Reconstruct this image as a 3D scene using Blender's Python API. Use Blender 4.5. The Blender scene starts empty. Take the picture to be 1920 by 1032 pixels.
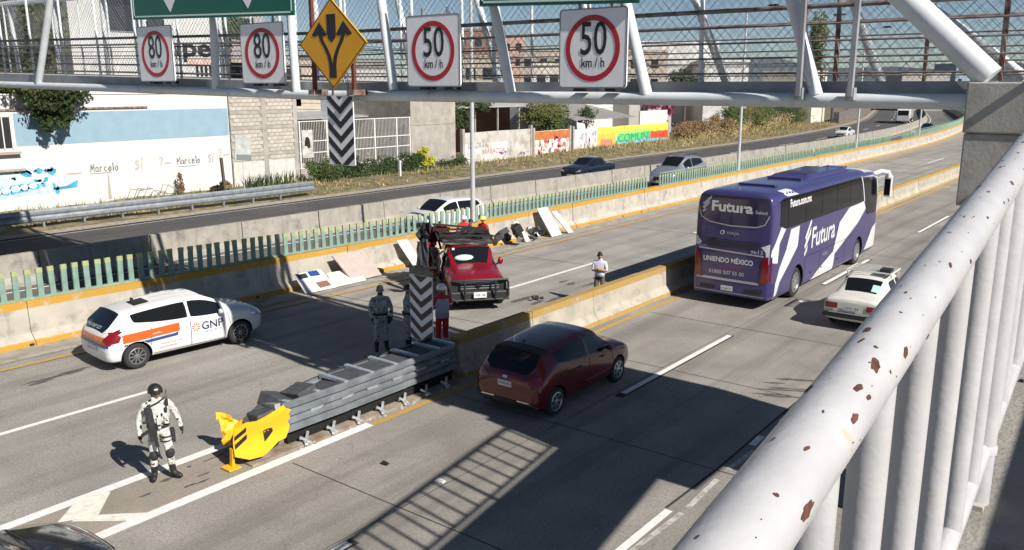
import bpy, bmesh, math, random
from mathutils import Vector, Matrix
from mathutils.bvhtree import BVHTree
random.seed(7)
SC = bpy.context.scene
COL = SC.collection
R = math.radians
# ---------------------------------------------------------------- camera, sky, sun, exposure
cd = bpy.data.cameras.new('camera'); cam = bpy.data.objects.new('camera', cd); COL.objects.link(cam)
SC.camera = cam
cd.sensor_width = 36; cd.lens = 30.0; cd.clip_start = 0.05; cd.clip_end = 6000
cam.location = (0, 0, 6.9)
_F = Vector((-0.59801943, 0.77132936, -0.21777002)); _R = Vector((0.79029638, 0.61272476, 0)); _U = _R.cross(_F)
cam.rotation_euler = Matrix((_R, _U, -_F)).transposed().to_euler()
W = bpy.data.worlds.new('World'); SC.world = W; W.use_nodes = True
nt = W.node_tree; bg = nt.nodes['Background']
sky = nt.nodes.new('ShaderNodeTexSky'); sky.sky_type = 'NISHITA'; sky.sun_disc = False
SUN_EL, SUN_ROT = 38.2, 98.0
sky.sun_elevation = R(SUN_EL); sky.sun_rotation = R(SUN_ROT)
sky.air_density = 1.0; sky.dust_density = 0.35; sky.ozone_density = 2.5; sky.altitude = 2100
nt.links.new(sky.outputs[0], bg.inputs[0]); bg.inputs[1].default_value = 0.05
sd = bpy.data.lights.new('sun', 'SUN'); sd.energy = 5.0; sd.angle = R(0.53); sd.color = (1.0, 0.945, 0.87)
sun = bpy.data.objects.new('sun', sd); COL.objects.link(sun)
_az = R(SUN_ROT); _s = Vector((math.sin(_az) * math.cos(R(SUN_EL)), math.cos(_az) * math.cos(R(SUN_EL)), math.sin(R(SUN_EL))))
sun.rotation_euler = _s.to_track_quat('Z', 'Y').to_euler()
SC.view_settings.view_transform = 'Standard'; SC.view_settings.look = 'None'
SC.view_settings.gamma = 1; SC.view_settings.exposure = 0.55; SC.view_settings.use_curve_mapping = False
SC.cycles.max_bounces = 6
# ---------------------------------------------------------------- helpers
def mat(name, col, rough=0.7, metal=0.0, var=0.0, scale=3.0, bump=0.0, bscale=40.0, col2=None, c2=(0.45, 0.6), c2scale=1.0, coat=0.0, emit=None, spec=0.5, detail=6):
    """principled material: base colour varied by noise, an optional second colour in patches, fine bump"""
    m = bpy.data.materials.new(name); m.use_nodes = True
    n = m.node_tree.nodes; l = m.node_tree.links; b = n['Principled BSDF']
    b.inputs['Roughness'].default_value = rough; b.inputs['Metallic'].default_value = metal
    b.inputs['Coat Weight'].default_value = coat; b.inputs['Coat Roughness'].default_value = 0.05
    b.inputs['Specular IOR Level'].default_value = spec
    c = (*col, 1); b.inputs['Base Color'].default_value = c
    tc = n.new('ShaderNodeTexCoord'); out = None
    if var > 0:
        nz = n.new('ShaderNodeTexNoise'); nz.inputs['Scale'].default_value = scale; nz.inputs['Detail'].default_value = detail
        l.new(tc.outputs['Object'], nz.inputs['Vector'])
        mx = n.new('ShaderNodeMix'); mx.data_type = 'RGBA'; mx.inputs['Factor'].default_value = 0.5
        rp = n.new('ShaderNodeMapRange'); rp.inputs[1].default_value = 0.3; rp.inputs[2].default_value = 0.7
        l.new(nz.outputs[0], rp.inputs[0]); l.new(rp.outputs[0], mx.inputs['Factor'])
        mx.inputs[6].default_value = tuple(max(0, x * (1 - var)) for x in col) + (1,)
        mx.inputs[7].default_value = tuple(min(1, x * (1 + var)) for x in col) + (1,)
        out = mx.outputs[2]
    if col2:
        nz = n.new('ShaderNodeTexNoise'); nz.inputs['Scale'].default_value = c2scale; nz.inputs['Detail'].default_value = 8; nz.inputs['Roughness'].default_value = .65
        l.new(tc.outputs['Object'], nz.inputs['Vector'])
        rp = n.new('ShaderNodeMapRange'); rp.inputs[1].default_value = c2[0]; rp.inputs[2].default_value = c2[1]
        l.new(nz.outputs[0], rp.inputs[0])
        mx = n.new('ShaderNodeMix'); mx.data_type = 'RGBA'; l.new(rp.outputs[0], mx.inputs['Factor'])
        if out: l.new(out, mx.inputs[6])
        else: mx.inputs[6].default_value = c
        mx.inputs[7].default_value = (*col2, 1); out = mx.outputs[2]
    if out: l.new(out, b.inputs['Base Color'])
    if bump > 0:
        nz = n.new('ShaderNodeTexNoise'); nz.inputs['Scale'].default_value = bscale; nz.inputs['Detail'].default_value = 4
        l.new(tc.outputs['Object'], nz.inputs['Vector'])
        bp = n.new('ShaderNodeBump'); bp.inputs['Strength'].default_value = bump; bp.inputs['Distance'].default_value = 0.02
        l.new(nz.outputs[0], bp.inputs['Height']); l.new(bp.outputs[0], b.inputs['Normal'])
    if emit:
        b.inputs['Emission Color'].default_value = (*emit[0], 1); b.inputs['Emission Strength'].default_value = emit[1]
    return m

class MB:
    """collects shapes and links them as ONE mesh object"""
    def __init__(s): s.v = []; s.f = []; s.m = []
    def face(s, pts, mi=0):
        k = len(s.v); s.v += [tuple(p) for p in pts]; s.f.append(tuple(range(k, k + len(pts)))); s.m.append(mi)
    def box(s, x0, x1, y0, y1, z0, z1, mi=0):
        s.hexa([(x0, y0, z0), (x1, y0, z0), (x1, y1, z0), (x0, y1, z0), (x0, y0, z1), (x1, y0, z1), (x1, y1, z1), (x0, y1, z1)], mi); return s
    def hexa(s, p, mi=0):
        k = len(s.v); s.v += [tuple(q) for q in p]
        for f in ((0, 3, 2, 1), (4, 5, 6, 7), (0, 1, 5, 4), (1, 2, 6, 5), (2, 3, 7, 6), (3, 0, 4, 7)):
            s.f.append(tuple(k + i for i in f)); s.m.append(mi)
        return s
    def bar(s, a, b, w, h=None, mi=0, up=(0, 0, 1)):
        """rectangular bar from a to b, width w (sideways) and height h"""
        a = Vector(a); b = Vector(b); h = h or w; d = (b - a).normalized(); u = Vector(up)
        if abs(d.dot(u)) > .97: u = Vector((0, 1, 0))
        sd_ = d.cross(u).normalized(); u = sd_.cross(d)
        x = sd_ * w / 2; z = u * h / 2
        return s.hexa([a - x - z, a + x - z, b + x - z, b - x - z, a - x + z, a + x + z, b + x + z, b - x + z], mi)
    def tube(s, path, r, n=10, mi=0, cap=True):
        path = [Vector(p) for p in path]; rs = r if isinstance(r, (list, tuple)) else [r] * len(path)
        k = len(s.v); ref = None
        for i, p in enumerate(path):
            d = ((path[min(i + 1, len(path) - 1)] - path[max(i - 1, 0)])).normalized()
            if ref is None: ref = Vector((0, 0, 1)) if abs(d.z) < .9 else Vector((0, 1, 0))
            a = d.cross(ref).normalized(); b = a.cross(d); 
            for j in range(n):
                t = 2 * math.pi * j / n; q = p + (a * math.cos(t) + b * math.sin(t)) * rs[i]; s.v.append(tuple(q))
        for i in range(len(path) - 1):
            for j in range(n):
                a0 = k + i * n + j; a1 = k + i * n + (j + 1) % n
                s.f.append((a0, a1, a1 + n, a0 + n)); s.m.append(mi)
        if cap:
            s.f.append(tuple(k + j for j in reversed(range(n)))); s.m.append(mi)
            e = k + (len(path) - 1) * n; s.f.append(tuple(e + j for j in range(n))); s.m.append(mi)
        return s
    def prism(s, poly, axis, a, b, mi=0):
        """extrude a 2-D polygon along axis from a to b; poly coords are the other two axes in order"""
        def P(u, v, w): return {'x': (w, u, v), 'y': (u, w, v), 'z': (u, v, w)}[axis]
        k = len(s.v); n = len(poly)
        s.v += [P(u, v, a) for u, v in poly] + [P(u, v, b) for u, v in poly]
        s.f.append(tuple(k + i for i in range(n))); s.m.append(mi)
        s.f.append(tuple(k + n + i for i in reversed(range(n)))); s.m.append(mi)
        for i in range(n):
            j = (i + 1) % n; s.f.append((k + i, k + n + i, k + n + j, k + j)); s.m.append(mi)
        return s
    def lathe(s, prof, n=20, axis='z', c=(0, 0, 0), mi=0, cap=True, sc=(1, 1)):
        """prof: (radius, height) pairs, closed by end fans"""
        k = len(s.v); c = Vector(c)
        for r, h in prof:
            for j in range(n):
                t = 2 * math.pi * j / n; a, b = r * math.cos(t) * sc[0], r * math.sin(t) * sc[1]
                s.v.append(tuple(c + Vector({'z': (a, b, h), 'x': (h, a, b), 'y': (a, h, b)}[axis])))
        for i in range(len(prof) - 1):
            for j in range(n):
                a0 = k + i * n + j; a1 = k + i * n + (j + 1) % n; s.f.append((a0, a1, a1 + n, a0 + n)); s.m.append(mi)
        if not cap: return s
        s.f.append(tuple(k + j for j in reversed(range(n)))); s.m.append(mi)
        e = k + (len(prof) - 1) * n; s.f.append(tuple(e + j for j in range(n))); s.m.append(mi)
        return s
    def ball(s, c, r, n=8, m_=6, mi=0):
        c = Vector(c); r = Vector((r, r, r)) if not hasattr(r, '__len__') else Vector(r)
        k = len(s.v)
        for i in range(m_ + 1):
            p = math.pi * i / m_
            for j in range(n):
                t = 2 * math.pi * j / n
                s.v.append((c.x + r.x * math.sin(p) * math.cos(t), c.y + r.y * math.sin(p) * math.sin(t), c.z + r.z * math.cos(p)))
        for i in range(m_):
            for j in range(n):
                a0 = k + i * n + j; a1 = k + i * n + (j + 1) % n; s.f.append((a0, a0 + n, a1 + n, a1)); s.m.append(mi)
        return s
    def mesh(s, name, mats, off=(0, 0, 0), fix=True):
        me = bpy.data.meshes.new(name); o = Vector(off)
        me.from_pydata([tuple(Vector(p) - o) for p in s.v], [], s.f)
        for m in (mats if isinstance(mats, (list, tuple)) else [mats]): me.materials.append(m)
        if any(s.m): me.polygons.foreach_set('material_index', s.m)
        if fix:
            b = bmesh.new(); b.from_mesh(me); bmesh.ops.remove_doubles(b, verts=b.verts, dist=1e-5); bmesh.ops.recalc_face_normals(b, faces=b.faces); b.to_mesh(me); b.free()
        me.update(); return me
    def build(s, name, mats, parent=None, smooth=False, world=False, bevel=0, **k):
        off = parent.location if (parent is not None and world) else (0, 0, 0)
        me = s.mesh(name, mats, off)
        o = bpy.data.objects.new(name, me); COL.objects.link(o)
        if parent is not None: o.parent = parent
        if smooth: smoothen(me)
        if bevel:
            md = o.modifiers.new('bevel', 'BEVEL'); md.width = bevel; md.segments = 2; md.limit_method = 'ANGLE'
        for q in k: o[q] = k[q]
        return o
def smoothen(me, ang=38):
    me.polygons.foreach_set('use_smooth', [True] * len(me.polygons))
    b = bmesh.new(); b.from_mesh(me); lim = R(ang)
    for e in b.edges:
        if len(e.link_faces) == 2 and e.calc_face_angle(0) > lim: e.smooth = False
    b.to_mesh(me); b.free()
def thing(name, label, cat, loc=(0, 0, 0), rz=0, group=None):
    o = bpy.data.objects.new(name, None); COL.objects.link(o); o.location = loc; o.rotation_euler = (0, 0, rz)
    o.empty_display_size = .2
    o['label'] = label; o['category'] = cat
    if group: o['group'] = group
    return o
def tag(o, label, cat, group=None):
    o['label'] = label; o['category'] = cat
    if group: o['group'] = group
    return o
def struct(o): o['kind'] = 'structure'; return o
def stuff(o): o['kind'] = 'stuff'; return o
def sstep(t): t = max(0, min(1, t)); return t * t * (3 - 2 * t)
def inst(name, me, parent=None, loc=(0, 0, 0), rot=(0, 0, 0), sc=(1, 1, 1)):
    o = bpy.data.objects.new(name, me); COL.objects.link(o); o.parent = parent; o.location = loc; o.rotation_euler = rot; o.scale = sc
    return o
def copy_tree(o, parent=None):
    c = o.copy(); COL.objects.link(c); c.parent = parent
    for ch in list(o.children): copy_tree(ch, c)
    return c
def text_bm(s, size=1.0, bold=0.0, xs=1.0, shear=0.0, align='LEFT'):
    cu = bpy.data.curves.new('t', 'FONT'); cu.body = s; cu.size = size; cu.offset = bold; cu.shear = shear; cu.align_x = align; cu.resolution_u = 3
    ob = bpy.data.objects.new('t', cu); COL.objects.link(ob); dg = bpy.context.evaluated_depsgraph_get()
    me = bpy.data.meshes.new_from_object(ob.evaluated_get(dg)); bm = bmesh.new(); bm.from_mesh(me)
    for v in bm.verts: v.co.x *= xs
    bpy.data.objects.remove(ob); bpy.data.curves.remove(cu); bpy.data.meshes.remove(me)
    return bm
def put_text(s, name, m, parent, origin, xdir, updir, size, width=None, bold=0.0, shear=0.0, align='LEFT', world=False):
    """flat lettering placed in a plane; width fits the whole line"""
    bm = text_bm(s, size, bold, 1.0, shear, align)
    if width:
        xs = [v.co.x for v in bm.verts]; k = width / (max(xs) - min(xs))
        for v in bm.verts: v.co.x *= k
    X = Vector(xdir).normalized(); U = Vector(updir).normalized(); O = Vector(origin) - (parent.location if (parent and world) else Vector())
    for v in bm.verts: v.co = O + X * v.co.x + U * v.co.y
    me = bpy.data.meshes.new(name); bm.to_mesh(me); bm.free(); me.materials.append(m)
    o = bpy.data.objects.new(name, me); COL.objects.link(o); o.parent = parent
    return o
def sstep(t): t = max(0, min(1, t)); return t * t * (3 - 2 * t)
def shift(y):
    """the motorway bends gently to the left far away"""
    y = max(0, y - 90); return -0.0011 * y * y if y < 110 else -0.0011 * 110 * 110 - .242 * (y - 110)
def lbx(y): return -23.0 - 0.85 * sstep((26 - y) / 20) + shift(y)
def sbx(y): return -30.3 - 1.3 * sstep((70 - y) / 40) + shift(y)
def ysteps(y0, y1, far=False):
    out = [y0]
    while out[-1] < y1: out.append(min(y1, out[-1] + (2 if out[-1] < 60 else 5 if out[-1] < 200 else 20)))
    return out
def strip(mb, fx0, fx1, y0, y1, z, mi=0):
    ys = ysteps(y0, y1); k = len(mb.v)
    for y in ys:
        mb.v.append((fx0(y), y, z)); mb.v.append((fx1(y), y, z))
    for i in range(len(ys) - 1):
        a = k + 2 * i; mb.f.append((a, a + 1, a + 3, a + 2)); mb.m.append(mi)
def sx(x): return lambda y: x + shift(y)
# ---------------------------------------------------------------- materials of the setting
def road_mat(name, base, dark, speck=0.5, slab=None, track=None, warm=None):
    m = bpy.data.materials.new(name); m.use_nodes = True; n = m.node_tree.nodes; l = m.node_tree.links; b = n['Principled BSDF']
    b.inputs['Roughness'].default_value = .85
    tc = n.new('ShaderNodeTexCoord')
    def noise(sc, det=6, vec=None, ro=.6):
        z = n.new('ShaderNodeTexNoise'); z.inputs['Scale'].default_value = sc; z.inputs['Detail'].default_value = det; z.inputs['Roughness'].default_value = ro
        l.new(vec or tc.outputs['Object'], z.inputs['Vector']); return z.outputs[0]
    def rng(s, a, c, lo=0., hi=1.):
        r_ = n.new('ShaderNodeMapRange'); r_.inputs[1].default_value = a; r_.inputs[2].default_value = c; r_.inputs[3].default_value = lo; r_.inputs[4].default_value = hi; l.new(s, r_.inputs[0]); return r_.outputs[0]
    def mix(f, a, c):
        x = n.new('ShaderNodeMix'); x.data_type = 'RGBA'
        if isinstance(f, float): x.inputs['Factor'].default_value = f
        else: l.new(f, x.inputs['Factor'])
        for i, q in ((6, a), (7, c)):
            if isinstance(q, tuple): x.inputs[i].default_value = (*q, 1)
            else: l.new(q, x.inputs[i])
        return x.outputs[2]
    c = mix(rng(noise(.35, 5), .35, .65), tuple(x * .74 for x in base), tuple(x * 1.14 for x in base))
    # stretched traffic streaks along the road
    mp = n.new('ShaderNodeMapping'); mp.inputs['Scale'].default_value = (1.6, .06, 1); l.new(tc.outputs['Object'], mp.inputs[0])
    c = mix(rng(noise(1.0, 6, mp.outputs[0]), .46, .70, 0, .6), c, dark)
    # dark patches of oil and rubber
    mp2 = n.new('ShaderNodeMapping'); mp2.inputs['Scale'].default_value = (1, .35, 1); l.new(tc.outputs['Object'], mp2.inputs[0])
    c = mix(rng(noise(.9, 9, mp2.outputs[0], .75), .60, .74, 0, .55), c, dark)
    # aggregate specks
    c = mix(rng(noise(24, 2, None, .8), .47, .57, 0, speck), c, tuple(x * .42 for x in base))
    c = mix(rng(noise(15, 3, None, .8), .60, .72, 0, .5), c, tuple(min(1, x * 1.5) for x in base))
    # coarse worn aggregate in uneven zones
    zone = rng(noise(.5, 4), .42, .60); co = rng(noise(10.5, 4, None, .85), .53, .60, 0, speck * 1.1)
    mu = n.new('ShaderNodeMath'); mu.operation = 'MULTIPLY'; l.new(zone, mu.inputs[0]); l.new(co, mu.inputs[1])
    c = mix(mu.outputs[0], c, tuple(x * .42 for x in base))
    # sealed patches
    vp = n.new('ShaderNodeTexVoronoi'); vp.inputs['Scale'].default_value = .16; l.new(mp2.outputs[0], vp.inputs['Vector'])
    sc_ = n.new('ShaderNodeSeparateColor'); l.new(vp.outputs['Color'], sc_.inputs[0])
    c = mix(rng(sc_.outputs[0], .55, .95, 0, .36), c, tuple(x * .55 for x in base))
    # fine cracks
    vo = n.new('ShaderNodeTexVoronoi'); vo.feature = 'DISTANCE_TO_EDGE'; vo.inputs['Scale'].default_value = .22
    mv = n.new('ShaderNodeVectorMath'); mv.operation = 'ADD'; nz = n.new('ShaderNodeTexNoise'); nz.inputs['Scale'].default_value = 1.3; l.new(tc.outputs['Object'], nz.inputs['Vector'])
    l.new(tc.outputs['Object'], mv.inputs[0]); l.new(nz.outputs[1], mv.inputs[1]); l.new(mv.outputs[0], vo.inputs['Vector'])
    c = mix(rng(vo.outputs[0], .0, .004, .35, 0), c, tuple(x * .35 for x in base))
    l.new(c, b.inputs['Base Color'])
    bp = n.new('ShaderNodeBump'); bp.inputs['Strength'].default_value = .8; bp.inputs['Distance'].default_value = .02
    l.new(noise(38, 3, None, .8), bp.inputs['Height']); l.new(bp.outputs[0], b.inputs['Normal'])
    return m
def paint_mat(name, col, under, wear=.5, sc=3.):
    """road or wall paint that has worn through to what is under it"""
    return mat(name, col, .75, var=.12, scale=8, col2=under, c2=(wear, wear + .16), c2scale=sc, bump=.3, bscale=50)
C_ASPH = (.37, .35, .318); C_CONC = (.315, .293, .262)
m_road_l = road_mat('worn_asphalt', C_ASPH, (.14, .13, .12), .55)
m_road_r = road_mat('concrete_slab', C_CONC, (.115, .105, .095), .42)
m_road_far = road_mat('dark_asphalt', (.085, .08, .078), (.04, .038, .038), .3)
m_gore = road_mat('stained_concrete', (.36, .315, .26), (.29, .245, .19), .3)
m_white = paint_mat('white_road_paint', (.70, .69, .66), (.30, .28, .25), .62, 6)
m_oldwhite = paint_mat('worn_white_paint', (.46, .44, .41), (.25, .23, .2), .48, 5)
m_yellow = paint_mat('yellow_road_paint', (.42, .255, .06), (.28, .24, .18), .54, 5)
m_joint = mat('joint_tar', (.035, .033, .03), .9)
m_dirt = mat('dirt', (.17, .13, .085), .95, var=.35, scale=1.2, bump=.6, bscale=12, col2=(.10, .09, .045), c2=(.5, .62), c2scale=.8)
m_steel = mat('galvanized_steel', (.27, .295, .32), .45, metal=.5, var=.2, scale=4, bump=.05, bscale=30, col2=(.22, .21, .20), c2=(.62, .72), c2scale=3)
m_gtube = mat('grey_white_painted_tube', (.60, .635, .65), .42, var=.10, scale=2.5, col2=(.36, .37, .37), c2=(.58, .72), c2scale=2)
m_rail = mat('white_painted_steel', (.44, .435, .44), .38, var=.07, scale=9, coat=.15, bump=.10, bscale=35, col2=(.44, .36, .24), c2=(.66, .74), c2scale=9)
m_chip = mat('rust_chip', (.085, .032, .02), .9, var=.5, scale=60)
m_rust = mat('rusty_steel', (.24, .20, .17), .8, var=.25, scale=9, col2=(.13, .05, .028), c2=(.45, .58), c2scale=7)
m_rail_steel = mat('weathered_handrail', (.17, .155, .15), .7, var=.25, scale=9, col2=(.12, .06, .045), c2=(.5, .62), c2scale=5)
m_black = mat('black', (.012, .012, .013), .6)
m_signback = mat('sign_grey_metal', (.28, .29, .30), .5, metal=.5)

def barrier_mat(name, z_lo, z_hi, conc=(.37, .335, .275), toe=True, band=True):
    m = mat(name, conc, .85, var=.14, scale=1.6, bump=.4, bscale=25, col2=tuple(x * .45 for x in conc), c2=(.52, .76), c2scale=1.9)
    n = m.node_tree.nodes; l = m.node_tree.links; b = n['Principled BSDF']; src = b.inputs['Base Color'].links[0].from_socket
    tc = n.new('ShaderNodeTexCoord'); sp = n.new('ShaderNodeSeparateXYZ'); l.new(tc.outputs['Object'], sp.inputs[0])
    # rain streaks
    mp = n.new('ShaderNodeMapping'); mp.inputs['Scale'].default_value = (3, 3, .25); l.new(tc.outputs['Object'], mp.inputs[0])
    sz = n.new('ShaderNodeTexNoise'); sz.inputs['Scale'].default_value = 1.3; sz.inputs['Detail'].default_value = 5; l.new(mp.outputs[0], sz.inputs['Vector'])
    sr = n.new('ShaderNodeMapRange'); sr.inputs[1].default_value = .58; sr.inputs[2].default_value = .72; sr.inputs[4].default_value = .4; l.new(sz.outputs[0], sr.inputs[0])
    sm = n.new('ShaderNodeMix'); sm.data_type = 'RGBA'; l.new(sr.outputs[0], sm.inputs['Factor']); l.new(src, sm.inputs[6]); sm.inputs[7].default_value = (*[x * .45 for x in conc], 1); src = sm.outputs[2]
    nz = n.new('ShaderNodeTexNoise'); nz.inputs['Scale'].default_value = 5; nz.inputs['Detail'].default_value = 6; l.new(tc.outputs['Object'], nz.inputs['Vector'])
    ad = n.new('ShaderNodeMath'); ad.operation = 'MULTIPLY_ADD'; l.new(nz.outputs[0], ad.inputs[0]); ad.inputs[1].default_value = .06; l.new(sp.outputs[2], ad.inputs[2])
    wr = n.new('ShaderNodeTexNoise'); wr.inputs['Scale'].default_value = 2.5; wr.inputs['Detail'].default_value = 10; wr.inputs['Roughness'].default_value = .75; l.new(tc.outputs['Object'], wr.inputs['Vector'])
    wm = n.new('ShaderNodeMapRange'); wm.inputs[1].default_value = .55; wm.inputs[2].default_value = .66; wm.inputs[3].default_value = 1; wm.inputs[4].default_value = .12; l.new(wr.outputs[0], wm.inputs[0])
    def band_f(op, z):
        c = n.new('ShaderNodeMath'); c.operation = op; l.new(ad.outputs[0], c.inputs[0]); c.inputs[1].default_value = z
        k = n.new('ShaderNodeMath'); k.operation = 'MULTIPLY'; l.new(c.outputs[0], k.inputs[0]); l.new(wm.outputs[0], k.inputs[1]); return k.outputs[0]
    for use, op, z in ((toe, 'LESS_THAN', z_lo + .03), (band, 'GREATER_THAN', z_hi + .03)):
        if not use: continue
        x = n.new('ShaderNodeMix'); x.data_type = 'RGBA'; l.new(band_f(op, z), x.inputs['Factor']); l.new(src, x.inputs[6]); x.inputs[7].default_value = (.42, .235, .035, 1) if name != 'median_concrete' else (.33, .215, .065, 1); src = x.outputs[2]
    l.new(src, b.inputs['Base Color']); return m
# ---------------------------------------------------------------- ground and roads
g = MB(); g.face([(-900, -400, -.06), (500, -400, -.06), (500, 3000, -.06), (-900, 3000, -.06)])
struct(g.build('ground', m_dirt))
r_ = MB(); strip(r_, lambda y: lbx(y), sx(-12.98), -40, 520, 0); struct(r_.build('inner_carriageway', m_road_l))
r_ = MB(); strip(r_, sx(-12.98), sx(6), -40, 520, 0); struct(r_.build('outer_carriageway', m_road_r))
r_ = MB(); strip(r_, lambda y: sbx(y), lambda y: lbx(y), -40, 520, 0); struct(r_.build('service_road', road_mat('service_asphalt', (.16, .15, .14), (.07, .068, .065), .4)))
r_ = MB(); strip(r_, sx(-41.6), lambda y: sbx(y), -40, 520, 0); struct(r_.build('far_road', m_road_far))
r_ = MB(); strip(r_, sx(-42.6), sx(-41.6), -40, 520, .03); struct(r_.build('road_shoulder', mat('pale_gravel', (.30, .27, .22), .95, var=.3, scale=4, bump=.5, bscale=30)))
# verge: a bumpy sheet between shoulder and walls
vg = MB(); ys = [-40 + i * 1.5 for i in range(160)]; xsv = [-42.6, -43.6, -44.8, -46, -47.2, -48.4, -49.6, -56]
random.seed(3); gz = {}
for j, y in enumerate(ys):
    for i, x in enumerate(xsv):
        h = 0.02 if i in (0,) else (.05 + random.random() * .16 + (.25 * sstep((y - 60) / 25)) * sstep((i) / 3))
        vg.v.append((x + shift(y), y, h))
for j in range(len(ys) - 1):
    for i in range(len(xsv) - 1):
        a = j * len(xsv) + i; vg.f.append((a, a + 1, a + 1 + len(xsv), a + len(xsv))); vg.m.append(0)
m_verge = mat('dry_grass_soil', (.20, .155, .085), .95, var=.4, scale=2.2, bump=.8, bscale=9, col2=(.085, .09, .035), c2=(.46, .6), c2scale=.7)
o = vg.build('verge', m_verge, smooth=True); struct(o)
# gutter strip beside the inner barrier and worn concrete strip
r_ = MB(); strip(r_, lambda y: lbx(y), lambda y: lbx(y) + 1.05, -40, 300, .012); struct(r_.build('gutter', mat('gutter_concrete', (.30, .275, .235), .9, var=.2, scale=2, bump=.5, bscale=20, col2=(.2, .18, .15), c2=(.5, .66), c2scale=2.5)))
# gore surface
r_ = MB(); r_.face([(-14.0, -12, .004), (-12.55, -12, .004), (-12.5, 15, .004), (-14.0, 15, .004)]); struct(r_.build('gore_pavement', m_gore))
# painted markings, each run of one colour a sheet of its own
def line(name, fx, w, runs, m, z=.008):
    b = MB()
    for y0, y1 in runs: strip(b, lambda y: fx(y) - w / 2, lambda y: fx(y) + w / 2, y0, y1, z)
    return struct(b.build(name, m))
line('yellow_edge_line', lambda y: lbx(y) + 1.5 + .1 * sstep((30 - y) / 20), .17, [(-20, 520)], m_yellow, .018)
line('lane_dashes', lambda y: -17.72 - .33 * sstep((20 - y) / 14) + shift(y), .15, [(-4.5 + 14.3 * k + (-.3 if k == 1 else 0), 1.3 + 14.3 * k) for k in range(-1, 0)] + [(3.0, 9.55), (22.7, 28.2), (37, 42.5), (51, 56.5), (65.5, 71), (83.9, 90.4), (101, 107), (116, 122), (131, 137)], m_white)
line('lane_dashes_right', lambda y: -9.3 + shift(y), .15, [(2.2, 7.9), (16.15, 22.0), (30.0, 35.5), (43.7, 50.3), (58, 64), (72, 78), (86, 92), (100, 106)], m_white)
line('dash_outline', lambda y: -9.28 + shift(y), .22, [(2.2, 8.0), (15.9, 22.05), (29.9, 35.6), (43.6, 50.4)], m_joint, .0055)
line('right_lane_line', lambda y: -5.86 + .05 * math.sin(y), .14, [(8.0, 11.85), (15.2, 15.75), (24, 30)], m_white)
line('right_lane_shadow_line', lambda y: -5.95 + .03 * math.sin(y), .05, [(11.9, 23.5)], m_joint, .0055)  # dark shadow line along the lane, painted as a tar-coloured strip
line('right_lane_line_worn', lambda y: -5.72 + .04 * math.sin(y * 1.7), .10, [(8.0, 11.9), (12.1, 13.4), (13.9, 15.0), (24, 30)], m_oldwhite, .006)
line('median_yellow_line', lambda y: -12.47 + shift(y), .16, [(11.35, 400)], m_yellow)
line('gore_line_right', lambda y: -12.54, .24, [(-12, 11.35)], m_white)
line('gore_line_left', lambda y: -14.0, .23, [(-12, 9.2)], m_white, .009)
r_ = MB()
r_.hexa([(-14.05, 6.05, .004), (-13.85, 6.5, .004), (-13.2, 5.95, .004), (-13.5, 5.45, .004), (-14.05, 6.05, .013), (-13.85, 6.5, .013), (-13.2, 5.95, .013), (-13.5, 5.45, .013)])
r_.hexa([(-13.35, 5.60, .004), (-13.28, 5.90, .004), (-12.62, 6.52, .004), (-12.58, 6.24, .004), (-13.35, 5.60, .0135), (-13.28, 5.90, .0135), (-12.62, 6.52, .0135), (-12.58, 6.24, .0135)])
struct(r_.build('gore_chevron', paint_mat('faded_chevron_paint', (.68, .66, .58), (.35, .3, .24), .55, 5)))
# slab joints across the outer carriageway
jb = MB()
for k in range(-3, 30):
    y = 4.6 + 4.57 * k; jb.face([(-12.3, y, .005), (2, y, .005), (2, y + .022, .005), (-12.3, y + .022, .005)])
for k in range(1, 9):
    y = 9.2 + 9.1 * k; jb.face([(-22, y, .005), (-13.6, y + .5, .005), (-13.6, y + .53, .005), (-22, y + .03, .005)])
jb.face([(-9.47, 3, .005), (-9.455, 3, .005), (-9.455, 60, .005), (-9.47, 60, .005)])
struct(jb.build('slab_joints', m_joint))
# wall dashes of the far road
line('far_road_dashes', lambda y: -36.6 + shift(y), .13, [(14 * k, 14 * k + 5) for k in range(0, 18)], m_white)
line('far_road_edge_line', lambda y: -41.2 + shift(y), .13, [(-20, 300)], m_oldwhite)
line('service_edge_line', lambda y: sbx(y) + .9, .12, [(-20, 300)], m_white)
# ---------------------------------------------------------------- barriers
def barrier(name, label, path, prof, seg, y0, y1, m, gap=.016, group=None):
    """prof: list of (dx, z) around the section; segments are single parts"""
    t = thing(name, label, 'barrier', (path(y0), y0, 0), group=group); y = y0; rnd = random.Random(5)
    while y < y1 - .5:
        e = min(y + seg, y1); b = MB(); k = 0; n = len(prof); st = [y + gap / 2, (y + e) / 2, e - gap / 2]
        dz = rnd.uniform(-.012, .012); dx = rnd.uniform(-.012, .012)
        for yy in st:
            for px, pz in prof: b.v.append((path(yy) + px + dx, yy, max(0, pz + (dz if pz > .5 else 0))))
        for i in range(2):
            for j in range(n):
                b.f.append((i * n + j, i * n + (j + 1) % n, (i + 1) * n + (j + 1) % n, (i + 1) * n + j)); b.m.append(0)
        b.f.append(tuple(range(n))); b.m.append(0); b.f.append(tuple(reversed(range(2 * n, 3 * n)))); b.m.append(0)
        b.build('segment', m, t, world=True)
        if y > 120: seg = 12
        y = e
    return t
NJ = [(.42, 0), (.42, .10), (.20, .34), (.13, .9), (-.13, .9), (-.20, .34), (-.42, .10), (-.42, 0)]
med = barrier('median_barrier', 'sunlit concrete median barrier with yellow top and toe between the two carriageways', lambda y: -13.17 + shift(y), [(.36, 0), (.34, .12), (.17, .33), (.12, .98), (-.12, .98), (-.17, .33), (-.34, .12), (-.36, 0)], 3.0, 14.7, 330, barrier_mat('median_concrete', .13, .80))
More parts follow.
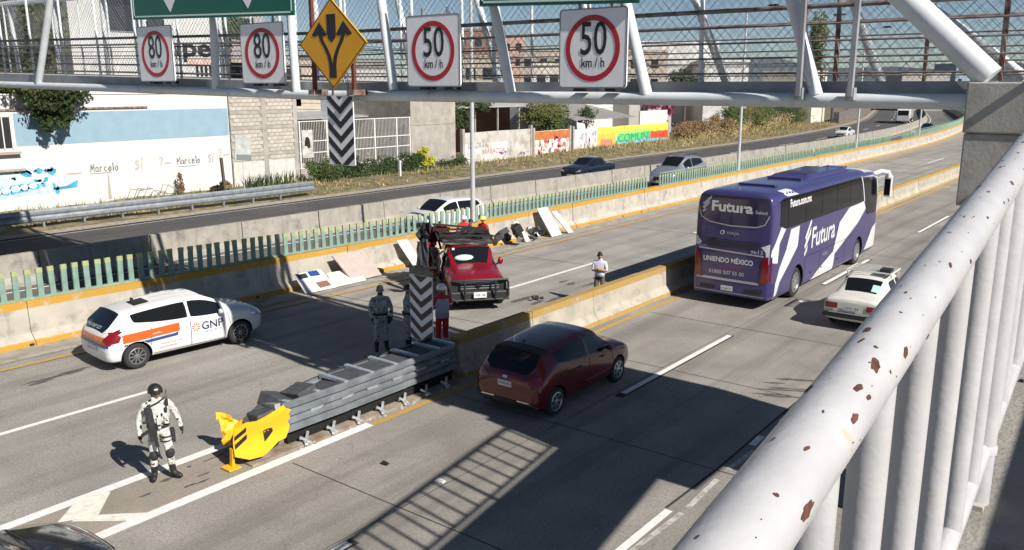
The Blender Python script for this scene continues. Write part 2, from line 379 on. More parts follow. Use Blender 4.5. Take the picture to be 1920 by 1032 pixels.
lft = barrier('carriageway_barrier', 'long concrete wall barrier with yellow bands carrying the green fence', lambda y: lbx(y) - .28, [(.34, 0), (.33, .14), (.12, .34), (.06, 1.2), (-.3, 1.2), (-.3, 0)], 3.6, -12, 400, barrier_mat('wall_concrete', .17, 1.0, (.40, .37, .315)))
m_b2 = barrier_mat('grey_concrete', .2, .5, (.30, .28, .24), False, False)
fbr = barrier('service_barrier', 'plain grey concrete barrier along the near edge of the dark far road', lambda y: sbx(y), [(.30, 0), (.28, .12), (.15, .35), (.10, 1.12), (-.10, 1.12), (-.15, .35), (-.28, .12), (-.3, 0)], 4.2, -12, 400, m_b2, .05)
# weep holes at the toe of the wall barrier
wh = MB()
for k in range(40):
    y = 6 + k * 1.75 + random.uniform(-.2, .2); x = lbx(y) + .058
    wh.box(x - .03, x + .006, y, y + .12, .03, .09)
stuff(wh.build('weep_hole', m_black, lft, world=True))
# ---------------------------------------------------------------- green picket fence on the wall barrier
m_pick = mat('green_fence_paint', (.19, .29, .24), .6, var=.18, scale=5, col2=(.40, .40, .18), c2=(.55, .68), c2scale=4)
m_pickcap = mat('yellowed_green_paint', (.33, .36, .17), .6, var=.2, scale=6)
fen = thing('picket_fence', 'green slatted anti-glare fence standing on the yellow topped wall barrier', 'fence', (-23.3, 8, 1.2))
pk = MB(); pk.prism([(-.025, -.078), (.025, -.078), (.025, .078), (-.025, .078)], 'z', 0, .62, 0); pk.prism([(-.03, -.084), (.03, -.084), (.03, .084), (-.03, .084)], 'z', .62, .74, 1)
pkm = pk.mesh('picket', [m_pick, m_pickcap]); rnd = random.Random(2)
pst = MB(); cnt = 0; y = -6.0
base = MB(); gaps = [(42.6, 43.9), (70, 70.5), (93.5, 98)]
while y < 230:
    if not any(a < y < b_ for a, b_ in gaps):
        x = lbx(y) - .4; h = (1.12 - .28 * sstep((y - 8) / 25))
        if y > 5 and cnt < 300:
            inst('picket', pkm, fen, Vector((x, y, 1.2)) - fen.location, (rnd.uniform(-.03, .03), rnd.uniform(-.03, .03), rnd.uniform(-.1, .1)), (1, 1, h)); cnt += 1
        else: pst.box(x - .02, x + .02, y - .08, y + .08, 1.2, 1.2 + .74 * h)
    y += .315 if y < 80 else .3
stuff(pst.build('far_picket', m_pick, fen, world=True))
for a, b_ in ((-6, 42.5), (44, 70), (70.6, 93.4), (98.1, 230)):
    base = MB(); ys_ = ysteps(a, b_)
    for i in range(len(ys_) - 1):
        base.bar((lbx(ys_[i]) - .4, ys_[i], 1.225), (lbx(ys_[i + 1]) - .4, ys_[i + 1], 1.225), .14, .05)
    base.build('base_rail', m_pick, fen, world=True)
    if a > 43:
        base = MB()
        for i in range(len(ys_) - 1):
            base.bar((lbx(ys_[i]) - .4, ys_[i], 1.93), (lbx(ys_[i + 1]) - .4, ys_[i + 1], 1.93), .06, .05)
        base.build('top_rail', m_pick, fen, world=True)
# ---------------------------------------------------------------- lamp posts in the fence line
m_pole = mat('pale_grey_pole', (.55, .56, .56), .4, metal=.3, var=.1, scale=3)
def lamp_post(y, label):
    x = lbx(y) - .34; t = thing('street_lamp', label, 'street lamp', (x, y, 1.2), group='street lamps along the wall barrier')
    b = MB(); b.tube([(0, 0, 0), (0, 0, 4), (0, 0, 10.3)], [.105, .09, .06], 12); b.build('pole', m_pole, t, smooth=True)
    b = MB(); b.box(-.15, .15, -.15, .15, 0, .03); b.build('base_plate', m_steel, t)
    for s in (1, -1):
        b = MB(); b.tube([(0, 0, 10.2), (s * .5, 0, 10.5), (s * 1.5, 0, 10.62)], .03, 8); b.build('arm', m_pole, t, smooth=True)
        b = MB(); b.prism([(1.4, 10.56), (1.5, 10.68), (1.95, 10.70), (2.1, 10.62), (2.05, 10.55)], 'y', -.13, .13); b.build('lamp_head', m_black, t)
    return t
lamp_post(27.4, 'tall grey lamp post rising behind the wrecked pickup and crossing a speed sign')
lamp_post(55.0, 'grey lamp post standing beyond the left edge of the purple coach roof')
lamp_post(81.4, 'grey lamp post beyond the front of the purple coach roof')
lamp_post(106.1, 'most distant grey lamp post, near the concrete bridge block')
# ---------------------------------------------------------------- guard rail of the far road
grl = thing('guard_rail', 'galvanised steel guard rail in front of the long white wall', 'guard rail', (-43, 10, 0))
def gx(y): return -43.25 + .55 * sstep((y - 16) / 16)
for a, b_ in [(-12 + 3.8 * k, -12 + 3.8 * (k + 1)) for k in range(12)] + [(33.6, 34.7)]:
    b = MB(); prof = [(.0, .42), (.07, .47), (.07, .54), (.0, .60), (.07, .66), (.07, .73), (.0, .79), (-.02, .79), (.045, .73), (.045, .66), (-.02, .6), (.045, .54), (.045, .47), (-.02, .42)]
    n_ = len(prof)
    for yy in (a, b_):
        for px, pz in prof: b.v.append((gx(yy) + px, yy, .40 + (pz - .42) * 1.6))
    for j in range(n_): b.f.append((j, (j + 1) % n_, n_ + (j + 1) % n_, n_ + j)); b.m.append(0)
    b.build('rail_panel', m_steel, grl, world=True)
for k in range(25):
    y = 1 + k * 1.95
    if y > 34: break
    b = MB(); b.box(gx(y) - .16, gx(y) - .03, y - .05, y + .05, 0, .85); b.build('post', m_steel, grl, world=True)
# ---------------------------------------------------------------- footbridge over the motorway
def kz(x, k=.0145): return k * max(0, -14.6 - x)
brg = thing('footbridge', 'grey steel truss footbridge crossing the whole motorway carrying the road signs', 'footbridge', (-14, 14, 6.9))
B = lambda mb, n, m, sm=False, **k: mb.build(n, m, brg, smooth=sm, world=True, **k)
XL, XR = -52, -1.9
for yy in (12.1, 16.2):
    b = MB(); b.tube([(XR, yy, 6.69), (-14.6, yy, 6.68), (XL, yy, 6.68 + kz(XL))], .1, 16); B(b, 'bottom_chord', m_gtube, True)
    b = MB(); b.tube([(XR - 2.6, yy, 9.75), (-14.6, yy, 9.78), (XL, yy, 9.78 + kz(XL))], .1, 12); B(b, 'top_chord', m_gtube, True)
front = [((-1.95, 6.98), (-4.85, 9.7), .165), ((-4.06, 6.76), (-5.05, 9.72), .092), ((-6.71, 6.74), (-7.62, 9.75), .092), ((-9.4, 6.75), (-10.17, 9.76), .092),
         ((-12.32, 6.79), (-12.78, 9.78), .092), ((-15.3, 6.75), (-15.40, 9.8), .092), ((-18.28, 6.8), (-18.1, 9.85), .092), ((-27.44, 6.95), (-25.72, 9.93), .1),
         ((-31.6, 7.0), (-29.3, 10), .092), ((-36, 7.0), (-34, 10), .092)]
for (a, b_, rr) in front:
    b = MB(); b.tube([(a[0], 12.1, a[1]), (b_[0], 12.1, b_[1])], rr, 14); B(b, 'diagonal', m_gtube, True)
back = [((-2.1, 7.0), (-5.6, 9.7)), ((-4.3, 6.9), (-5.5, 9.7)), ((-7.2, 6.9), (-8.5, 9.7)), ((-12.9, 6.9), (-13.9, 9.7)), ((-10, 6.9), (-11, 9.7)), ((-15.75, 6.9), (-16.4, 9.7)), ((-19.4, 6.9), (-19.5, 9.8)),
        ((-24, 7), (-24.1, 9.9)), ((-28.4, 7), (-28.4, 9.9)), ((-31.1, 7), (-31.1, 9.9)), ((-34.8, 7.1), (-34.7, 10)), ((-38.3, 7.1), (-38.6, 10))]
for a, b_ in back:
    b = MB(); b.tube([(a[0], 16.2, a[1]), (b_[0], 16.2, b_[1])], .085, 12); B(b, 'diagonal', m_gtube, True)
m_deckbeam = mat('grey_painted_beam', (.27, .28, .30), .55, metal=.2, var=.15, scale=2, col2=(.42, .43, .43), c2=(.5, .7), c2scale=.5)
m_deck = mat('deck_concrete', (.30, .29, .27), .9, var=.2, scale=3)
for yy in (12.33, 15.97):
    for a, b_ in ((XR, -14.6), (-14.6, XL)):
        b = MB(); b.bar((a, yy, 6.815 + kz(a, .019)), (b_, yy, 6.815 + kz(b_, .019)), .06, .26); B(b, 'edge_beam', m_deckbeam)
b = MB(); b.box(XR, 3.0, 12.9, 15.55, 6.76, 6.92); B(b, 'deck_slab', m_deck)
for a, b_ in ((XR, -14.6), (-14.6, XL)):
    b = MB(); b.bar((a, 14.15, 6.84 + kz(a, .019)), (b_, 14.15, 6.84 + kz(b_, .019)), 3.5, .16); B(b, 'deck_slab', m_deck)
x = -2.5
while x > XL:
    b = MB(); b.bar((x, 12.1, 6.66 + kz(x, .0145)), (x, 16.2, 6.66 + kz(x, .0145)), .12, .14); B(b, 'cross_beam', m_deckbeam)
    x -= 3.0
# hand rails: a handrail tube and four thinner bars on each side, posts
for yy in (12.45, 15.85):
    for i, z in enumerate((7.97, 7.73, 7.50, 7.28, 7.06)):
        b = MB()
        b.tube([(-1.2, yy, z), (-14.6, yy, z), (XL, yy, z + kz(XL, .019))], .034 if i == 0 else .014, 8)
        B(b, 'handrail' if i == 0 else 'rail_bar', m_rail_steel, True)
    x = -1.9 if yy < 13 else -1.5
    while x > -46:
        z0 = 6.95 + kz(x, .019); h = 9.6
        b = MB(); b.tube([(x, yy + (.05 if yy > 13 else .05), z0), (x - .04, yy + .05, h + kz(x, .019))], .034, 8); B(b, 'fence_post', m_rust if -6 < x < -1 else m_gtube, True)
        x -= 2.05
for z_ in (9.6,):
    for yy in (12.5, 15.9):
        b = MB(); b.tube([(-1.2, yy, z_), (-14.6, yy, z_), (XL, yy, z_ + kz(XL, .019))], .025, 8); B(b, 'fence_top_tube', m_gtube, True)
# chain-link infill, thin real wires
for yy in (12.53, 15.93):
    b = MB(); p = .105; z0, z1 = 6.98, 9.6; H = z1 - z0; x = XR + H; r_w = .0036
    while x > -46:
        for s in (1, -1):
            xa, xb = (x, x - H) if s > 0 else (x - H, x)
            ya = yy + s * .004
            A_ = Vector((xa, ya, z0 + kz(xa, .019))); C_ = Vector((xb, ya, z1 + kz(xb, .019)))
            if max(xa, xb) > -1.0:   # clip wires at the bridge end
                t = 0
                if xa > -1.0: A_ = A_.lerp(C_, (xa + 1.0) / max(.001, xa - xb))
                if xb > -1.0: C_ = C_.lerp(A_, (xb + 1.0) / max(.001, xb - A_.x))
            if (C_ - A_).length > .1:
                d = (C_ - A_).normalized(); q = d.cross(Vector((0, 1, 0))) * r_w; w = Vector((0, r_w, 0)); k = len(b.v)
                for P in (A_, C_): b.v += [tuple(P + q), tuple(P - q * .5 + w), tuple(P - q * .5 - w)]
                for i in range(3):
                    j = (i + 1) % 3; b.f.append((k + i, k + j, k + 3 + j, k + 3 + i)); b.m.append(0)
        x -= p * 1.414
    me = b.mesh('chain_link', mat('chain_link_wire', (.22, .23, .25), .5, metal=.4), brg.location, fix=False)
    o = inst('chain_link', me, brg); stuff(o)
# square grey hanger posts in front of the deck beam
for (xa, xb) in ((-4.24, -4.27), (-3.55, -3.54)):
    b = MB(); b.bar((xa, 11.9, 6.74), (xb - .0, 11.9, 9.7), .07); B(b, 'hanger_post', m_deckbeam, bevel=.006)
    b = MB(); b.box(xa - .055, xa + .055, 11.88, 12.0, 6.70, 6.86); B(b, 'bracket', m_deckbeam)
# ---------------------------------------------------------------- signs on the bridge
m_sw = mat('sign_white', (.80, .81, .83), .38, var=.04, scale=6); m_sr = mat('sign_red', (.42, .015, .03), .4); m_sk = mat('sign_black', (.012, .012, .016), .4)
m_sy = mat('sign_yellow', (.72, .34, .010), .42, var=.06, scale=5); m_sg = mat('sign_green', (.002, .105, .070), .4, var=.08, scale=1.5); m_sgw = mat('sign_green_border', (.55, .72, .62), .4)
m_sgrey = mat('dusty_sign_white', (.74, .74, .76), .5, var=.08, scale=4)
def rrect(x0, x1, z0, z1, r, n=4):
    pts = []
    for cx, cz, a in ((x1 - r, z1 - r, 0), (x0 + r, z1 - r, 90), (x0 + r, z0 + r, 180), (x1 - r, z0 + r, 270)):
        for i in range(n + 1): t = R(a + 90 * i / n); pts.append((cx + r * math.cos(t), cz + r * math.sin(t)))
    return pts
def ring_xz(mb, cx, cz, rx, rz, k, y0, y1, n=48, mi=0):
    for i in range(n):
        a, b_ = 2 * math.pi * i / n, 2 * math.pi * (i + 1) / n
        P = [(cx + q * rx * math.cos(t), cz + q * rz * math.sin(t)) for q, t in ((k, a), (1, a), (1, b_), (k, b_))]
        mb.prism(P, 'y', y0, y1, mi)
def speed_sign(x0, x1, z0, z1, txt, label):
    w = x1 - x0; h = z1 - z0; cx = (x0 + x1) / 2; cz = (z0 + z1) / 2; Y = 11.75
    t = thing('speed_limit_sign', label, 'road sign', (cx, Y, z0), group='speed limit signs on the footbridge')
    b = MB(); b.prism(rrect(x0, x1, z0, z1, .06), 'y', Y, Y + .03, 0); b.build('panel', m_sw, t, world=True)
    b = MB(); O = rrect(x0, x1, z0, z1, .06); I = rrect(x0 + .022, x1 - .022, z0 + .022, z1 - .022, .05); n = len(O)
    for i in range(n): j = (i + 1) % n; b.prism([O[i], O[j], I[j], I[i]], 'y', Y - .004, Y + .001)
    b.build('rim', m_signback, t, world=True)
    b = MB(); ring_xz(b, cx, cz + .0, .40 * w, .415 * h, .83, Y - .005, Y - .001); b.build('red_ring', m_sr, t, world=True)
    o = put_text(txt, 'digits', m_sk, t, (cx - .195 * w, Y - .006, cz - .075 * h), (1, 0, 0), (0, 0, 1), .43 * h / .73, .385 * w, bold=.004, world=True)
    o = put_text('km / h', 'unit_text', m_sk, t, (cx - .165 * w, Y - .006, cz - .235 * h), (1, 0, 0), (0, 0, 1), .125 * h / .73, .34 * w, bold=.0035, world=True)
    for s in (-.22, .25):
        b = MB(); b.box(cx + s * w - .09, cx + s * w + .09, Y + .03, Y + .28, z0 - .05, z0 + .02); b.build('bracket', m_black, t, world=True)
        b = MB(); b.box(cx + s * w - .02, cx + s * w + .02, Y + .031, Y + .06, z0 - .04, z1 + .12); b.build('stay', m_signback, t, world=True)
    return t
speed_sign(-20.98, -19.43, 6.97, 8.30, '80', 'white 80 km/h speed limit sign under the left end of the green arrow sign')
speed_sign(-16.70, -15.20, 6.92, 8.20, '80', 'white 80 km/h speed limit sign just left of the yellow diamond')
speed_sign(-11.58, -10.27, 6.86, 8.13, '50', 'smaller looking white 50 km/h speed limit sign just right of the yellow diamond')
speed_sign(-8.14, -6.88, 6.845, 8.07, '50', 'largest white 50 km/h speed limit sign, above the dark sedan on the far road')
# green overhead signs
def green_sign(x0, x1, za, zb, label):
    t = thing('overhead_sign', label, 'road sign', ((x0 + x1) / 2, 11.7, min(za, zb)), group='green overhead signs'); H = 2.2
    b = MB(); b.prism([(x0, za), (x1, zb), (x1, zb + H), (x0, za + H)], 'y', 11.68, 11.72); b.build('panel', m_sg, t, world=True)
    b = MB(); e = .05
    for q in ([(x0 + e, za + e), (x1 - e, zb + e), (x1 - e, zb + e + .035), (x0 + e, za + e + .035)], [(x0 + e, za + H - e), (x1 - e, zb + H - e), (x1 - e, zb + H - e - .035), (x0 + e, za + H - e - .035)],
              [(x0 + e, za + e), (x0 + e + .035, za + e), (x0 + e + .035, za + H - e), (x0 + e, za + H - e)], [(x1 - e - .035, zb + e), (x1 - e, zb + e), (x1 - e, zb + H - e), (x1 - e - .035, zb + H - e)]):
        b.prism(q, 'y', 11.675, 11.679)
    b.build('border', m_sgw, t, world=True)
    return t
gs = green_sign(-20.96, -14.72, 8.47, 8.29, 'wide green overhead sign with two white down arrows above the 80 km/h signs')
for cx, w, zt, ww in ((-19.27, .07, 8.57, .36), (-16.25, .07, 8.5, .36)):
    b = MB(); b.prism([(cx, zt), (cx + ww, zt + .42), (cx + ww * .9, zt + .47), (cx + w, zt + .33), (cx + w, zt + 1.2), (cx - w, zt + 1.2), (cx - w, zt + .33), (cx - ww * .9, zt + .47), (cx - ww, zt + .42)], 'y', 11.674, 11.679)
    b.build('arrow', m_sw, gs, world=True)
green_sign(-9.76, -6.66, 8.20, 8.09, 'green overhead sign of which only the lower edge shows, above the largest 50 sign')
# yellow diamond
t = thing('warning_sign', 'yellow diamond warning sign with black lane-split arrows round an island', 'road sign', (-13.49, 11.6, 6.82))
cx, cz, hx, hz, Y = -13.49, 7.69, 1.0, .87, 11.6
b = MB(); b.prism([(cx, cz - hz), (cx + hx, cz), (cx, cz + hz), (cx - hx, cz)], 'y', Y, Y + .03); b.build('panel', m_sy, t, world=True, bevel=.008)
b = MB()
for s in (1, -1):
    O = [(cx, cz - s * hz * .985), (cx + hx * .985, cz), (cx + hx * .955, cz), (cx, cz - s * hz * .955)]; b.prism(O, 'y', Y - .003, Y + .001)
    O = [(cx, cz - s * hz * .985), (cx - hx * .985, cz), (cx - hx * .955, cz), (cx, cz - s * hz * .955)]; b.prism(O, 'y', Y - .003, Y + .001)
b.build('border', m_sk, t, world=True)
b = MB(); b.prism([(cx - .13, cz + .56), (cx - .13, cz + .20), (cx - .1, cz + .10), (cx, cz + .02), (cx + .1, cz + .10), (cx + .13, cz + .20), (cx + .13, cz + .56)], 'y', Y - .005, Y - .001); b.build('island_symbol', m_sk, t, world=True)
for s in (1, -1):
    b = MB(); path = [(0.055, -.66), (.055, -.40), (.09, -.25), (.18, -.09), (.28, .04), (.34, .16), (.355, .26)]
    for i in range(len(path) - 1):
        (xa, za), (xb, zb) = path[i], path[i + 1]; w = .05
        b.prism([(cx + s * (xa - w), cz + za), (cx + s * (xa + w), cz + za), (cx + s * (xb + w), cz + zb), (cx + s * (xb - w), cz + zb)], 'y', Y - .005 - .0004 * s, Y - .001)
    b.prism([(cx + s * .355, cz + .42), (cx + s * .60, cz + .17), (cx + s * .47, cz + .14), (cx + s * .36, cz + .21), (cx + s * .25, cz + .14), (cx + s * .13, cz + .17)], 'y', Y - .0065, Y - .0055)
    b.build('arrow', m_sk, t, world=True)
for s, q in ((-.74, .9), (.45, .55)):
    b = MB(); b.box(cx + s - .035, cx + s + .035, Y + .1, Y + .17, 6.72, 9.75 if s < 0 else 7.5); b.build('post', mat('red_rust_post', (.13, .035, .025), .8, var=.3, scale=8), t, world=True)
    b = MB(); b.box(cx + s - .09, cx + s + .09, Y + .03, Y + .4, 6.70, 6.80); b.build('bracket', m_rust, t, world=True)
# hazard marker panels with chevrons
def clip(poly, x0, x1, z0, z1):
    def cut(P, f, ins):
        out = []
        for i in range(len(P)):
            a, b_ = P[i - 1], P[i]; fa, fb = f(a), f(b_)
            if (fa >= 0) != (fb >= 0):
                t_ = fa / (fa - fb); out.append((a[0] + (b_[0] - a[0]) * t_, a[1] + (b_[1] - a[1]) * t_))
            if fb >= 0: out.append(b_)
        return out
    for f in (lambda p: p[0] - x0, lambda p: x1 - p[0], lambda p: p[1] - z0, lambda p: z1 - p[1]):
        poly = cut(poly, f, 0)
        if len(poly) < 3: return None
    return poly
def hazard(t, x0, x1, z0, z1, Y, mw, per=.30, ph=0., rise=.30):
    b = MB(); b.prism(rrect(x0, x1, z0, z1, .03), 'y', Y, Y + .025); b.build('panel', mw, t, world=True)
    cx = (x0 + x1) / 2; z = z0 - .5 + ph; 
    while z < z1 + .2:
        b = MB(); any_ = False
        for s in (1, -1):
            xe = x1 - .008 if s > 0 else x0 + .008
            q = clip([(cx, z), (xe, z + rise), (xe, z + rise + per * .5), (cx, z + per * .5)], x0 + .008, x1 - .008, z0 + .008, z1 - .008)
            if q: b.prism(q, 'y', Y - .004, Y - .001); any_ = True
        if any_: b.build('chevron', m_sk, t, world=True)
        z += per
hz_ = thing('hazard_marker', 'black and white chevron marker panel hanging below the yellow diamond sign', 'road sign', (-13.5, 11.75, 6.0))
hazard(hz_, -13.90, -13.12, 5.29, 6.68, 11.75, m_sgrey, .29, .07)
for s in (-13.75, -13.3):
    b = MB(); b.box(s - .02, s + .02, 11.776, 11.80, 5.5, 6.95); b.build('hanger', m_signback, hz_, world=True)
# ---------------------------------------------------------------- ramp with the near railing
D = Vector((-.0325, 1, .107)); P0 = Vector((-.362, 1.675, 6.479))
rp = lambda y, dz=0, dx=0: P0 + D * (y - 1.675) + Vector((dx, 0, dz))
ramp = thing('access_ramp', 'grey concrete access ramp floor on which the white railing stands', 'ramp', (0, 0, 5))
m_ramp = mat('ramp_concrete', (.25, .235, .21), .95, var=.28, scale=2.2, bump=.5, bscale=40, col2=(.11, .10, .09), c2=(.55, .68), c2scale=2.2)
b = MB(); w = 1.85
for y0, y1 in ((-7, 12.2),):
    a0, a1 = rp(y0, -1.2, -.12), rp(y1, -1.2, -.12)
    b.hexa([a0 - Vector((0, 0, .3)), a0 + Vector((w, 0, -.3)), a1 + Vector((w, 0, -.3)), a1 - Vector((0, 0, .3)), a0, a0 + Vector((w, 0, 0)), a1 + Vector((w, 0, 0)), a1])
b.build('ramp_slab', m_ramp, ramp, world=True)
b = MB()
rnd = random.Random(11)
for k in range(60):
    y = 2.2 + rnd.random() * 3.4; x = rnd.random() * 1.0; p = rp(y, -1.195, -.05 + x); s_ = rnd.uniform(.006, .02); b.box(p.x - s_, p.x + s_, p.y - s_, p.y + s_, p.z - .01, p.z + s_ * .7)
stuff(b.build('chips', mat('concrete_chips', (.45, .42, .36), .9), ramp, world=True))
rl = thing('ramp_railing', 'white painted tube railing with rust chips in the right foreground', 'railing', (-.36, 1.7, 5.4))
def chips_on_tube(par, a, b_, r, n, seed, name='rust_chip', big=1.0, ang=None, tr=(0, 1)):
    """small ragged flakes of rust following the tube surface"""
    rn = random.Random(seed); mb = MB(); a = Vector(a); b_ = Vector(b_); d = (b_ - a).normalized(); u = d.cross(Vector((0, 0, 1))).normalized(); v = u.cross(d)
    L = (b_ - a).length
    for i in range(n):
        s = rn.uniform(*tr) * L; t_ = rn.uniform(0, 2 * math.pi) if ang is None else rn.uniform(*ang); sz = big * (.0012 + .0085 * rn.random() ** 5.0) * (r / .051) ** .6; el = rn.uniform(.8, 3.6)
        tw = rn.uniform(-.4, .4); ring = []
        kk = [rn.uniform(.6, 1.2) for _ in range(5)]
        for j in range(16):
            q = 2 * math.pi * j / 16; rr = sz * (kk[j * 5 // 16] * .6 + .4 * kk[(j * 5 // 16 + 1) % 5]) * rn.uniform(.8, 1.15); lo = math.cos(q) * rr * el; la = math.sin(q) * rr + lo * tw * .5
            th = t_ + la / r; ring.append(a + d * (s + lo) + (u * math.cos(th) + v * math.sin(th)) * (r + .0007))
        cc = a + d * s + (u * math.cos(t_) + v * math.sin(t_)) * (r + .0009)
        for j in range(16): mb.face([cc, ring[j], ring[(j + 1) % 16]])
    stuff(mb.build(name, m_chip, par, world=True))
TR = .051
b = MB(); b.tube([rp(-3.0), rp(15.2)], TR, 40); b.build('top_rail', m_rail, rl, smooth=True, world=True)
chips_on_tube(rl, rp(.55), rp(5.0), TR, 300, 4, ang=(0, math.pi * 2), tr=(0, 1))
chips_on_tube(rl, rp(.6), rp(4.2), TR, 6, 9, big=1.5, ang=(R(60), R(150)))
posts = [-2.6, .2, 3.24, 6.3, 9.3, 12.3]
for y in posts:
    b = MB(); b.tube([rp(y, -1.22), rp(y, -.01)], .047, 24); b.build('post', m_rail, rl, smooth=True, world=True)
    b = MB(); b.lathe([(.052, -.012), (.052, .012), (.047, .02)], 24, 'z', rp(y, -1.0)); b.build('weld_collar', m_rail, rl, smooth=True, world=True)
pys = []
for i in range(len(posts) - 1):
    a, c_ = posts[i], posts[i + 1]
    b = MB(); b.tube([rp(a + .04, -1.0), rp(c_ - .04, -1.0)], .036, 20); b.build('lower_rail', m_rail, rl, smooth=True, world=True)
    n_ = 8
    for k in range(1, n_): pys.append(a + (c_ - a) * k / n_)
pys = [p for p in pys if not (.3 < p < 3.1)] + [.55, .85, 1.14, 1.47, 1.83, 2.24, 2.65, 2.95]
for y in pys:
    b = MB(); b.tube([rp(y, -1.0), rp(y, -.02)], .034, 18); b.build('baluster', m_rail, rl, smooth=True, world=True)
for y in (1.14, 1.47, 1.83, 2.24, 2.65, 3.24, 3.7):
    chips_on_tube(rl, rp(y, -1.0), rp(y, -.05), .047 if y == 3.24 else .0342, 9, int(y * 100))
# the rail on the other side of the ramp
r2 = thing('ramp_railing', 'white railing along the right hand side of the access ramp', 'railing', (1.5, 1.7, 5.4))
b = MB(); b.tube([rp(-5, 0, 1.62), rp(12, 0, 1.62)], TR, 16); b.build('top_rail', m_rail, r2, smooth=True, world=True)
for k in range(6):
    b = MB(); b.tube([rp(-4 + 3 * k, -1.2, 1.62), rp(-4 + 3 * k, 0, 1.62)], .047, 12); b.build('post', m_rail, r2, smooth=True, world=True)
# ---------------------------------------------------------------- pier
m_pier = mat('board_marked_concrete', (.40, .38, .345), .9, var=.16, scale=2.5, bump=.15, bscale=25, col2=(.20, .19, .17), c2=(.5, .7), c2scale=1.5)
pier = thing('bridge_pier', 'grey concrete pier head carrying the right end of the footbridge', 'pier', (-.5, 12, 0))
b = MB(); b.box(-2.14, 1.0, 11.8, 16.6, 6.32, 6.93); b.build('upper_block', m_pier, pier, world=True, bevel=.02)
b = MB(); b.prism([(-2.125, 5.42), (.98, 5.42), (.98, 6.316), (-2.125, 6.316)], 'y', 11.82, 16.58); b.build('lower_block', m_pier, pier, world=True, bevel=.02)
b = MB(); b.box(-.3, .8, 13.2, 14.6, -.02, 5.418); b.build('column', m_pier, pier, world=True, bevel=.03)
# ---------------------------------------------------------------- roadside walls and buildings beyond the far road
m_wwhite = mat('white_wall_paint', (.56, .555, .54), .8, var=.05, scale=.8, bump=.15, bscale=12, col2=(.47, .455, .42), c2=(.60, .8), c2scale=.8)
m_blue = mat('pale_blue_wall_paint', (.23, .34, .42), .8, var=.06, scale=1.5)
m_gw = mat('grey_render', (.33, .305, .27), .9, var=.2, scale=1.3, bump=.4, bscale=12, col2=(.25, .23, .20), c2=(.5, .72), c2scale=.9)
m_blk = [mat('cement_block_a', (.38, .35, .30), .9, var=.14, scale=3, bump=.5, bscale=20), mat('cement_block_b', (.43, .395, .34), .9, var=.14, scale=3, bump=.5, bscale=20)]
m_mort = mat('mortar', (.33, .30, .26), .95)
m_glass = mat('dark_window_glass', (.02, .025, .03), .12)
WX = -50.0
wall = thing("white_wall", 'long white wall with a pale blue band behind the guard rail', "wall", (WX, 20, 0))
def wb(n, m, x0, x1, y0, y1, z0, z1, par, **k): b = MB(); b.box(x0, x1, y0, y1, z0, z1); return b.build(n, m, par, world=True, **k)
wb("wall", m_wwhite, WX - .3, WX, 2, 33.85, -.05, 6.35, wall)
wb('blue_band', m_blue, WX, WX + .012, 20.5, 33.8, 3.62, 5.38, wall)
wb('coping', m_wwhite, WX - .3, WX + .05, 2, 33.9, 6.35, 6.43, wall)
wb('pipe', m_rust, WX + .01, WX + .09, 19.2, 28.2, 5.52, 5.62, wall)
# barred window at the left edge
wb('window_frame', m_wwhite, WX, WX + .10, 18.2, 20.45, 3.35, 5.4, wall)
wb('window', m_black, WX + .10, WX + .112, 18.3, 20.3, 3.55, 5.2, wall)
for k in range(5): wb('window_bar', m_wwhite, WX + .13, WX + .17, 18.55 + k * .42, 18.61 + k * .42, 3.5, 5.25, wall)
wb('sill', mat('sill_concrete', (.35, .30, .24), .9), WX, WX + .3, 18.0, 20.6, 3.22, 3.34, wall)
wb('ledge', m_gw, WX, WX + .22, 15, 20.75, 2.3, 2.42, wall)
m_graf = mat('black_spray_paint', (.15, .15, .155), .8)
def wtxt(s, y, z, size, m, par=wall, x=WX + .012, width=None, name='graffiti_text', **k): return put_text(s, name, m, par, (x, y, z), (0, 1, 0), (0, 0, 1), size, width, world=True, **k)
STR = {'M': [[(0, 0), (.05, 1), (.3, .35), (.55, 1), (.6, 0)]], 'a': [[(.5, .5), (.2, .6), (0, .3), (.15, 0), (.45, .1), (.5, .5), (.55, 0)]], 'r': [[(.05, 0), (.08, .6)], [(.08, .4), (.25, .6), (.4, .55)]], 'c': [[(.45, .5), (.2, .6), (.0, .3), (.15, 0), (.45, .1)]],
    'e': [[(.05, .3), (.45, .35), (.35, .6), (.1, .55), (0, .25), (.2, 0), (.5, .1)]], 'l': [[(.1, 1.05), (.12, 0)]], 'o': [[(.25, .6), (0, .35), (.15, 0), (.4, .05), (.45, .4), (.25, .6)]], 's': [[(.5, .8), (.2, .9), (.1, .65), (.45, .4), (.35, .1), (0, .1)]], 'i': [[(.1, .0), (.14, .7)], [(.15, .9), (.35, 1.15)]], '-': [[(0, .4), (.9, .45)]], '?': [[(0, .9), (.3, 1.1), (.5, .8), (.25, .5), (.22, .25)]]}
def scrawl(s, y, z, h, m, seed, wd=.09):
    rr = random.Random(seed); mb = MB()
    for ch in s:
        for st in STR[ch]:
            P = [(y + u * h * .8 + rr.uniform(-.02, .02), z + v * h + rr.uniform(-.02, .02)) for u, v in st]
            for i in range(len(P) - 1):
                a, b_ = Vector(P[i]), Vector(P[i + 1]); d = (b_ - a).normalized(); nn = Vector((-d.y, d.x)) * wd * rr.uniform(.35, .6); a = a - d * .015; b_ = b_ + d * .015; x_ = WX + .012 + .0004 * len(mb.f)
                mb.face([(x_, *(a + nn)), (x_, *(b_ + nn)), (x_, *(b_ - nn)), (x_, *(a - nn))])
        y += h * (.62 if ch not in 'li-' else .34 if ch != '-' else .8)
    mb.build('graffiti_text', m, wall, world=True)
m_fade = mat('faded_spray', (.42, .355, .34), .8)
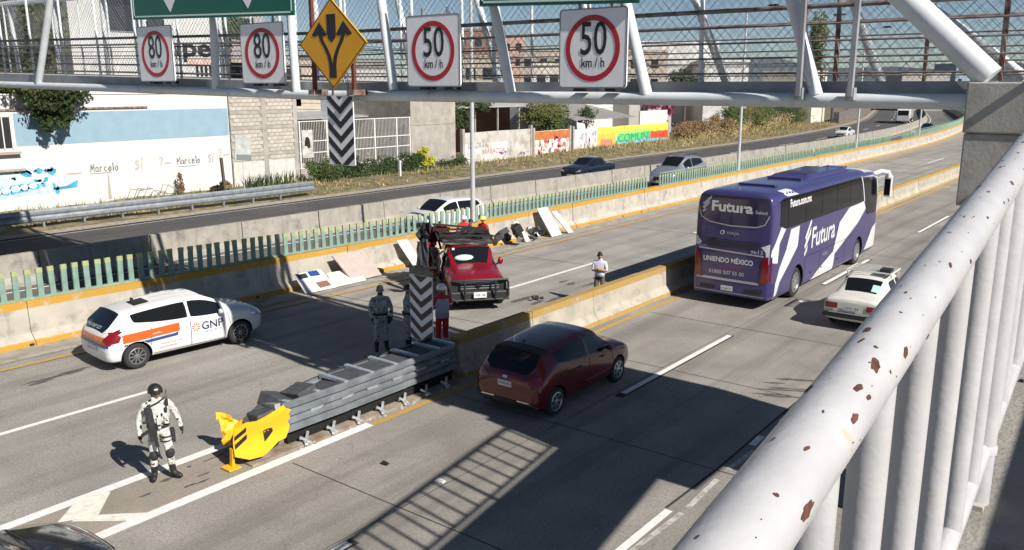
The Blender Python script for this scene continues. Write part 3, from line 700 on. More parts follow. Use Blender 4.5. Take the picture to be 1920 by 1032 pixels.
scrawl('Marcelo', 24.4, 1.92, .42, m_graf, 1, .055); scrawl('si', 27.1, 1.85, .6, m_fade, 2); scrawl('--', 23.0, 1.7, .5, m_fade, 3)
scrawl('Marcelo', 29.9, 1.98, .42, m_graf, 4, .055); scrawl('si', 32.1, 1.95, .5, m_graf, 5, .05); scrawl('?-', 28.7, 1.85, .6, m_fade, 6); scrawl('?-', 32.9, 2.1, .62, m_fade, 7)
for y, w_ in ((24.3, 1.3), (29.9, 1.25)): wb('graffiti_line', m_graf, WX, WX + .013, y, y + w_, 1.80, 1.83, wall)
wb('graffiti_line', m_graf, WX, WX + .013, 23.2, 23.9, 1.9, 1.92, wall)
b = MB(); b.prism([(25.28, .25), (25.48, .25), (25.40, 1.78), (25.35, 1.78)], 'x', WX, WX + .014); b.build('water_stain', mat('rust_stain', (.34, .31, .28), .9), wall, world=True)
def blob(par, cy, cz, ry, rz, m, name, x, seed, n=11, jag=.35):
    rr = random.Random(seed); mb = MB(); P = []
    for j in range(n):
        a = 2 * math.pi * j / n; q = 1 + rr.uniform(-jag, jag); P.append((x, cy + ry * q * math.cos(a), cz + rz * q * math.sin(a)))
    mb.face(P); return mb.build(name, m, par, world=True)
# blue bubble graffiti, lower left
blob(wall, 19.3, 1.35, 3.0, .62, mat('pale_blue_spray', (.42, .50, .55), .8, var=.15, scale=2), 'graffiti_ground', WX + .004, 7, 18, .25)
m_gb = mat('blue_spray_paint', (.05, .30, .50), .7, var=.4, scale=3); m_gl = mat('light_blue_spray', (.45, .62, .68), .7, var=.2, scale=4)
rn = random.Random(4)
y = 16.2
for i in range(11):
    wdt = rn.uniform(.28, .42); h = .42 - .02 * i; zc = .95 + .045 * i
    blob(wall, y + wdt, zc, wdt * 1.05, h, m_gb, 'graffiti_letter', WX + .006, 40 + i, 9, .18); blob(wall, y + wdt, zc + .02, wdt * .72, h * .66, m_gl if i % 3 else m_wwhite, 'graffiti_letter_fill', WX + .010, 80 + i, 9, .2)
    y += wdt * 1.35
for i in range(46):
    blob(wall, rn.uniform(17.5, 22.6), rn.uniform(1.05, 2.35), rn.uniform(.08, .34), rn.uniform(.05, .2), m_gb if i % 2 else m_gl, 'graffiti_splash', WX + .008, 120 + i, 8, .5)
b = MB(); b.prism([(22.1, 1.05), (23.5, 1.12), (23.6, 1.55), (23.2, 1.38), (22.9, 1.25), (22.2, 1.22)], 'x', WX, WX + .008); b.build('graffiti_tail', m_gb, wall, world=True)
# block wall beside it: every block its own piece
bw = thing('block_wall', 'cream cement block wall between the white warehouse and the barred gate', 'wall', (WX, 36.5, 0))
wb('wall_core', m_mort, WX - .3, WX - .03, 33.95, 39.35, -.1, 6.3, bw)
bmesh_ = [MB().box(0, .045, 0, .445, 0, .235).mesh('block', m) for m in m_blk]
for c_ in range(24):
    z = .05 + c_ * .258
    if c_ in (8, 15, 19): wb('ring_beam', m_gw, WX - .05, WX + .02, 33.95, 39.35, z, z + .235, bw); continue
    for k in range(12):
        y = 33.98 + k * .458 + (.229 if c_ % 2 else 0)
        if abs(y + .2 - 36.6) < .25 or y + .445 > 39.3: continue
        inst('block', bmesh_[rnd.random() < .5], bw, Vector((WX - .03 + rnd.uniform(-.006, .006), y, z)) - bw.location)
wb('pillar', m_gw, WX - .1, WX + .03, 36.45, 36.85, 0, 6.2, bw); wb('pillar', m_gw, WX - .2, WX + .04, 39.1, 39.45, 0, 6.2, bw)
wb('whitewash', mat('whitewash', (.54, .52, .49), .9, col2=(.45, .42, .36), c2=(.5, .62), c2scale=2.5), WX + .024, WX + .028, 33.97, 39.08, .1, 1.75, bw)
# small roadside board in front of it
bd = thing('roadside_board', 'faded square board on a thin white pole before the block wall', 'sign', (-45, 31.4, 0))
b = MB(); b.tube([(-45, 31.25, 0), (-45, 31.25, 3.2)], .03, 8); b.build('pole', m_pole, bd, world=True)
b = MB(); b.bar((-44.97, 30.75, 3.2), (-44.97, 31.85, 3.1), .03, 1.5); b.build('panel', mat('faded_board', (.40, .42, .40), .7, var=.25, scale=2), bd, world=True)
b = MB(); b.bar((-44.95, 30.8, 2.62), (-44.95, 31.85, 2.52), .02, .34); b.build('lower_strip', mat('dark_board', (.16, .19, .19), .7), bd, world=True)
po = MB(); po.bar((-45.6, 30.3, 0), (-45.5, 30.1, 2.6), .14); tag(po.build('timber_pole', mat('dark_timber', (.09, .07, .06), .9), None), 'short dark timber post leaning beside the faded square board', 'post')
# barred gate and fence in white
m_lw_ = mat('dirty_notice', (.45, .43, .40), .9, var=.3, scale=3)
gt = thing('barred_fence', 'white barred gate and fence between the block wall and the grey rendered wall', 'gate', (WX, 45, 0))
m_wbar = mat('white_bar', (.66, .65, .62), .6, var=.15, scale=6)
for z in (.95, 2.02, 2.85, 4.28): wb('rail', m_wbar, WX - .03, WX + .03, 39.5, 50.8, z, z + .06, gt)
for k, y in enumerate((39.6, 42.1, 43.3, 46.9, 49.3, 50.8)): wb('gate_post', m_wbar, WX - .05, WX + .05, y - .05, y + .05, .3, 4.35, gt)
bar = MB().box(-.011, .011, -.011, .011, 0, 3.3).mesh('bar', m_wbar)
for k in range(74): inst('bar', bar, gt, Vector((WX, 39.68 + k * .15, .95)) - gt.location)
wb('base_wall', m_gw, WX - .1, WX + .1, 39.5, 50.8, -.1, .93, gt)
wb('notice', m_lw_, WX + .04, WX + .06, 39.75, 40.75, 1.7, 3.7, gt)
blob(gt, 40.25, 2.75, .22, .38, m_black, 'notice_figure', WX + .065, 5, 9, .4)
yard = thing('yard_shed', 'low shed with a grey roof behind the white barred gate', 'building', (-60, 47, 0))
wb('wall', mat('shed_wall', (.30, .27, .23), .9, var=.3, scale=1), -66, -62, 38, 52, 0, 3.6, yard)
b = MB(); b.hexa([(-67, 37, 5.0), (-55, 37, 4.2), (-55, 52.5, 4.2), (-67, 52.5, 5.0), (-67, 37, 5.12), (-55, 37, 4.32), (-55, 52.5, 4.32), (-67, 52.5, 5.12)]); b.build('roof', mat('zinc_roof', (.34, .35, .36), .6, metal=.3, var=.15, scale=2), yard, world=True)
for y in (38, 43, 48, 52): wb('post', m_wbar, -55.4, -55.28, y, y + .12, 0, 4.2, yard)
wb('upper_wall', mat('blue_grey_wall', (.16, .19, .22), .8, var=.2, scale=1), -66.5, -66, 38, 58, 3.6, 6.6, yard)
wb('water_tank', mat('tank_grey', (.45, .46, .47), .7), -61, -60, 47, 48, 5.0, 6.4, yard, bevel=.1)
mech = MB(); rn = random.Random(9)
for k in range(24):
    y = 39.8 + rn.random() * 10.5; s_ = rn.uniform(.15, .55); x = -51.2 - rn.random() * 3; mech.box(x, x + s_, y, y + s_ * 1.3, 0, rn.uniform(.4, 1.7))
stuff(mech.build('scrap_heap', mat('scrap', (.22, .17, .13), .9, var=.5, scale=2)))
bpy.data.objects['scrap_heap']['label'] = 'heap of brown scrap and crates behind the white bars'
# grey rendered wall
gw = thing('rendered_wall', 'tall bare grey rendered wall right of the barred gate', 'wall', (WX, 53.6, 0))
wb('wall', m_gw, WX - 7, WX, 50.95, 56.45, -.1, 6.4, gw); wb('ledge', m_gw, WX, WX + .03, 51.0, 56.4, 3.62, 3.70, gw)
# low walls with graffiti and the colourful mural
def low_wall(y0, y1, z, m, label, name='boundary_wall', base=-.3):
    t = thing(name, label, 'wall', (WX + .4, (y0 + y1) / 2, 0), group='low walls along the far road')
    n = max(1, round((y1 - y0) / 3)); 
    for k in range(n):
        a = y0 + (y1 - y0) * k / n; c_ = y0 + (y1 - y0) * (k + 1) / n; wb('wall_panel', m, WX + .2, WX + .4, a + .008, c_ - .008, base, z + .012 * (k % 2), t)
    for y in (y0, y1): wb('post', m_gw, WX + .15, WX + .47, y - .14, y + .14, base, z + .35, t)
    return t
m_lw = mat('stained_white_wall', (.46, .435, .39), .9, var=.15, scale=1.2, bump=.3, bscale=15, col2=(.30, .27, .23), c2=(.5, .66), c2scale=.9)
lw1 = low_wall(57.0, 67.0, 2.75, m_lw, 'low grey block wall with white paint and red lettering, right of the rendered wall')
wb('whitewash', mat('whitewash_b', (.56, .545, .52), .9, col2=(.4, .37, .33), c2=(.52, .6), c2scale=1.1), WX + .40, WX + .425, 57.2, 63.2, .05, 1.75, lw1)
m_red = mat('faded_red_paint', (.38, .09, .10), .8, var=.3, scale=4)
wtxt('LA GRAN', 57.6, 1.35, .62, m_graf, lw1, WX + .43, 2.8, shear=.2); wtxt('BARBACOA', 59.4, .78, .62, m_red, lw1, WX + .43, 3.4, shear=.2)
for i in range(14): blob(lw1, rn.uniform(62, 66.5), rn.uniform(.35, .8), .22, .1, mat('violet_spray', (.35, .30, .42), .8) if i == 0 else bpy.data.materials['violet_spray'], 'graffiti_splash', WX + .428, 300 + i, 7, .5)
lw2 = low_wall(67.4, 73.7, 2.45, mat('rust_orange_wall', (.66, .60, .55), .9, var=.2, scale=2, col2=(.40, .22, .17), c2=(.5, .6), c2scale=1.6), 'low wall painted rust orange along the top with dark red graffiti')
wb('orange_band', mat('orange_paint', (.44, .14, .04), .85, var=.25, scale=2), WX + .40, WX + .425, 67.6, 73.5, 1.62, 2.42, lw2)
for i in range(26): blob(lw2, rn.uniform(68.2, 73.2), rn.uniform(.2, 1.8), rn.uniform(.1, .35), rn.uniform(.08, .3), bpy.data.materials['faded_red_paint'] if i % 3 else m_graf, 'graffiti_splash', WX + .43, 330 + i, 8, .45)
mur = low_wall(74.3, 95.1, 2.35, mat('mural_white', (.55, .54, .53), .85, var=.08, scale=2, col2=(.5, .48, .46), c2=(.6, .75), c2scale=1.4), 'long low wall with a rainbow coloured painted mural', 'mural_wall', -.4)
wb('back_panel', mat('streaky_white', (.66, .64, .60), .9, var=.3, scale=3), WX + .0, WX + .19, 88.5, 95.1, 2.3, 3.9, mur)
def mp(n, col, y0, y1, z0a, z1a, z0b, z1b, k):
    b = MB(); N = 14; rr = random.Random(k)
    top = [(y0 + (y1 - y0) * i / N, z1a + (z1b - z1a) * i / N + rr.uniform(-.07, .07)) for i in range(N + 1)]; bot = [(y0 + (y1 - y0) * i / N, z0a + (z0b - z0a) * i / N + rr.uniform(-.05, .05)) for i in range(N + 1)]
    for i in range(N): b.face([(WX + .41 + .004 * k, *bot[i]), (WX + .41 + .004 * k, *bot[i + 1]), (WX + .41 + .004 * k, *top[i + 1]), (WX + .41 + .004 * k, *top[i])])
    b.build(n, mat(n, col, .8, var=.2, scale=3), mur, world=True)
mp('mural_sky_blue', (.17, .50, .70), 80.5, 95, -.1, .9, .0, .9, 1); mp('mural_yellow', (.75, .62, .07), 79, 95, 1.35, 2.35, 1.2, 2.4, 2); mp('mural_orange', (.78, .42, .08), 79, 82.8, .35, 1.7, .35, 1.75, 3)
mp('mural_green', (.10, .48, .16), 83, 90.5, .55, 1.5, .8, 1.8, 4); mp('mural_light_green', (.35, .62, .12), 83, 90.2, 1.35, 1.75, 1.6, 2.0, 5); mp('mural_red', (.66, .08, .03), 90.6, 95, .7, 1.55, .6, 1.5, 6); mp('mural_lower_yellow', (.8, .55, .05), 91, 95, 1.3, 1.75, 1.3, 1.75, 5); mp('mural_brick', (.60, .20, .13), 79.6, 82.0, .3, 1.15, .3, 1.1, 7)
wtxt('COMUNI', 83.2, .62, 1.35, mat('mural_dark_green', (.02, .30, .22), .8), mur, WX + .455, 7.1, name='mural_letters'); wtxt('DAD', 91, .72, .95, mat('mural_deep_red', (.5, .03, .02), .8), mur, WX + .455, 3.6, name='mural_letters')
for i in range(22): blob(mur, rn.uniform(74.8, 79), rn.uniform(.3, 1.9), rn.uniform(.06, .2), rn.uniform(.1, .4), bpy.data.materials['faded_spray'] if i % 2 else bpy.data.materials['violet_spray'], 'graffiti_splash', WX + .43, 400 + i, 7, .5)
# ---------------------------------------------------------------- houses behind
def house(label, x0, x1, y0, y1, h, m, wins=(), roof=None, cat='building', name='house', z0=-.1, par=3):
    t = thing(name, label, cat, ((x0 + x1) / 2, (y0 + y1) / 2, 0)); wb('wall', m, x0, x1, y0, y1, z0, h, t)
    wb('parapet', m, x0 - .06, x1 + .06, y0 - .06, y1 + .06, h + .002, h + .25, t)
    for (a, c_, za, zb) in wins:
        wb('window_frame', m_signback, x1 - .02, x1 + .03, a - .08, c_ + .08, za - .08, zb + .08, t); wb('window_pane', m_glass, x1 + .03, x1 + .04, a, (a + c_) / 2 - .03, za, zb, t); wb('window_pane', m_glass, x1 + .03, x1 + .04, (a + c_) / 2 + .03, c_, za, zb, t)
    if roof: wb('roof_slab', roof, x0 - .4, x1 + .5, y0 - .4, y1 + .4, h + .26, h + .42, t)
    return t
m_h = {k: mat('house_' + k, c_, .9, var=.12, scale=.6, bump=.2, bscale=6, col2=tuple(q * .6 for q in c_), c2=(.6, .8), c2scale=.7) for k, c_ in dict(white=(.56, .555, .54), grey=(.34, .32, .30), brick=(.25, .135, .10), tan=(.42, .36, .29), cream=(.55, .51, .44), blue=(.25, .32, .38), pink=(.50, .33, .27), dark=(.075, .065, .06)).items()}
ub = house('white two storey building with dark windows and black lettering behind the left truss', -64, -52, 25.0, 34.9, 15.5, m_h['white'], [(27.3, 30.9, 10.1, 12.0)], None)
wtxt('grupe', 29.2, 8.75, 1.55, m_sk, ub, -51.96, 5.1, name='facade_letters', bold=.045)
wb('poster', mat('poster_pink', (.62, .45, .38), .8, var=.2, scale=1.5), -52, -51.95, 32.4, 34.8, 8.2, 8.6, ub)
for k in range(4): wb('vent_slot', m_sk, -52, -51.96, 33.0 + k * .33, 33.18 + k * .33, 7.45, 8.1, ub)
house('unplastered grey house left of the second 80 sign', -72, -60, 40.8, 44.5, 14.5, m_h['grey'], [(42, 43.2, 10.5, 12)])
house('cream low house behind the second 80 sign', -76, -60, 41.0, 50, 8.6, m_h['tan'], [(43, 44.4, 7.2, 8.2), (46.5, 48, 7.2, 8.2)])
house('dark brown workshop at the far left behind the bridge', -70, -54, 5, 24.5, 9.0, m_h['dark'], [(20, 22, 5.5, 7)])
def far(label, D, xa, xb, ya, m, depth=10, wins=0, name='house'):
    """a far building D metres away; xa..xb is where it stands across the view"""
    f = Vector((_F.x, _F.y, 0)).normalized(); P = lambda x_, dd: Vector((0, 0, 6.9)) + (_F + _R * (x_ - 960) / 1600 - _U * (159 - 516) / 1600) * dd
    a, c_ = P(xa, D), P(xb, D); h = 6.9 + (159 - ya) * D / 1600; t = thing(name, label, 'building', (a.x, a.y, 0))
    ang = math.atan2(c_.y - a.y, c_.x - a.x); L = (c_ - a).xy.length; t.rotation_euler.z = ang
    b = MB(); b.box(0, L, 0, depth, -.1, h); b.build('wall', m, t)
    b = MB(); b.box(-.15, L + .15, -.15, depth + .15, h + .002, h + .35); b.build('parapet', m, t)
    rr = random.Random(int(xa))
    for k in range(wins):
        wx = L * (k + .5) / wins + rr.uniform(-.3, .3)
        for z in [h - 2.6 - 3 * q for q in range(2)]:
            if z > 5:
                b = MB(); b.box(wx - .6, wx + .6, -.03, .02, z, z + 1.3); b.build('window', m_glass, t)
    return t
far('small grey flat roofed house left of the yellow diamond', 120, 556, 590, 108, m_h['grey'], 8, 2)
far('white low house beyond the yellow diamond', 150, 545, 610, 126, m_h['white'], 8, 3)
far('low grey shed right of the yellow diamond', 140, 640, 720, 118, m_h['grey'], 8, 2)
far('white long low roof right of the yellow diamond', 110, 640, 730, 138, m_h['white'], 8, 4)
far('reddish brick house immediately right of the first 50 sign', 150, 850, 945, 62, m_h['brick'], 12, 3)
far('tan house in front of the reddish brick house', 105, 870, 960, 110, m_h['tan'], 8, 3)
far('pale pink house between the two 50 signs', 170, 940, 985, 72, m_h['pink'], 10, 2)
far('brown house left of the largest 50 sign', 150, 975, 1060, 98, m_h['tan'], 8, 3)
far('pale house tucked left of the largest 50 sign', 120, 1000, 1075, 124, m_h['cream'], 8, 3)
far('tan block house behind the right leg after the largest 50 sign', 142, 1165, 1250, 100, m_h['tan'], 6, 2)
far('grey flat building low on the right horizon', 260, 1790, 1850, 122, m_h['blue'], 14, 3)
far('pale grey building at the right edge of the horizon', 230, 1690, 1780, 140, m_h['grey'], 10, 0)
wa = far('big white warehouse with a shallow pitched roof right of the largest 50 sign', 150, 1190, 1345, 84, m_h['white'], 30, 0, 'warehouse')
wa2 = far('second white warehouse stepping down to the right', 140, 1320, 1402, 118, m_h['white'], 30, 0, 'warehouse')
# sheds and roofs behind the low walls
sh = thing('tin_shed', 'dark open shed with a grey tin roof behind the low graffiti wall', 'shed', (-56, 70, 0))
b = MB(); b.hexa([(-62, 60, 5.4), (-54, 60, 4.7), (-54, 77, 4.7), (-62, 77, 5.4), (-62, 60, 5.5), (-54, 60, 4.8), (-54, 77, 4.8), (-62, 77, 5.5)]); b.build('roof', mat('tin_roof', (.42, .42, .41), .6, metal=.2, var=.2, scale=2), sh, world=True)
wb('wall', m_h['brick'], -62, -60, 60, 77, 0, 5.2, sh)
for y in (60.5, 64, 67.5, 71, 74.5): wb('post', m_gw, -54.3, -54.15, y, y + .15, 0, 4.7, sh)
sh2 = thing('lean_to', 'grey lean-to roof behind the mural wall', 'shed', (-55, 86, 0))
b = MB(); b.hexa([(-60, 78, 4.6), (-52, 78, 3.1), (-52, 91, 3.1), (-60, 91, 4.6), (-60, 78, 4.7), (-52, 78, 3.2), (-52, 91, 3.2), (-60, 91, 4.7)]); b.build('roof', mat('old_roof', (.22, .21, .20), .8, var=.2, scale=2), sh2, world=True)
wb('wall', m_h['white'], -66, -60.5, 80, 100, 0, 6.6, sh2)
house('cream house with a dark doorway beyond the purple bougainvillea', -66, -58, 100, 112, 5.2, m_h['grey'], [(103, 105, 2.5, 4)])
house('tall whitish wall beyond the dense green bank', -60, -51, 150, 157, 9, m_h['cream'], [])
sw = thing('stone_wall', 'dark grey stone retaining wall along the far road near the truck', 'wall', (-53, 180, 0))
b = MB(); b.prism([(shift(158) - 43.6, 158), (shift(190) - 43.4, 190), (shift(260) - 43.2, 260), (shift(260) - 44.4, 260), (shift(190) - 44.4, 190), (shift(158) - 44.6, 158)], 'z', -.1, 2.1); b.build('wall', mat('stone', (.13, .12, .115), .95, var=.4, scale=1.6, bump=1, bscale=4), sw, world=True)
# hills and hazy ridge on the horizon
hb = MB(); N = 60; pts = []
for i in range(N + 1):
    a = R(-75 + 130 * i / N); d = 3600; z = 60 + 34 * math.sin(i * .31) + 22 * math.sin(i * .83 + 1) + 10 * math.sin(i * 2.1)
    pts.append((d * math.sin(a), d * math.cos(a), max(15, z)))
for i in range(N):
    a, c_ = pts[i], pts[i + 1]; hb.face([(a[0], a[1], -5), (c_[0], c_[1], -5), c_, a]); hb.face([a, c_, (c_[0] * 1.2, c_[1] * 1.2, -5), (a[0] * 1.2, a[1] * 1.2, -5)])
struct(hb.build('hills', mat('hazy_hill', (.16, .19, .22), 1, var=.1, scale=.002), smooth=True))
# ---------------------------------------------------------------- vehicles
m_glassc = mat('car_glass', (.008, .010, .012), .08, spec=.35)
m_tyre = mat('tyre_rubber', (.022, .022, .023), .85, bump=.3, bscale=60)
m_dark = mat('dark_plastic', (.018, .018, .019), .55)
m_well = mat('wheel_arch_black', (.006, .006, .006), .95)
m_rimd = mat('dark_alloy', (.13, .13, .14), .35, metal=.8); m_rims = mat('silver_alloy', (.50, .51, .53), .3, metal=.85)
m_rimh = mat('machined_dark_alloy', (.28, .28, .29), .35, metal=.7); m_tail = mat('tail_lamp_red', (.17, .006, .008), .15, coat=.6); m_head = mat('head_lamp', (.50, .53, .56), .08, metal=.5, coat=.6)
m_plate = mat('number_plate', (.62, .63, .62), .5); m_platet = mat('plate_ink', (.05, .06, .09), .6)
m_chrome = mat('chrome', (.65, .66, .68), .15, metal=1)
m_seam = mat('panel_gap', (.012, .012, .012), .8)
def new_from(o):
    dg = bpy.context.evaluated_depsgraph_get(); return bpy.data.meshes.new_from_object(o.evaluated_get(dg))
def ring_pts(st):
    y, hw, zb, zsh, zt, wr, sq = st
    h = zt - zsh; cab = h > .22
    p = [(0, zb), (.62 * hw, zb), (.93 * hw, zb + .04), (hw * .985, zb + .16), (hw, zb + (zsh - zb) * .55), (hw * .985, zsh - .07), (hw * .94 if cab else hw * .9, zsh)]
    if cab: p += [(wr + .02, zt - .115), (wr * .90, zt - .035), (wr * .5, zt - .006), (0, zt)]
    else: p += [(hw * .74, zsh + h * .55), (hw * .55, zsh + h * .8), (hw * .3, zsh + h * .96), (0, zt)]
    return [(x, y, z) for x, z in p]
def shell(stations, glass, mats, arches, wr_, width, sub=2, crease=.35, cang=55):
    """loft through the stations, smooth it, cut the wheel arches; returns bpy mesh with material slots 0 paint, 1 glass, 2 arch"""
    bm = bmesh.new(); rows = []
    for st in stations:
        P = ring_pts(st); full = P + [(-x, y, z) for x, y, z in reversed(P[1:-1])]
        rows.append([bm.verts.new(p) for p in full])
    n = len(rows[0])
    cl = bm.edges.layers.float.new('crease_edge')
    for i in range(len(rows) - 1):
        for j in range(n):
            k = (j + 1) % n; f = bm.faces.new((rows[i][j], rows[i][k], rows[i + 1][k], rows[i + 1][j])); jj = j if j < 10 else n - 1 - j
            g_ = glass.get(i)
            if g_ and ((jj == 6 and 's' in g_) or (jj in (8, 9) and ('w' in g_ or 'r' in g_))): f.material_index = 1
    for r_, rev in ((rows[0], True), (rows[-1], False)):
        # ladder cap: quads between the right and left halves
        R_ = r_[:11]; L_ = [r_[0]] + [r_[n - q] for q in range(1, 10)] + [r_[10]]
        for q in range(10):
            vs = [R_[q], R_[q + 1], L_[q + 1], L_[q]]; u = []
            for v in vs:
                if v not in u: u.append(v)
            if len(u) > 2: bm.faces.new(u)
    bmesh.ops.recalc_face_normals(bm, faces=bm.faces)
    for e in bm.edges:
        ms = {f.material_index for f in e.link_faces}
        if len(ms) > 1: e[cl] = 1.0 if 's' in ''.join(glass.values()) else .8
        elif len(e.link_faces) == 2 and e.calc_face_angle(0) > R(cang): e[cl] = crease
    vl = bm.verts.layers.float.new('crease_vert')
    for v in bm.verts:
        es = [e for e in v.link_edges if len({f.material_index for f in e.link_faces}) > 1]
        if len(es) == 2:
            d0 = (es[0].other_vert(v).co - v.co).normalized(); d1 = (es[1].other_vert(v).co - v.co).normalized()
            if d0.dot(d1) > -.80: v[vl] = .85
    me = bpy.data.meshes.new('shell'); bm.to_mesh(me); bm.free()
    for m in mats: me.materials.append(m)
    o = bpy.data.objects.new('shell', me); COL.objects.link(o)
    md = o.modifiers.new('s', 'SUBSURF'); md.levels = sub; md.render_levels = sub
    me2 = new_from(o); o.modifiers.clear(); o.data = me2
    for (ya, ra) in arches:
        cb = MB()
        for s in (1, -1):
            cb.lathe([(ra, s * (width * .62)), (ra, s * (width / 2 - .30))], 28, 'x', (0, ya, wr_), 2)
        cme = cb.mesh('cut', mats); co = bpy.data.objects.new('cut', cme); COL.objects.link(co)
        md = o.modifiers.new('b', 'BOOLEAN'); md.operation = 'DIFFERENCE'; md.solver = 'EXACT'; md.object = co
        me3 = new_from(o); o.modifiers.clear(); o.data = me3; bpy.data.objects.remove(co)
    me = o.data; bpy.data.objects.remove(o); return me
def split_glass(me, parent, name_of):
    """glass faces leave the shell and become window parts, one per connected pane"""
    bm = bmesh.new(); bm.from_mesh(me); bm.faces.ensure_lookup_table(); seen = set(); comps = []
    for f in bm.faces:
        if f.material_index != 1 or f.index in seen: continue
        st = [f]; seen.add(f.index); cp = []
        while st:
            q = st.pop(); cp.append(q)
            for e in q.edges:
                for w in e.link_faces:
                    if w.material_index == 1 and w.index not in seen: seen.add(w.index); st.append(w)
        comps.append(cp)
    for cp in comps:
        b = MB(); c = Vector()
        for f in cp: c += f.calc_center_median()
        c /= len(cp)
        for f in cp: b.face([v.co for v in f.verts])
        o = b.build(name_of(c), m_glassc, parent); me2 = o.data; me2.polygons.foreach_set('use_smooth', [True] * len(me2.polygons))
    bmesh.ops.delete(bm, geom=[f for f in bm.faces if f.material_index == 1], context='FACES'); bm.to_mesh(me); bm.free()
AX = {'R': (lambda u, v: ((5, u, v), (-1, 0, 0))), 'L': (lambda u, v: ((-5, u, v), (1, 0, 0))), 'B': (lambda u, v: ((u, -20, v), (0, 1, 0))), 'F': (lambda u, v: ((u, 20, v), (0, -1, 0))), 'T': (lambda u, v: ((u, v, 9), (0, 0, -1)))}
def decal(bvh, polys, axis, m, name, parent, off=.006, res=.07, bm=None, face=.30):
    """a thin piece that follows the body: 2-D outlines dropped onto the surface along an axis"""
    if bm is None:
        bm = bmesh.new()
        for P in polys: bm.faces.new([bm.verts.new((u, v, 0)) for u, v in P])
    bmesh.ops.triangulate(bm, faces=bm.faces)
    for _ in range(6):
        es = [e for e in bm.edges if e.calc_length() > res]
        if not es: break
        bmesh.ops.subdivide_edges(bm, edges=es, cuts=1); bmesh.ops.triangulate(bm, faces=bm.faces)
    dead = []
    for v in bm.verts:
        o, d = AX[axis](v.co.x, v.co.y); hit = bvh.ray_cast(Vector(o), Vector(d))
        if hit[0] is None or abs(hit[1].dot(Vector(d))) < face: dead.append(v); continue
        v.co = hit[0] - Vector(d) * off * .6 + hit[1] * off * (.4 if hit[1].dot(Vector(d)) < 0 else -.4)
    bmesh.ops.delete(bm, geom=dead, context='VERTS')
    bmesh.ops.recalc_face_normals(bm, faces=bm.faces)
    me = bpy.data.meshes.new(name); bm.to_mesh(me); bm.free(); me.materials.append(m); me.polygons.foreach_set('use_smooth', [True] * len(me.polygons))
    o = bpy.data.objects.new(name, me); COL.objects.link(o); o.parent = parent; return o
def decal_text(bvh, s, u0, v0, width, size, axis, m, name, parent, bold=0., shear=0., off=.008, res=.15, flip=False, slope=0.):
    bm = text_bm(s, size, bold, 1, shear); xs = [v.co.x for v in bm.verts]; k = width / (max(xs) - min(xs))
    for v in bm.verts: v.co = Vector(((u0 + (v.co.x - min(xs)) * k * (-1 if flip else 1)), v0 + v.co.y + slope * (v.co.x - min(xs)) * k, 0))
    return decal(bvh, None, axis, m, name, parent, off, res, bm)
def ribbon(pts, w):
    out = []
    for i in range(len(pts) - 1):
        a, b_ = Vector(pts[i]), Vector(pts[i + 1]); d = (b_ - a); d = Vector((-d.y, d.x)).normalized() * w / 2
        out.append([tuple(a + d), tuple(b_ + d), tuple(b_ - d), tuple(a - d)])
    return out
_wc = {}
def wheel_meshes(r, w, style):
    k = (round(r, 3), round(w, 3), style)
    if k in _wc: return _wc[k]
    b = MB(); b.lathe([(r * .45, -w * .36), (r * .62, -w * .36), (r * .62, w * .36), (r * .45, w * .36)], 20, 'x'); hub = b.mesh('wheel', m_well)
    b = MB(); b.lathe([(r * .66, -w * .5), (r * .9, -w * .5), (r * .985, -w * .38), (r, -w * .2), (r, w * .2), (r * .985, w * .38), (r * .9, w * .5), (r * .66, w * .5), (r * .64, w * .3), (r * .64, -w * .3), (r * .66, -w * .5)], 30, 'x', cap=False); ty = b.mesh('tyre', m_tyre); smoothen(ty, 30)
    # rim: barrel ring, spokes, hub cap (outer side = +x)
    b = MB(); N = {'ten': 10, 'five': 5, 'seven': 7, 'steel': 12, 'bus': 10}[style]; R0 = r * .67
    for i in range(30):
        a, c_ = 2 * math.pi * i / 30, 2 * math.pi * (i + 1) / 30
        P = lambda q, t, x: (x, q * math.cos(t), q * math.sin(t))
        for (q0, x0, q1, x1) in ((R0, w * .5, R0 * .92, w * .53), (R0 * .92, w * .53, R0 * .86, w * .40)):
            b.face([P(q0, a, x0), P(q0, c_, x0), P(q1, c_, x1), P(q1, a, x1)])
    b.lathe([(R0 * .2, w * .3), (R0 * .22, w * .47), (R0 * .12, w * .50)], 14, 'x')
    for i in range(N):
        a = 2 * math.pi * i / N; d = Vector((0, math.cos(a), math.sin(a))); s_ = d.cross(Vector((1, 0, 0))); wd = {'ten': .055, 'five': .15, 'seven': .10, 'steel': .11, 'bus': .10}[style] * R0 * 1.4
        p, q = d * R0 * .15 + Vector((w * .47, 0, 0)), d * R0 * .9 + Vector((w * .45, 0, 0)); t_ = Vector((w * .12, 0, 0))
        b.hexa([p - s_ * wd * .8 - t_, p + s_ * wd * .8 - t_, q + s_ * wd - t_, q - s_ * wd - t_, p - s_ * wd * .8, p + s_ * wd * .8, q + s_ * wd, q - s_ * wd])
    rim = b.mesh('rim', [m_rimd if style in ('x',) else m_rims]); _wc[k] = (hub, ty, rim); return _wc[k]
def add_wheels(t, ys, tx, r, w, style, mrim=None, skip=()):
    hub, ty, rim = wheel_meshes(r, w, style)
    for i, y in enumerate(ys):
        for s in (1, -1):
            if (i, s) in skip: continue
            h = inst('wheel', hub, t, (s * tx, y, r), (0, 0, 0 if s > 0 else math.pi)); inst('tyre', ty, h); q = inst('rim', rim, h)
            if mrim: q.material_slots[0].link = 'OBJECT'; q.material_slots[0].material = mrim
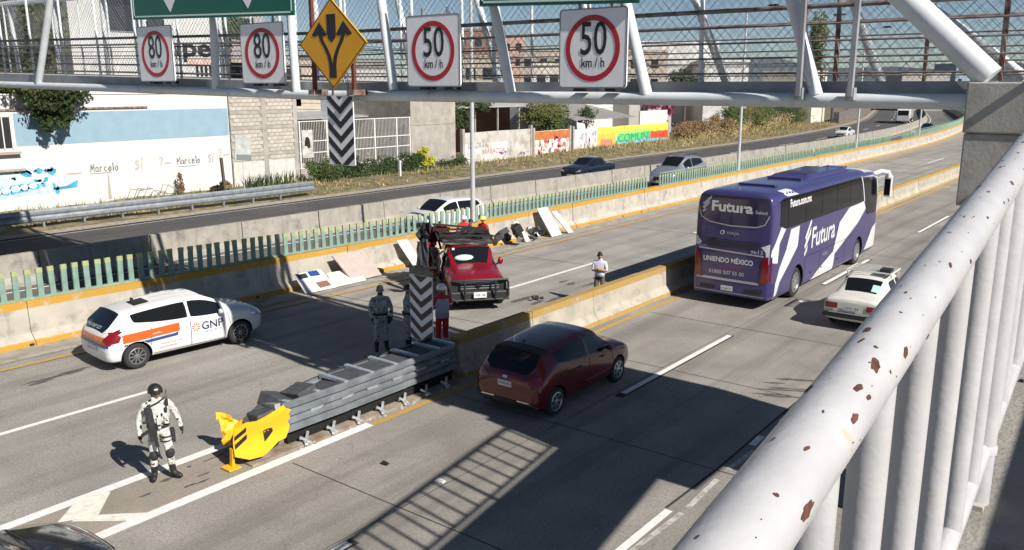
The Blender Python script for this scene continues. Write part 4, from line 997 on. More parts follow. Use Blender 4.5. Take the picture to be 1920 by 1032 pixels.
def car(name, label, cat, loc, rz, paint, sp, group=None):
    """sp: stations (y, half width, bottom, belt height, top, roof half width), glass rows, axles, wheel radius"""
    t = thing(name, label, cat, loc, R(rz), group)
    me = shell(sp['st'], sp['glass'], [paint, m_glassc, m_well], [(y, sp['wr'] + .055) for y in sp['ax']], sp['wr'], sp['w'], 2, sp.get('cr', .35), sp.get('ca', 55))
    bvh = BVHTree.FromPolygons([v.co for v in me.vertices], [p.vertices[:] for p in me.polygons])
    ymid = sum(s[0] for s in sp['st']) / len(sp['st'])
    split_glass(me, t, lambda c: 'side_window' if abs(c.x) > .35 else ('windscreen' if c.y > ymid else 'rear_window'))
    smoothen(me, 40); b = bpy.data.objects.new('body', me); COL.objects.link(b); b.parent = t
    add_wheels(t, sp['ax'], sp['w'] / 2 - .115, sp['wr'], .20, sp.get('rim', 'five'), sp.get('mrim'))
    # underbody so that light does not pass below the sills
    q = MB(); q.box(-sp['w'] * .38, sp['w'] * .38, sp['st'][1][0] + .3, sp['st'][-2][0] - .3, .16, .30); q.build('underbody', m_well, t)
    return t, bvh, b
def seams(t, bvh, lines, sides='R'):
    for s in sides:
        for L in lines: decal(bvh, ribbon(L, .014), s, m_seam, 'door_gap', t, .003, .1)
def mirrors(t, y, z, x, m):
    for s in (1, -1):
        b = MB(); b.ball((s * (x + .09), y, z), (.10, .055, .065), 10, 6); b.build('wing_mirror', m, t, smooth=True)
        b = MB(); b.bar((s * (x - .05), y + .02, z - .03), (s * (x + .05), y + .02, z - .01), .03, .03); b.build('mirror_arm', m, t)
# ---- white insurance hatchback
m_wp = mat('white_car_paint', (.62, .62, .62), .25, coat=.5)
HATCH = dict(w=1.70, wr=.30, ax=(-1.33, 1.24), rim='ten', mrim=m_rimh,
    st=[(-1.98, .60, .40, .66, .78, .5, 0), (-1.95, .72, .26, .72, .88, .55, 0), (-1.90, .80, .21, .78, .93, .62, 0), (-1.80, .835, .20, .82, 1.08, .66, 0), (-1.52, .845, .19, 1.0, 1.33, .58, 0), (-1.34, .85, .18, 1.10, 1.37, .59, 0), (-.75, .85, .18, 1.0, 1.43, .60, 0), (-.06, .85, .18, .965, 1.455, .61, 0), (.0, .85, .18, .965, 1.455, .61, 0), (.42, .85, .18, .92, 1.42, .60, 0), (.80, .85, .18, .92, 1.25, .60, 0), (1.12, .845, .19, .90, 1.02, .60, 0), (1.42, .835, .20, .88, .98, .5, 0), (1.68, .81, .21, .84, .92, .5, 0), (1.86, .77, .23, .77, .84, .5, 0), (1.95, .68, .28, .66, .72, .5, 0)],
    glass={2: 'r', 3: 'r', 5: 's', 6: 's', 8: 's', 9: 'ws', 10: 'w'})
t, bv, bd_ = car('insurance_car', 'white insurance hatchback with orange and blue stripes beside the wall barrier', 'car', (-20.46, 11.80, .018), -4.5, m_wp, HATCH)
t.scale = (1.06, 1.10, 1.06)
m_or = mat('orange_stripe', (.58, .10, .012), .35, coat=.3); m_bl = mat('blue_stripe', (.025, .055, .22), .35, coat=.3); m_gt = mat('grey_lettering', (.25, .27, .32), .5)
m_navy = mat('navy_lettering', (.02, .03, .09), .5)
decal(bv, [[(-1.62, .66), (-.30, .70), (-.30, .90), (-1.62, .86)]], 'R', m_or, 'orange_stripe', t)
decal(bv, [[(-1.60, .55), (-.36, .60), (-.34, .69), (-.45, .665), (-1.60, .625)]], 'R', m_bl, 'blue_stripe', t, .007)
decal(bv, [[(-.76, .69), (.76, .69), (.74, .83), (-.74, .83)]], 'B', m_or, 'rear_orange_stripe', t)
decal(bv, [[(-.76, .60), (.76, .60), (.76, .66), (-.76, .68)]], 'B', m_bl, 'rear_blue_stripe', t)
decal_text(bv, 'GNP', .24, .60, .55, .27, 'R', m_navy, 'door_lettering', t, bold=.004)
decal_text(bv, 'SEGUROS', .32, .52, .42, .06, 'R', m_gt, 'door_small_text', t)
fl = []
for i in range(9):
    a = 2 * math.pi * i / 9; cu, cv = .10, .70
    fl.append([(cu + .03 * math.cos(a), cv + .03 * math.sin(a)), (cu + .10 * math.cos(a - .22), cv + .10 * math.sin(a - .22)), (cu + .11 * math.cos(a + .15), cv + .11 * math.sin(a + .15))])
decal(bv, fl, 'R', m_or, 'flower_logo', t, .008)
decal_text(bv, 'asistencia vial', -.78, .46, .5, .07, 'R', m_gt, 'sill_text', t); decal_text(bv, 'auxilio', -.8, .37, .4, .07, 'R', m_or, 'sill_text', t); decal_text(bv, 'auxilio', -.95, .745, .22, .08, 'R', m_wp, 'stripe_text', t, off=.01)
decal_text(bv, 'LINEA GNP 5227', -.5, .97, .8, .09, 'B', mat('window_sticker', (.45, .6, .62), .5), 'rear_text', t, off=.01)
decal_text(bv, 'asistencia vial', -.42, .74, .75, .075, 'B', m_wp, 'rear_stripe_text', t, off=.01)
for s in (1, -1): decal(bv, [[(s * .50, .66), (s * .83, .66), (s * .85, .80), (s * .80, 1.0), (s * .74, 1.0), (s * .60, .82)]], 'B', m_tail, 'tail_lamp', t, .012)
decal(bv, [[(-1.95, .68), (-1.70, .72), (-1.64, .84), (-1.78, .95), (-1.9, .92)]], 'R', m_tail, 'tail_lamp_side', t, .013)
decal(bv, [[(-.26, .43), (.26, .43), (.26, .57), (-.26, .57)]], 'B', m_plate, 'number_plate', t, .015); decal_text(bv, 'NHF 42 19', -.22, .465, .44, .1, 'B', m_platet, 'plate_text', t, off=.02)
for s in (1, -1): decal(bv, [[(s * .45, .60), (s * .80, .64), (s * .83, .80), (s * .62, .73)]], 'F', m_head, 'headlamp', t, .012)
decal(bv, [[(1.55, .70), (1.95, .62), (1.9, .72), (1.62, .84)]], 'R', m_head, 'headlamp_side', t, .012)
decal(bv, [[(-.5, .30), (.5, .30), (.42, .44), (-.42, .44)]], 'F', m_dark, 'grille', t, .01)
seams(t, bv, [[(-.03, .28), (-.03, .92)], [(.95, .28), (1.0, .5), (.93, .9)], [(-1.0, .5), (-.95, .92)], [(-.95, .28), (.9, .26)]])
mirrors(t, .72, .98, .82, m_wp)
decal(bv, [[(-.10, -1.1), (.35, -1.1), (.35, -.75), (-.1, -.75)]], 'T', m_dark, 'roof_patch', t, .02)
b = MB(); b.box(-.05, .05, -1.02, -.98, 1.42, 1.5); b.build('antenna', m_dark, t)
# ---- maroon hatchback
m_maroon = mat('maroon_car_paint', (.10, .003, .007), .25, coat=.6, metal=.1); m_mroof = m_maroon
RED = dict(w=1.76, wr=.315, ax=(-1.36, 1.26), rim='seven',
    st=[(-2.03, .64, .42, .70, .82, .5, 0), (-2.0, .76, .30, .78, .92, .55, 0), (-1.95, .84, .24, .84, 1.0, .66, 0), (-1.86, .87, .22, .90, 1.14, .70, 0), (-1.58, .88, .21, 1.06, 1.41, .64, 0), (-1.30, .88, .2, 1.15, 1.46, .64, 0), (-.72, .88, .2, 1.06, 1.51, .64, 0), (-.10, .88, .2, 1.02, 1.53, .65, 0), (-.04, .88, .2, 1.02, 1.53, .65, 0), (.36, .88, .2, 1.0, 1.50, .63, 0), (.74, .88, .2, .96, 1.31, .62, 0), (1.06, .875, .21, .95, 1.08, .62, 0), (1.45, .86, .22, .91, 1.02, .5, 0), (1.80, .82, .23, .80, .92, .5, 0), (2.02, .72, .25, .68, .76, .5, 0), (2.10, .55, .32, .58, .64, .5, 0)],
    glass={2: 'r', 3: 'r', 5: 's', 6: 's', 8: 's', 9: 'ws', 10: 'w'})
t, bv, bd_ = car('hatchback', 'dark maroon hatchback driving in the shade past the end of the median barrier', 'car', (-10.62, 15.45, .01), 1.2, m_maroon, RED)
for s in (1, -1): decal(bv, [[(s * .46, .80), (s * .86, .74), (s * .88, .86), (s * .80, .98), (s * .52, .90)]], 'B', m_tail, 'tail_lamp', t, .013)
decal(bv, [[(-2.0, .76), (-1.62, .84), (-1.60, .95), (-1.9, .96)]], 'R', m_tail, 'tail_lamp_side', t, .014)
decal(bv, [[(-.70, .27), (.70, .27), (.66, .40), (-.66, .40)]], 'B', m_dark, 'diffuser', t, .012)
for s in (1, -1): decal(bv, ribbon([(s * .30, .41), (s * .62, .40), (s * .78, .33)], .03), 'B', m_chrome, 'chrome_trim', t, .016)
decal(bv, [[(-.20, .68), (.16, .68), (.16, .80), (-.20, .80)]], 'B', m_plate, 'number_plate', t, .015); decal_text(bv, 'XWN 804', -.18, .71, .32, .09, 'B', m_platet, 'plate_text', t, off=.02)
decal_text(bv, 'versa', -.62, .92, .2, .04, 'B', m_chrome, 'badge_text', t, off=.016) if False else None
decal(bv, [[(-.08, .86), (.04, .86), (.04, .91), (-.08, .91)]], 'B', m_chrome, 'badge', t, .018)
decal(bv, [[(-.62, -1.62), (.62, -1.62), (.60, -1.40), (-.60, -1.40)]], 'T', m_dark, 'spoiler_edge', t, .02)
seams(t, bv, [[(-.06, .3), (-.06, .95)], [(.93, .3), (1.0, .55), (.9, .94)], [(-1.0, .55), (-1.0, .98)], [(-1.0, .3), (.9, .28)]])
decal(bv, ribbon([(-.95, .86), (-.55, .86)], .02), 'R', m_seam, 'handle_recess', t, .004)
for y in (-.55, .42): b = MB(); b.box(.885, .91, y, y + .17, .84, .87); b.build('door_handle', m_maroon, t, bevel=.006)
decal(bv, [[(1.60, .78), (2.02, .68), (1.98, .80), (1.66, .90)]], 'R', m_head, 'headlamp_side', t, .012)
mirrors(t, .66, 1.03, .85, m_maroon)
b = MB(); b.prism([(-1.42, 1.47), (-1.30, 1.49), (-1.40, 1.56)], 'x', -.012, .012); b.build('shark_fin_antenna', m_dark, t)
# ---- old white saloon with a roof rack
m_oldw = mat('aged_white_paint', (.60, .585, .54), .45, coat=.15, var=.08, scale=3)
OLD = dict(cr=.8, ca=22, w=1.62, wr=.29, ax=(-1.25, 1.15), rim='steel',
    st=[(-2.05, .66, .42, .74, .82, .5, 0), (-2.02, .76, .32, .84, .90, .5, 0), (-1.95, .80, .26, .88, .95, .5, 0), (-1.55, .81, .22, .90, .97, .5, 0), (-1.30, .81, .2, .90, 1.02, .58, 0), (-.85, .81, .2, .90, 1.33, .56, 0), (-.70, .81, .2, .90, 1.37, .57, 0), (-.12, .81, .2, .90, 1.40, .58, 0), (-.05, .81, .2, .90, 1.40, .58, 0), (.35, .81, .2, .90, 1.37, .57, 0), (.95, .81, .2, .90, 1.0, .58, 0), (1.35, .80, .2, .88, .96, .5, 0), (1.85, .79, .24, .82, .88, .5, 0), (2.0, .74, .30, .76, .80, .5, 0), (2.04, .66, .36, .66, .72, .5, 0)],
    glass={4: 'r', 6: 's', 8: 's', 9: 'ws'})
t, bv, bd_ = car('saloon', 'old white saloon with a ladder rack on the roof right of the purple coach', 'car', (-6.78, 26.55, .01), .5, m_oldw, OLD)
for s in (1, -1): decal(bv, [[(s * .40, .62), (s * .74, .62), (s * .75, .78), (s * .40, .78)]], 'B', m_tail, 'tail_lamp', t, .015)
b = MB(); b.box(-.78, .78, -2.12, -2.0, .36, .50); b.build('bumper', m_dark, t, bevel=.02)
b = MB(); b.box(-.62, .40, -2.125, -2.115, .50, .53); b.build('chrome_strip', m_chrome, t)
decal(bv, [[(-.24, .60), (.24, .60), (.24, .74), (-.24, .74)]], 'B', m_plate, 'number_plate', t, .02); decal_text(bv, 'UMS 98', -.2, .63, .4, .1, 'B', m_platet, 'plate_text', t, off=.026)
decal(bv, [[(.28, -1.25), (.52, -1.25), (.52, -1.02), (.28, -1.02)]], 'T', mat('pale_sticker', (.45, .68, .62), .5), 'window_sticker', t, .006)
for k in range(6): b = MB(); b.box(-.62, .62, -.60 + k * .21, -.56 + k * .21, 1.47, 1.50); b.build('rack_bar', m_oldw, t)
for s in (-.62, .62): b = MB(); b.box(s - .02, s + .02, -.66, .5, 1.46, 1.50); b.box(s - .02, s + .02, -.5, -.46, 1.34, 1.46); b.box(s - .02, s + .02, .3, .34, 1.30, 1.46); b.build('rack_rail', m_oldw, t)
b = MB(); b.box(.30, .60, -.55, -.2, 1.505, 1.60); b.build('cargo_box', m_dark, t)
seams(t, bv, [[(-.08, .3), (-.08, .9)], [(.75, .3), (.8, .88)]]); mirrors(t, .6, .98, .78, m_dark)
# ---- dark car at the lower left corner
m_blackp = mat('black_car_paint', (.012, .013, .015), .16, coat=.9)
t, bv, bd_ = car('dark_car', 'glossy black car cut off by the lower left corner beside the gore lines', 'car', (-11.2, 2.98, .01), 1, m_blackp, dict(RED, rim='ten'))
for s in (1, -1): decal(bv, [[(s * .46, .66), (s * .80, .70), (s * .84, .86), (s * .62, .80)]], 'F', m_head, 'headlamp', t, .012)
decal(bv, [[(-.42, .5), (.42, .5), (.46, .7), (-.46, .7)]], 'F', m_dark, 'grille', t, .012); mirrors(t, .66, 1.03, .85, m_blackp)
for s in (1, -1): decal(bv, ribbon([(s * .45, 1.15), (s * .40, 1.75)], .02), 'T', m_seam, 'bonnet_crease', t, .004)
decal(bv, ribbon([(-.7, 1.12), (.7, 1.12)], .03), 'T', m_dark, 'wiper_cowl', t, .006)
# ---- far vehicles driving the other way
def simple(name, label, loc, rz, paint, base=HATCH, front=True, rack=False, sc=1.0, cat='car'):
    t, bv, bo = car(name, label, cat, loc, rz, paint, dict(base, rim='five'))
    for s in (1, -1):
        decal(bv, [[(s * .45, .60), (s * .78, .64), (s * .80, .78), (s * .60, .73)]], 'F', m_head, 'headlamp', t, .012)
        decal(bv, [[(s * .50, .72), (s * .80, .72), (s * .80, .90), (s * .55, .88)]], 'B', m_tail, 'tail_lamp', t, .012)
    decal(bv, [[(-.42, .40), (.42, .40), (.40, .6), (-.40, .6)]], 'F', m_dark, 'grille', t, .01)
    decal(bv, [[(-.24, .32), (.24, .32), (.24, .44), (-.24, .44)]], 'F', m_plate, 'number_plate', t, .02)
    mirrors(t, .72, 1.0, .82, paint)
    t.scale = (sc, sc, sc * (1.0 if not rack else 1.12)); return t, bv
m_silver = mat('silver_car_paint', (.36, .38, .42), .3, metal=.6, coat=.6); m_navyp = mat('navy_car_paint', (.012, .018, .032), .2, coat=.8)
simple('white_hatchback', 'white hatchback half hidden by the green fence behind the lamp post', (-27.0, 29.7, .12), 178, m_wp, sc=1.10)
t, bv = simple('estate_car', 'silver estate car with a loaded roof rack beyond the green fence', (-26.9, 53.3, .1), 179, m_silver, RED, rack=True, sc=1.22)
for s in (-.5, .5): b = MB(); b.box(s - .02, s + .02, -1.2, .3, 1.58, 1.61); b.build('roof_rail', m_dark, t)
for k in range(4): b = MB(); b.box(-.55, .55, -1.0 + k * .35, -.95 + k * .35, 1.61, 1.64); b.build('rack_bar', m_chrome, t)
simple('sedan', 'dark navy sedan driving on the far road below the mural wall', (-34.8, 54.2, 0), 180, m_navyp, OLD, sc=1.18)
simple('far_white_car', 'small white car on the far road before the stone wall', (shift(118) - 34.6, 118, 0), 183, m_wp, OLD, sc=1.05)
simple('far_dark_car', 'tiny dark car beyond the green fence near the concrete pier block', (shift(136) - 26.9, 136, 0), 184, m_navyp, OLD, sc=1.05)
tk = thing('box_truck', 'distant white truck behind the furthest lamp post', 'truck', (shift(170) - 33.6, 170, 0), R(190))
b = MB(); b.box(-1.15, 1.15, -6, 1.6, .9, 3.3); b.build('cargo_box', m_wp, tk, bevel=.04)
b = MB(); b.prism([(1.65, .5), (3.6, .5), (3.7, 1.4), (3.3, 2.5), (1.65, 2.6)], 'x', -1.05, 1.05); b.build('cab', m_wp, tk, bevel=.05)
b = MB(); b.prism([(3.70, 1.5), (3.72, 1.5), (3.38, 2.35), (3.36, 2.35)], 'x', -.9, .9); b.build('windscreen', m_glassc, tk)
add_wheels(tk, (-4, 2.7), 1.0, .45, .26, 'steel')
# ---------------------------------------------------------------- purple coach
m_pur = mat('purple_coach_paint', (.041, .033, .122), .30, coat=.45, var=.06, scale=1.2); m_lwh = mat('livery_white', (.60, .60, .61), .32, coat=.3); m_lgr = mat('livery_silver', (.42, .42, .47), .35, metal=.3)
m_bw = mat('black_coach_glass', (.006, .006, .008), .10, spec=.22)
bus = thing('coach', 'purple and white long distance coach seen from behind in the left lane', 'bus', (-10.69, 25.05, .01), R(0))
def bring(y, s, zb, zt, lean=0.):
    w = 1.28 * s; r = .26
    P = [(0, zb), (w * .7, zb), (w - .05, zb + .02), (w, zb + .12), (w, 1.3), (w, 2.3), (w * .992, zt - .62), (w * .965, zt - r), (w * .90, zt - .09), (w * .72, zt - .02), (0, zt)]
    return [(x, y + lean * max(0, z - 1.0), z) for x, z in P]
bm = bmesh.new(); rows = []
for (y, s, zb, zt, ln) in [(-.02, .93, .42, 3.52, .02), (.03, .985, .33, 3.62, .02), (.18, 1, .30, 3.68, 0), (1.2, 1, .28, 3.70, 0), (4, 1, .28, 3.70, 0), (7, 1, .28, 3.70, 0), (8.6, 1, .28, 3.70, 0), (10.2, 1, .28, 3.66, 0), (11.2, .995, .28, 3.56, 0), (11.65, .96, .30, 3.4, -.03), (11.9, .86, .36, 3.2, -.05)]:
    P = bring(y, s, zb, zt, ln); rows.append([bm.verts.new(p) for p in P + [(-x, yy, z) for x, yy, z in reversed(P[1:-1])]])
n = len(rows[0])
for i in range(len(rows) - 1):
    for j in range(n): k = (j + 1) % n; bm.faces.new((rows[i][j], rows[i][k], rows[i + 1][k], rows[i + 1][j]))
for r_ in (rows[0], rows[-1]):
    R_ = r_[:11]; L_ = [r_[0]] + [r_[n - q] for q in range(1, 10)] + [r_[10]]
    for q in range(10):
        u = []
        for v in [R_[q], R_[q + 1], L_[q + 1], L_[q]]:
            if v not in u: u.append(v)
        bm.faces.new(u)
bmesh.ops.recalc_face_normals(bm, faces=bm.faces)
cl = bm.edges.layers.float.new('crease_edge')
for e in bm.edges:
    if len(e.link_faces) == 2 and e.calc_face_angle(0) > R(50): e[cl] = .55
me = bpy.data.meshes.new('body'); bm.to_mesh(me); bm.free(); me.materials.append(m_pur); me.materials.append(m_well)
o = bpy.data.objects.new('body', me); COL.objects.link(o); md = o.modifiers.new('s', 'SUBSURF'); md.levels = 2; o.data = new_from(o); o.modifiers.clear()
for ya in (2.45, 9.15):
    cb = MB()
    for s in (1, -1): cb.lathe([(.60, s * 1.6), (.60, s * .85)], 30, 'x', (0, ya, .52), 1)
    co = bpy.data.objects.new('cut', cb.mesh('cut', [m_pur, m_well])); COL.objects.link(co); md = o.modifiers.new('b', 'BOOLEAN'); md.object = co; md.solver = 'EXACT'; o.data = new_from(o); o.modifiers.clear(); bpy.data.objects.remove(co)
o.parent = bus; me = o.data; me.name = 'body'; bv = BVHTree.FromPolygons([v.co for v in me.vertices], [p.vertices[:] for p in me.polygons]); smoothen(me, 40)
o.name = 'body'
add_wheels(bus, (2.45, 9.15), 1.10, .50, .28, 'bus')
D_ = lambda P, ax, m, nm, off=.006, res=.16: decal(bv, P if isinstance(P[0][0], (tuple, list)) else [P], ax, m, nm, bus, off, res)
D_([(.62, 2.62), (.98, 2.50), (1.24, 2.46), (1.24, 3.42), (1.05, 3.46), (.62, 3.38)], 'R', m_bw, 'side_window', .010)
for a, b_ in ((1.27, 2.85), (2.88, 4.45), (4.48, 6.05), (6.08, 7.6), (7.63, 8.80)):
    D_([(a, 2.47), (b_, 2.47), (b_, 3.45), (a, 3.44)], 'R', m_bw, 'side_window', .010)
    D_([(a, 2.47), (b_, 2.47), (b_, 3.45), (a, 3.44)], 'L', m_bw, 'side_window', .010)
D_([(8.83, 2.47), (9.42, 2.47), (8.95, 3.42), (8.83, 3.42)], 'R', m_bw, 'side_window', .010)
D_([(9.15, 3.36), (9.75, 2.3), (9.9, 1.9), (11.3, 1.85), (11.35, 2.4), (11.1, 3.15), (10.5, 3.32)], 'R', m_bw, 'driver_window', .012)
# white livery: roof edge patch, swooshes, front
D_([(1.02, 3.56), (2.0, 3.52), (2.25, 3.46), (1.30, 3.47)], 'R', m_lwh, 'white_roof_patch', .007); D_([(.95, 1.02), (1.235, 1.05), (1.235, 2.0), (.95, 1.72)], 'T', m_lwh, 'white_roof_patch', .007)
D_([[(.02, 1.86), (.17, 1.52), (.58, 1.45), (.64, 2.06), (.30, 2.12)], [(.64, 2.06), (1.21, 2.54), (.89, 2.89), (.75, 2.6), (.30, 2.12)]], 'R', m_lwh, 'white_swoosh', .0065, .1)
D_([[(1.58, 2.40), (2.36, 2.42), (2.28, 1.75), (1.25, 1.78)], [(1.25, 1.78), (2.28, 1.75), (1.55, 1.25), (.75, 1.25)], [(.75, 1.25), (1.55, 1.25), (.85, .80), (.50, .80)], [(.5, .8), (.85, .8), (.60, .32), (.44, .32)]], 'R', m_lwh, 'white_swoosh', .007)
D_([[(9.42, 2.46), (9.75, 2.15), (8.84, 1.7), (7.6, 2.42)], [(7.6, 2.42), (8.84, 1.7), (7.5, 1.28), (6.55, 2.0)], [(6.55, 2.0), (7.5, 1.28), (6.24, .88), (6.05, 1.0)], [(6.05, 1.0), (6.24, .88), (6.18, .32), (3.85, .32), (4.6, .62)]], 'R', m_lwh, 'white_swoosh', .007)
D_([(8.84, 2.46), (9.1, 2.46), (9.35, 2.2), (9.42, 2.46), (8.95, 3.44), (9.15, 3.44), (9.0, 3.44)][:3] + [(9.4, 2.47)], 'R', m_lwh, 'white_swoosh', .0075)
D_(ribbon([(9.02, 3.46), (9.50, 2.44)], .09), 'R', m_lwh, 'window_trim', .014)
D_([(10.0, .45), (11.5, .42), (11.55, 1.4), (10.9, 1.25)], 'R', m_lwh, 'white_front_patch', .007)
D_([[(-1.24, 9.6), (1.24, 9.6), (1.24, 11.0), (.9, 11.75), (-.9, 11.75), (-1.24, 11.0)]], 'T', m_lwh, 'white_front_roof', .007)
D_([(9.05, 3.44), (11.2, 3.30), (11.55, 2.7), (11.55, 1.8), (11.35, 1.7), (11.38, 2.5), (11.12, 3.22), (10.5, 3.38)], 'R', m_lwh, 'white_front_edge', .0068)
D_([(-1.1, .4), (1.1, .4), (1.15, 1.3), (-1.15, 1.3)], 'F', m_lwh, 'front_bumper', .008); D_([(-1.1, 1.35), (1.1, 1.35), (1.0, 3.2), (-1.0, 3.2)], 'F', m_bw, 'windscreen', .01)
for u in (4.6, 7.4, 3.1): D_(ribbon([(u, .35), (u, 1.25)], .018), 'R', m_seam, 'hatch_gap', .009)
D_(ribbon([(3.1, 1.26), (8.4, 1.26)], .014), 'R', m_seam, 'hatch_gap', .009)
for u in (3.7, 4.75, 6.6): D_([(u, .6), (u + .12, .6), (u + .12, .66), (u, .66)], 'R', m_dark, 'latch', .012)
TX = lambda *a, **k: decal_text(bv, *a[:-3], *a[-3:], bus, **k)
TX('Futura', 3.62, 1.50, 2.45, .98, 'R', m_lwh, 'side_lettering', bold=.018, shear=.05, slope=.02)
TX('Futura.com.mx', 1.42, 3.12, 1.95, .34, 'R', m_lwh, 'window_lettering', bold=.012, off=.016)
TX('select', 4.9, 1.02, .5, .2, 'R', m_lgr, 'small_lettering', off=.01)
for q in ([(2.95, 1.95), (3.52, 2.60), (3.50, 2.36), (3.05, 1.80)], [(2.92, 1.66), (3.50, 2.22), (3.48, 1.98), (3.0, 1.52)], [(2.95, 1.40), (3.25, 1.68), (3.22, 1.48), (3.0, 1.28)]): D_(q, 'R', m_lwh, 'logo_stroke', .009)
# rear
m_purd = mat('purple_rear_glass', (.022, .015, .06), .12, coat=.6)
D_([(-1.12, 3.42), (1.10, 3.42), (1.16, 3.2), (1.12, 2.72), (.7, 2.62), (-.3, 2.60), (-.95, 2.68), (-1.16, 2.95), (-1.18, 3.25)], 'B', m_purd, 'rear_window', .008, .12)
D_(ribbon([(-1.17, 3.10), (-1.08, 2.80), (-.8, 2.66), (-.1, 2.58), (.75, 2.60), (1.02, 2.70), (1.15, 2.98)], .035), 'B', m_lgr, 'window_trim', .016)
D_([(-1.15, 3.50), (1.12, 3.50), (1.14, 3.44), (-1.17, 3.44)], 'B', m_dark, 'rear_recess', .012)
TX('Futura', -.74, 3.02, 1.36, .44, 'B', m_lwh, 'rear_lettering', bold=.014, off=.016)
TX('Select', .70, 3.02, .38, .15, 'B', m_lgr, 'rear_small_lettering', off=.016, bold=.004)
for q in ([(-1.06, 3.22), (-.76, 3.48), (-.77, 3.38), (-1.0, 3.16)], [(-1.07, 3.10), (-.82, 3.32), (-.83, 3.22), (-1.0, 3.04)], [(-1.06, 2.98), (-.94, 3.08), (-.94, 3.0), (-1.02, 2.93)]): D_(q, 'B', m_lgr, 'logo_stroke', .016)
TX('VIAJA', -.20, 2.30, .42, .14, 'B', m_lgr, 'maker_lettering', off=.012)
b = MB(); ring_xz(b, -.32, 2.355, .07, .07, .6, -.055, -.03, 16); b.build('round_emblem', m_lgr, bus)
for k in range(5): D_([(-.95 + .03 * k, 2.13 - k * .055), (.95 - .03 * k, 2.13 - k * .055), (.93 - .03 * k, 2.10 - k * .055), (-.93 + .03 * k, 2.10 - k * .055)], 'B', m_dark, 'louvre', .014)
D_([(.95, 2.0), (1.22, 2.12), (1.22, 1.50), (1.14, 1.45), (1.10, 1.86)], 'B', m_lwh, 'white_rear_wedge', .008); D_([(-1.02, 1.98), (-1.22, 2.2), (-1.24, 1.9), (-1.12, 1.86)], 'B', m_lwh, 'white_rear_wedge', .008)
D_(ribbon([(-1.12, 1.80), (1.05, 1.72)], .045), 'B', m_lgr, 'silver_strip', .012); D_(ribbon([(-1.14, .86), (.95, .84)], .075), 'B', m_lgr, 'silver_strip', .012)
TX('9613', .62, 1.78, .40, .17, 'B', m_lgr, 'fleet_number', bold=.004, off=.012)
TX('SELECT', -1.08, 1.84, .3, .07, 'B', m_lgr, 'tiny_lettering', off=.012)
TX('UNIENDO MÉXICO', -.93, 1.40, 1.66, .22, 'B', m_lwh, 'slogan', bold=.006, off=.012)
TX('www.futura.com.mx', -.66, 1.21, 1.0, .12, 'B', mat('magenta_text', (.35, .02, .16), .5), 'web_address', off=.012)
TX('01800 507 55 00', -.72, 1.02, 1.18, .17, 'B', m_lgr, 'phone_number', bold=.004, off=.012)
for s in (1, -1): D_([(s * 1.03, 1.66), (s * 1.2, 1.74), (s * 1.235, .92), (s * .93, .84), (s * 1.0, 1.1)], 'B', m_tail, 'tail_lamp', .02)
D_([(.0, .92), (.16, .98), (.12, 1.75), (.0, 1.70)], 'R', m_tail, 'tail_lamp_side', .018)
D_([(-.28, .50), (.12, .50), (.12, .66), (-.28, .66)], 'B', m_plate, 'number_plate', .02); TX('42-RB 7K', -.25, .54, .34, .1, 'B', m_platet, 'plate_text', off=.026)
D_([(-1.0, .52), (-.5, .50), (-.5, .62), (-1.0, .64)], 'B', m_dark, 'bumper_grille', .012); D_([(.5, .50), (1.05, .52), (1.05, .66), (.5, .62)], 'B', m_dark, 'bumper_grille', .012)
D_(ribbon([(-1.18, .45), (1.15, .43)], .02), 'B', m_lgr, 'bumper_line', .012)
# roof equipment
m_purl = m_pur
b = MB(); b.prism([(-.66, 3.69), (.66, 3.69), (.60, 3.75), (-.60, 3.75)], 'y', 1.7, 1.95); b.build('roof_bar', m_purl, bus, bevel=.02)
b = MB(); b.hexa([(-.72, 4.1, 3.66), (.72, 4.1, 3.66), (.80, 9.0, 3.66), (-.80, 9.0, 3.66), (-.62, 4.9, 3.81), (.62, 4.9, 3.81), (.70, 8.2, 3.82), (-.70, 8.2, 3.82)]); b.build('air_conditioner', m_purl, bus, bevel=.05)
b = MB(); b.box(-.6, .6, 4.12, 4.2, 3.69, 3.76); b.build('roof_bar', m_purl, bus, bevel=.015)
b = MB(); b.prism([(-.50, 3.80), (.50, 3.80), (.50, 3.825), (-.50, 3.825)], 'y', 5.0, 6.1); b.build('condenser_grille', mat('grille_purple', (.035, .03, .07), .7), bus)
b = MB(); b.box(-.40, .40, 9.3, 9.9, 3.66, 3.74); b.build('roof_hatch', m_purl, bus, bevel=.02)
# mirrors and arm
for s in (1, -1):
    b = MB(); b.tube([(s * 1.0, 11.2, 3.34), (s * 1.25, 11.6, 3.45), (s * 1.48, 11.75, 3.40), (s * 1.55, 11.75, 3.2)], [.10, .11, .12, .12], 10); b.build('mirror_arm', m_lwh, bus, smooth=True)
    b = MB(); b.box(s * 1.52 - .14, s * 1.52 + .15, 11.68, 11.88, 2.42, 3.3); q = b.build('mirror', m_lwh, bus, bevel=.04); b = MB(); b.box(s * 1.52 - .11, s * 1.52 + .12, 11.665, 11.678, 2.5, 3.15); b.build('mirror_glass', m_bw, bus)
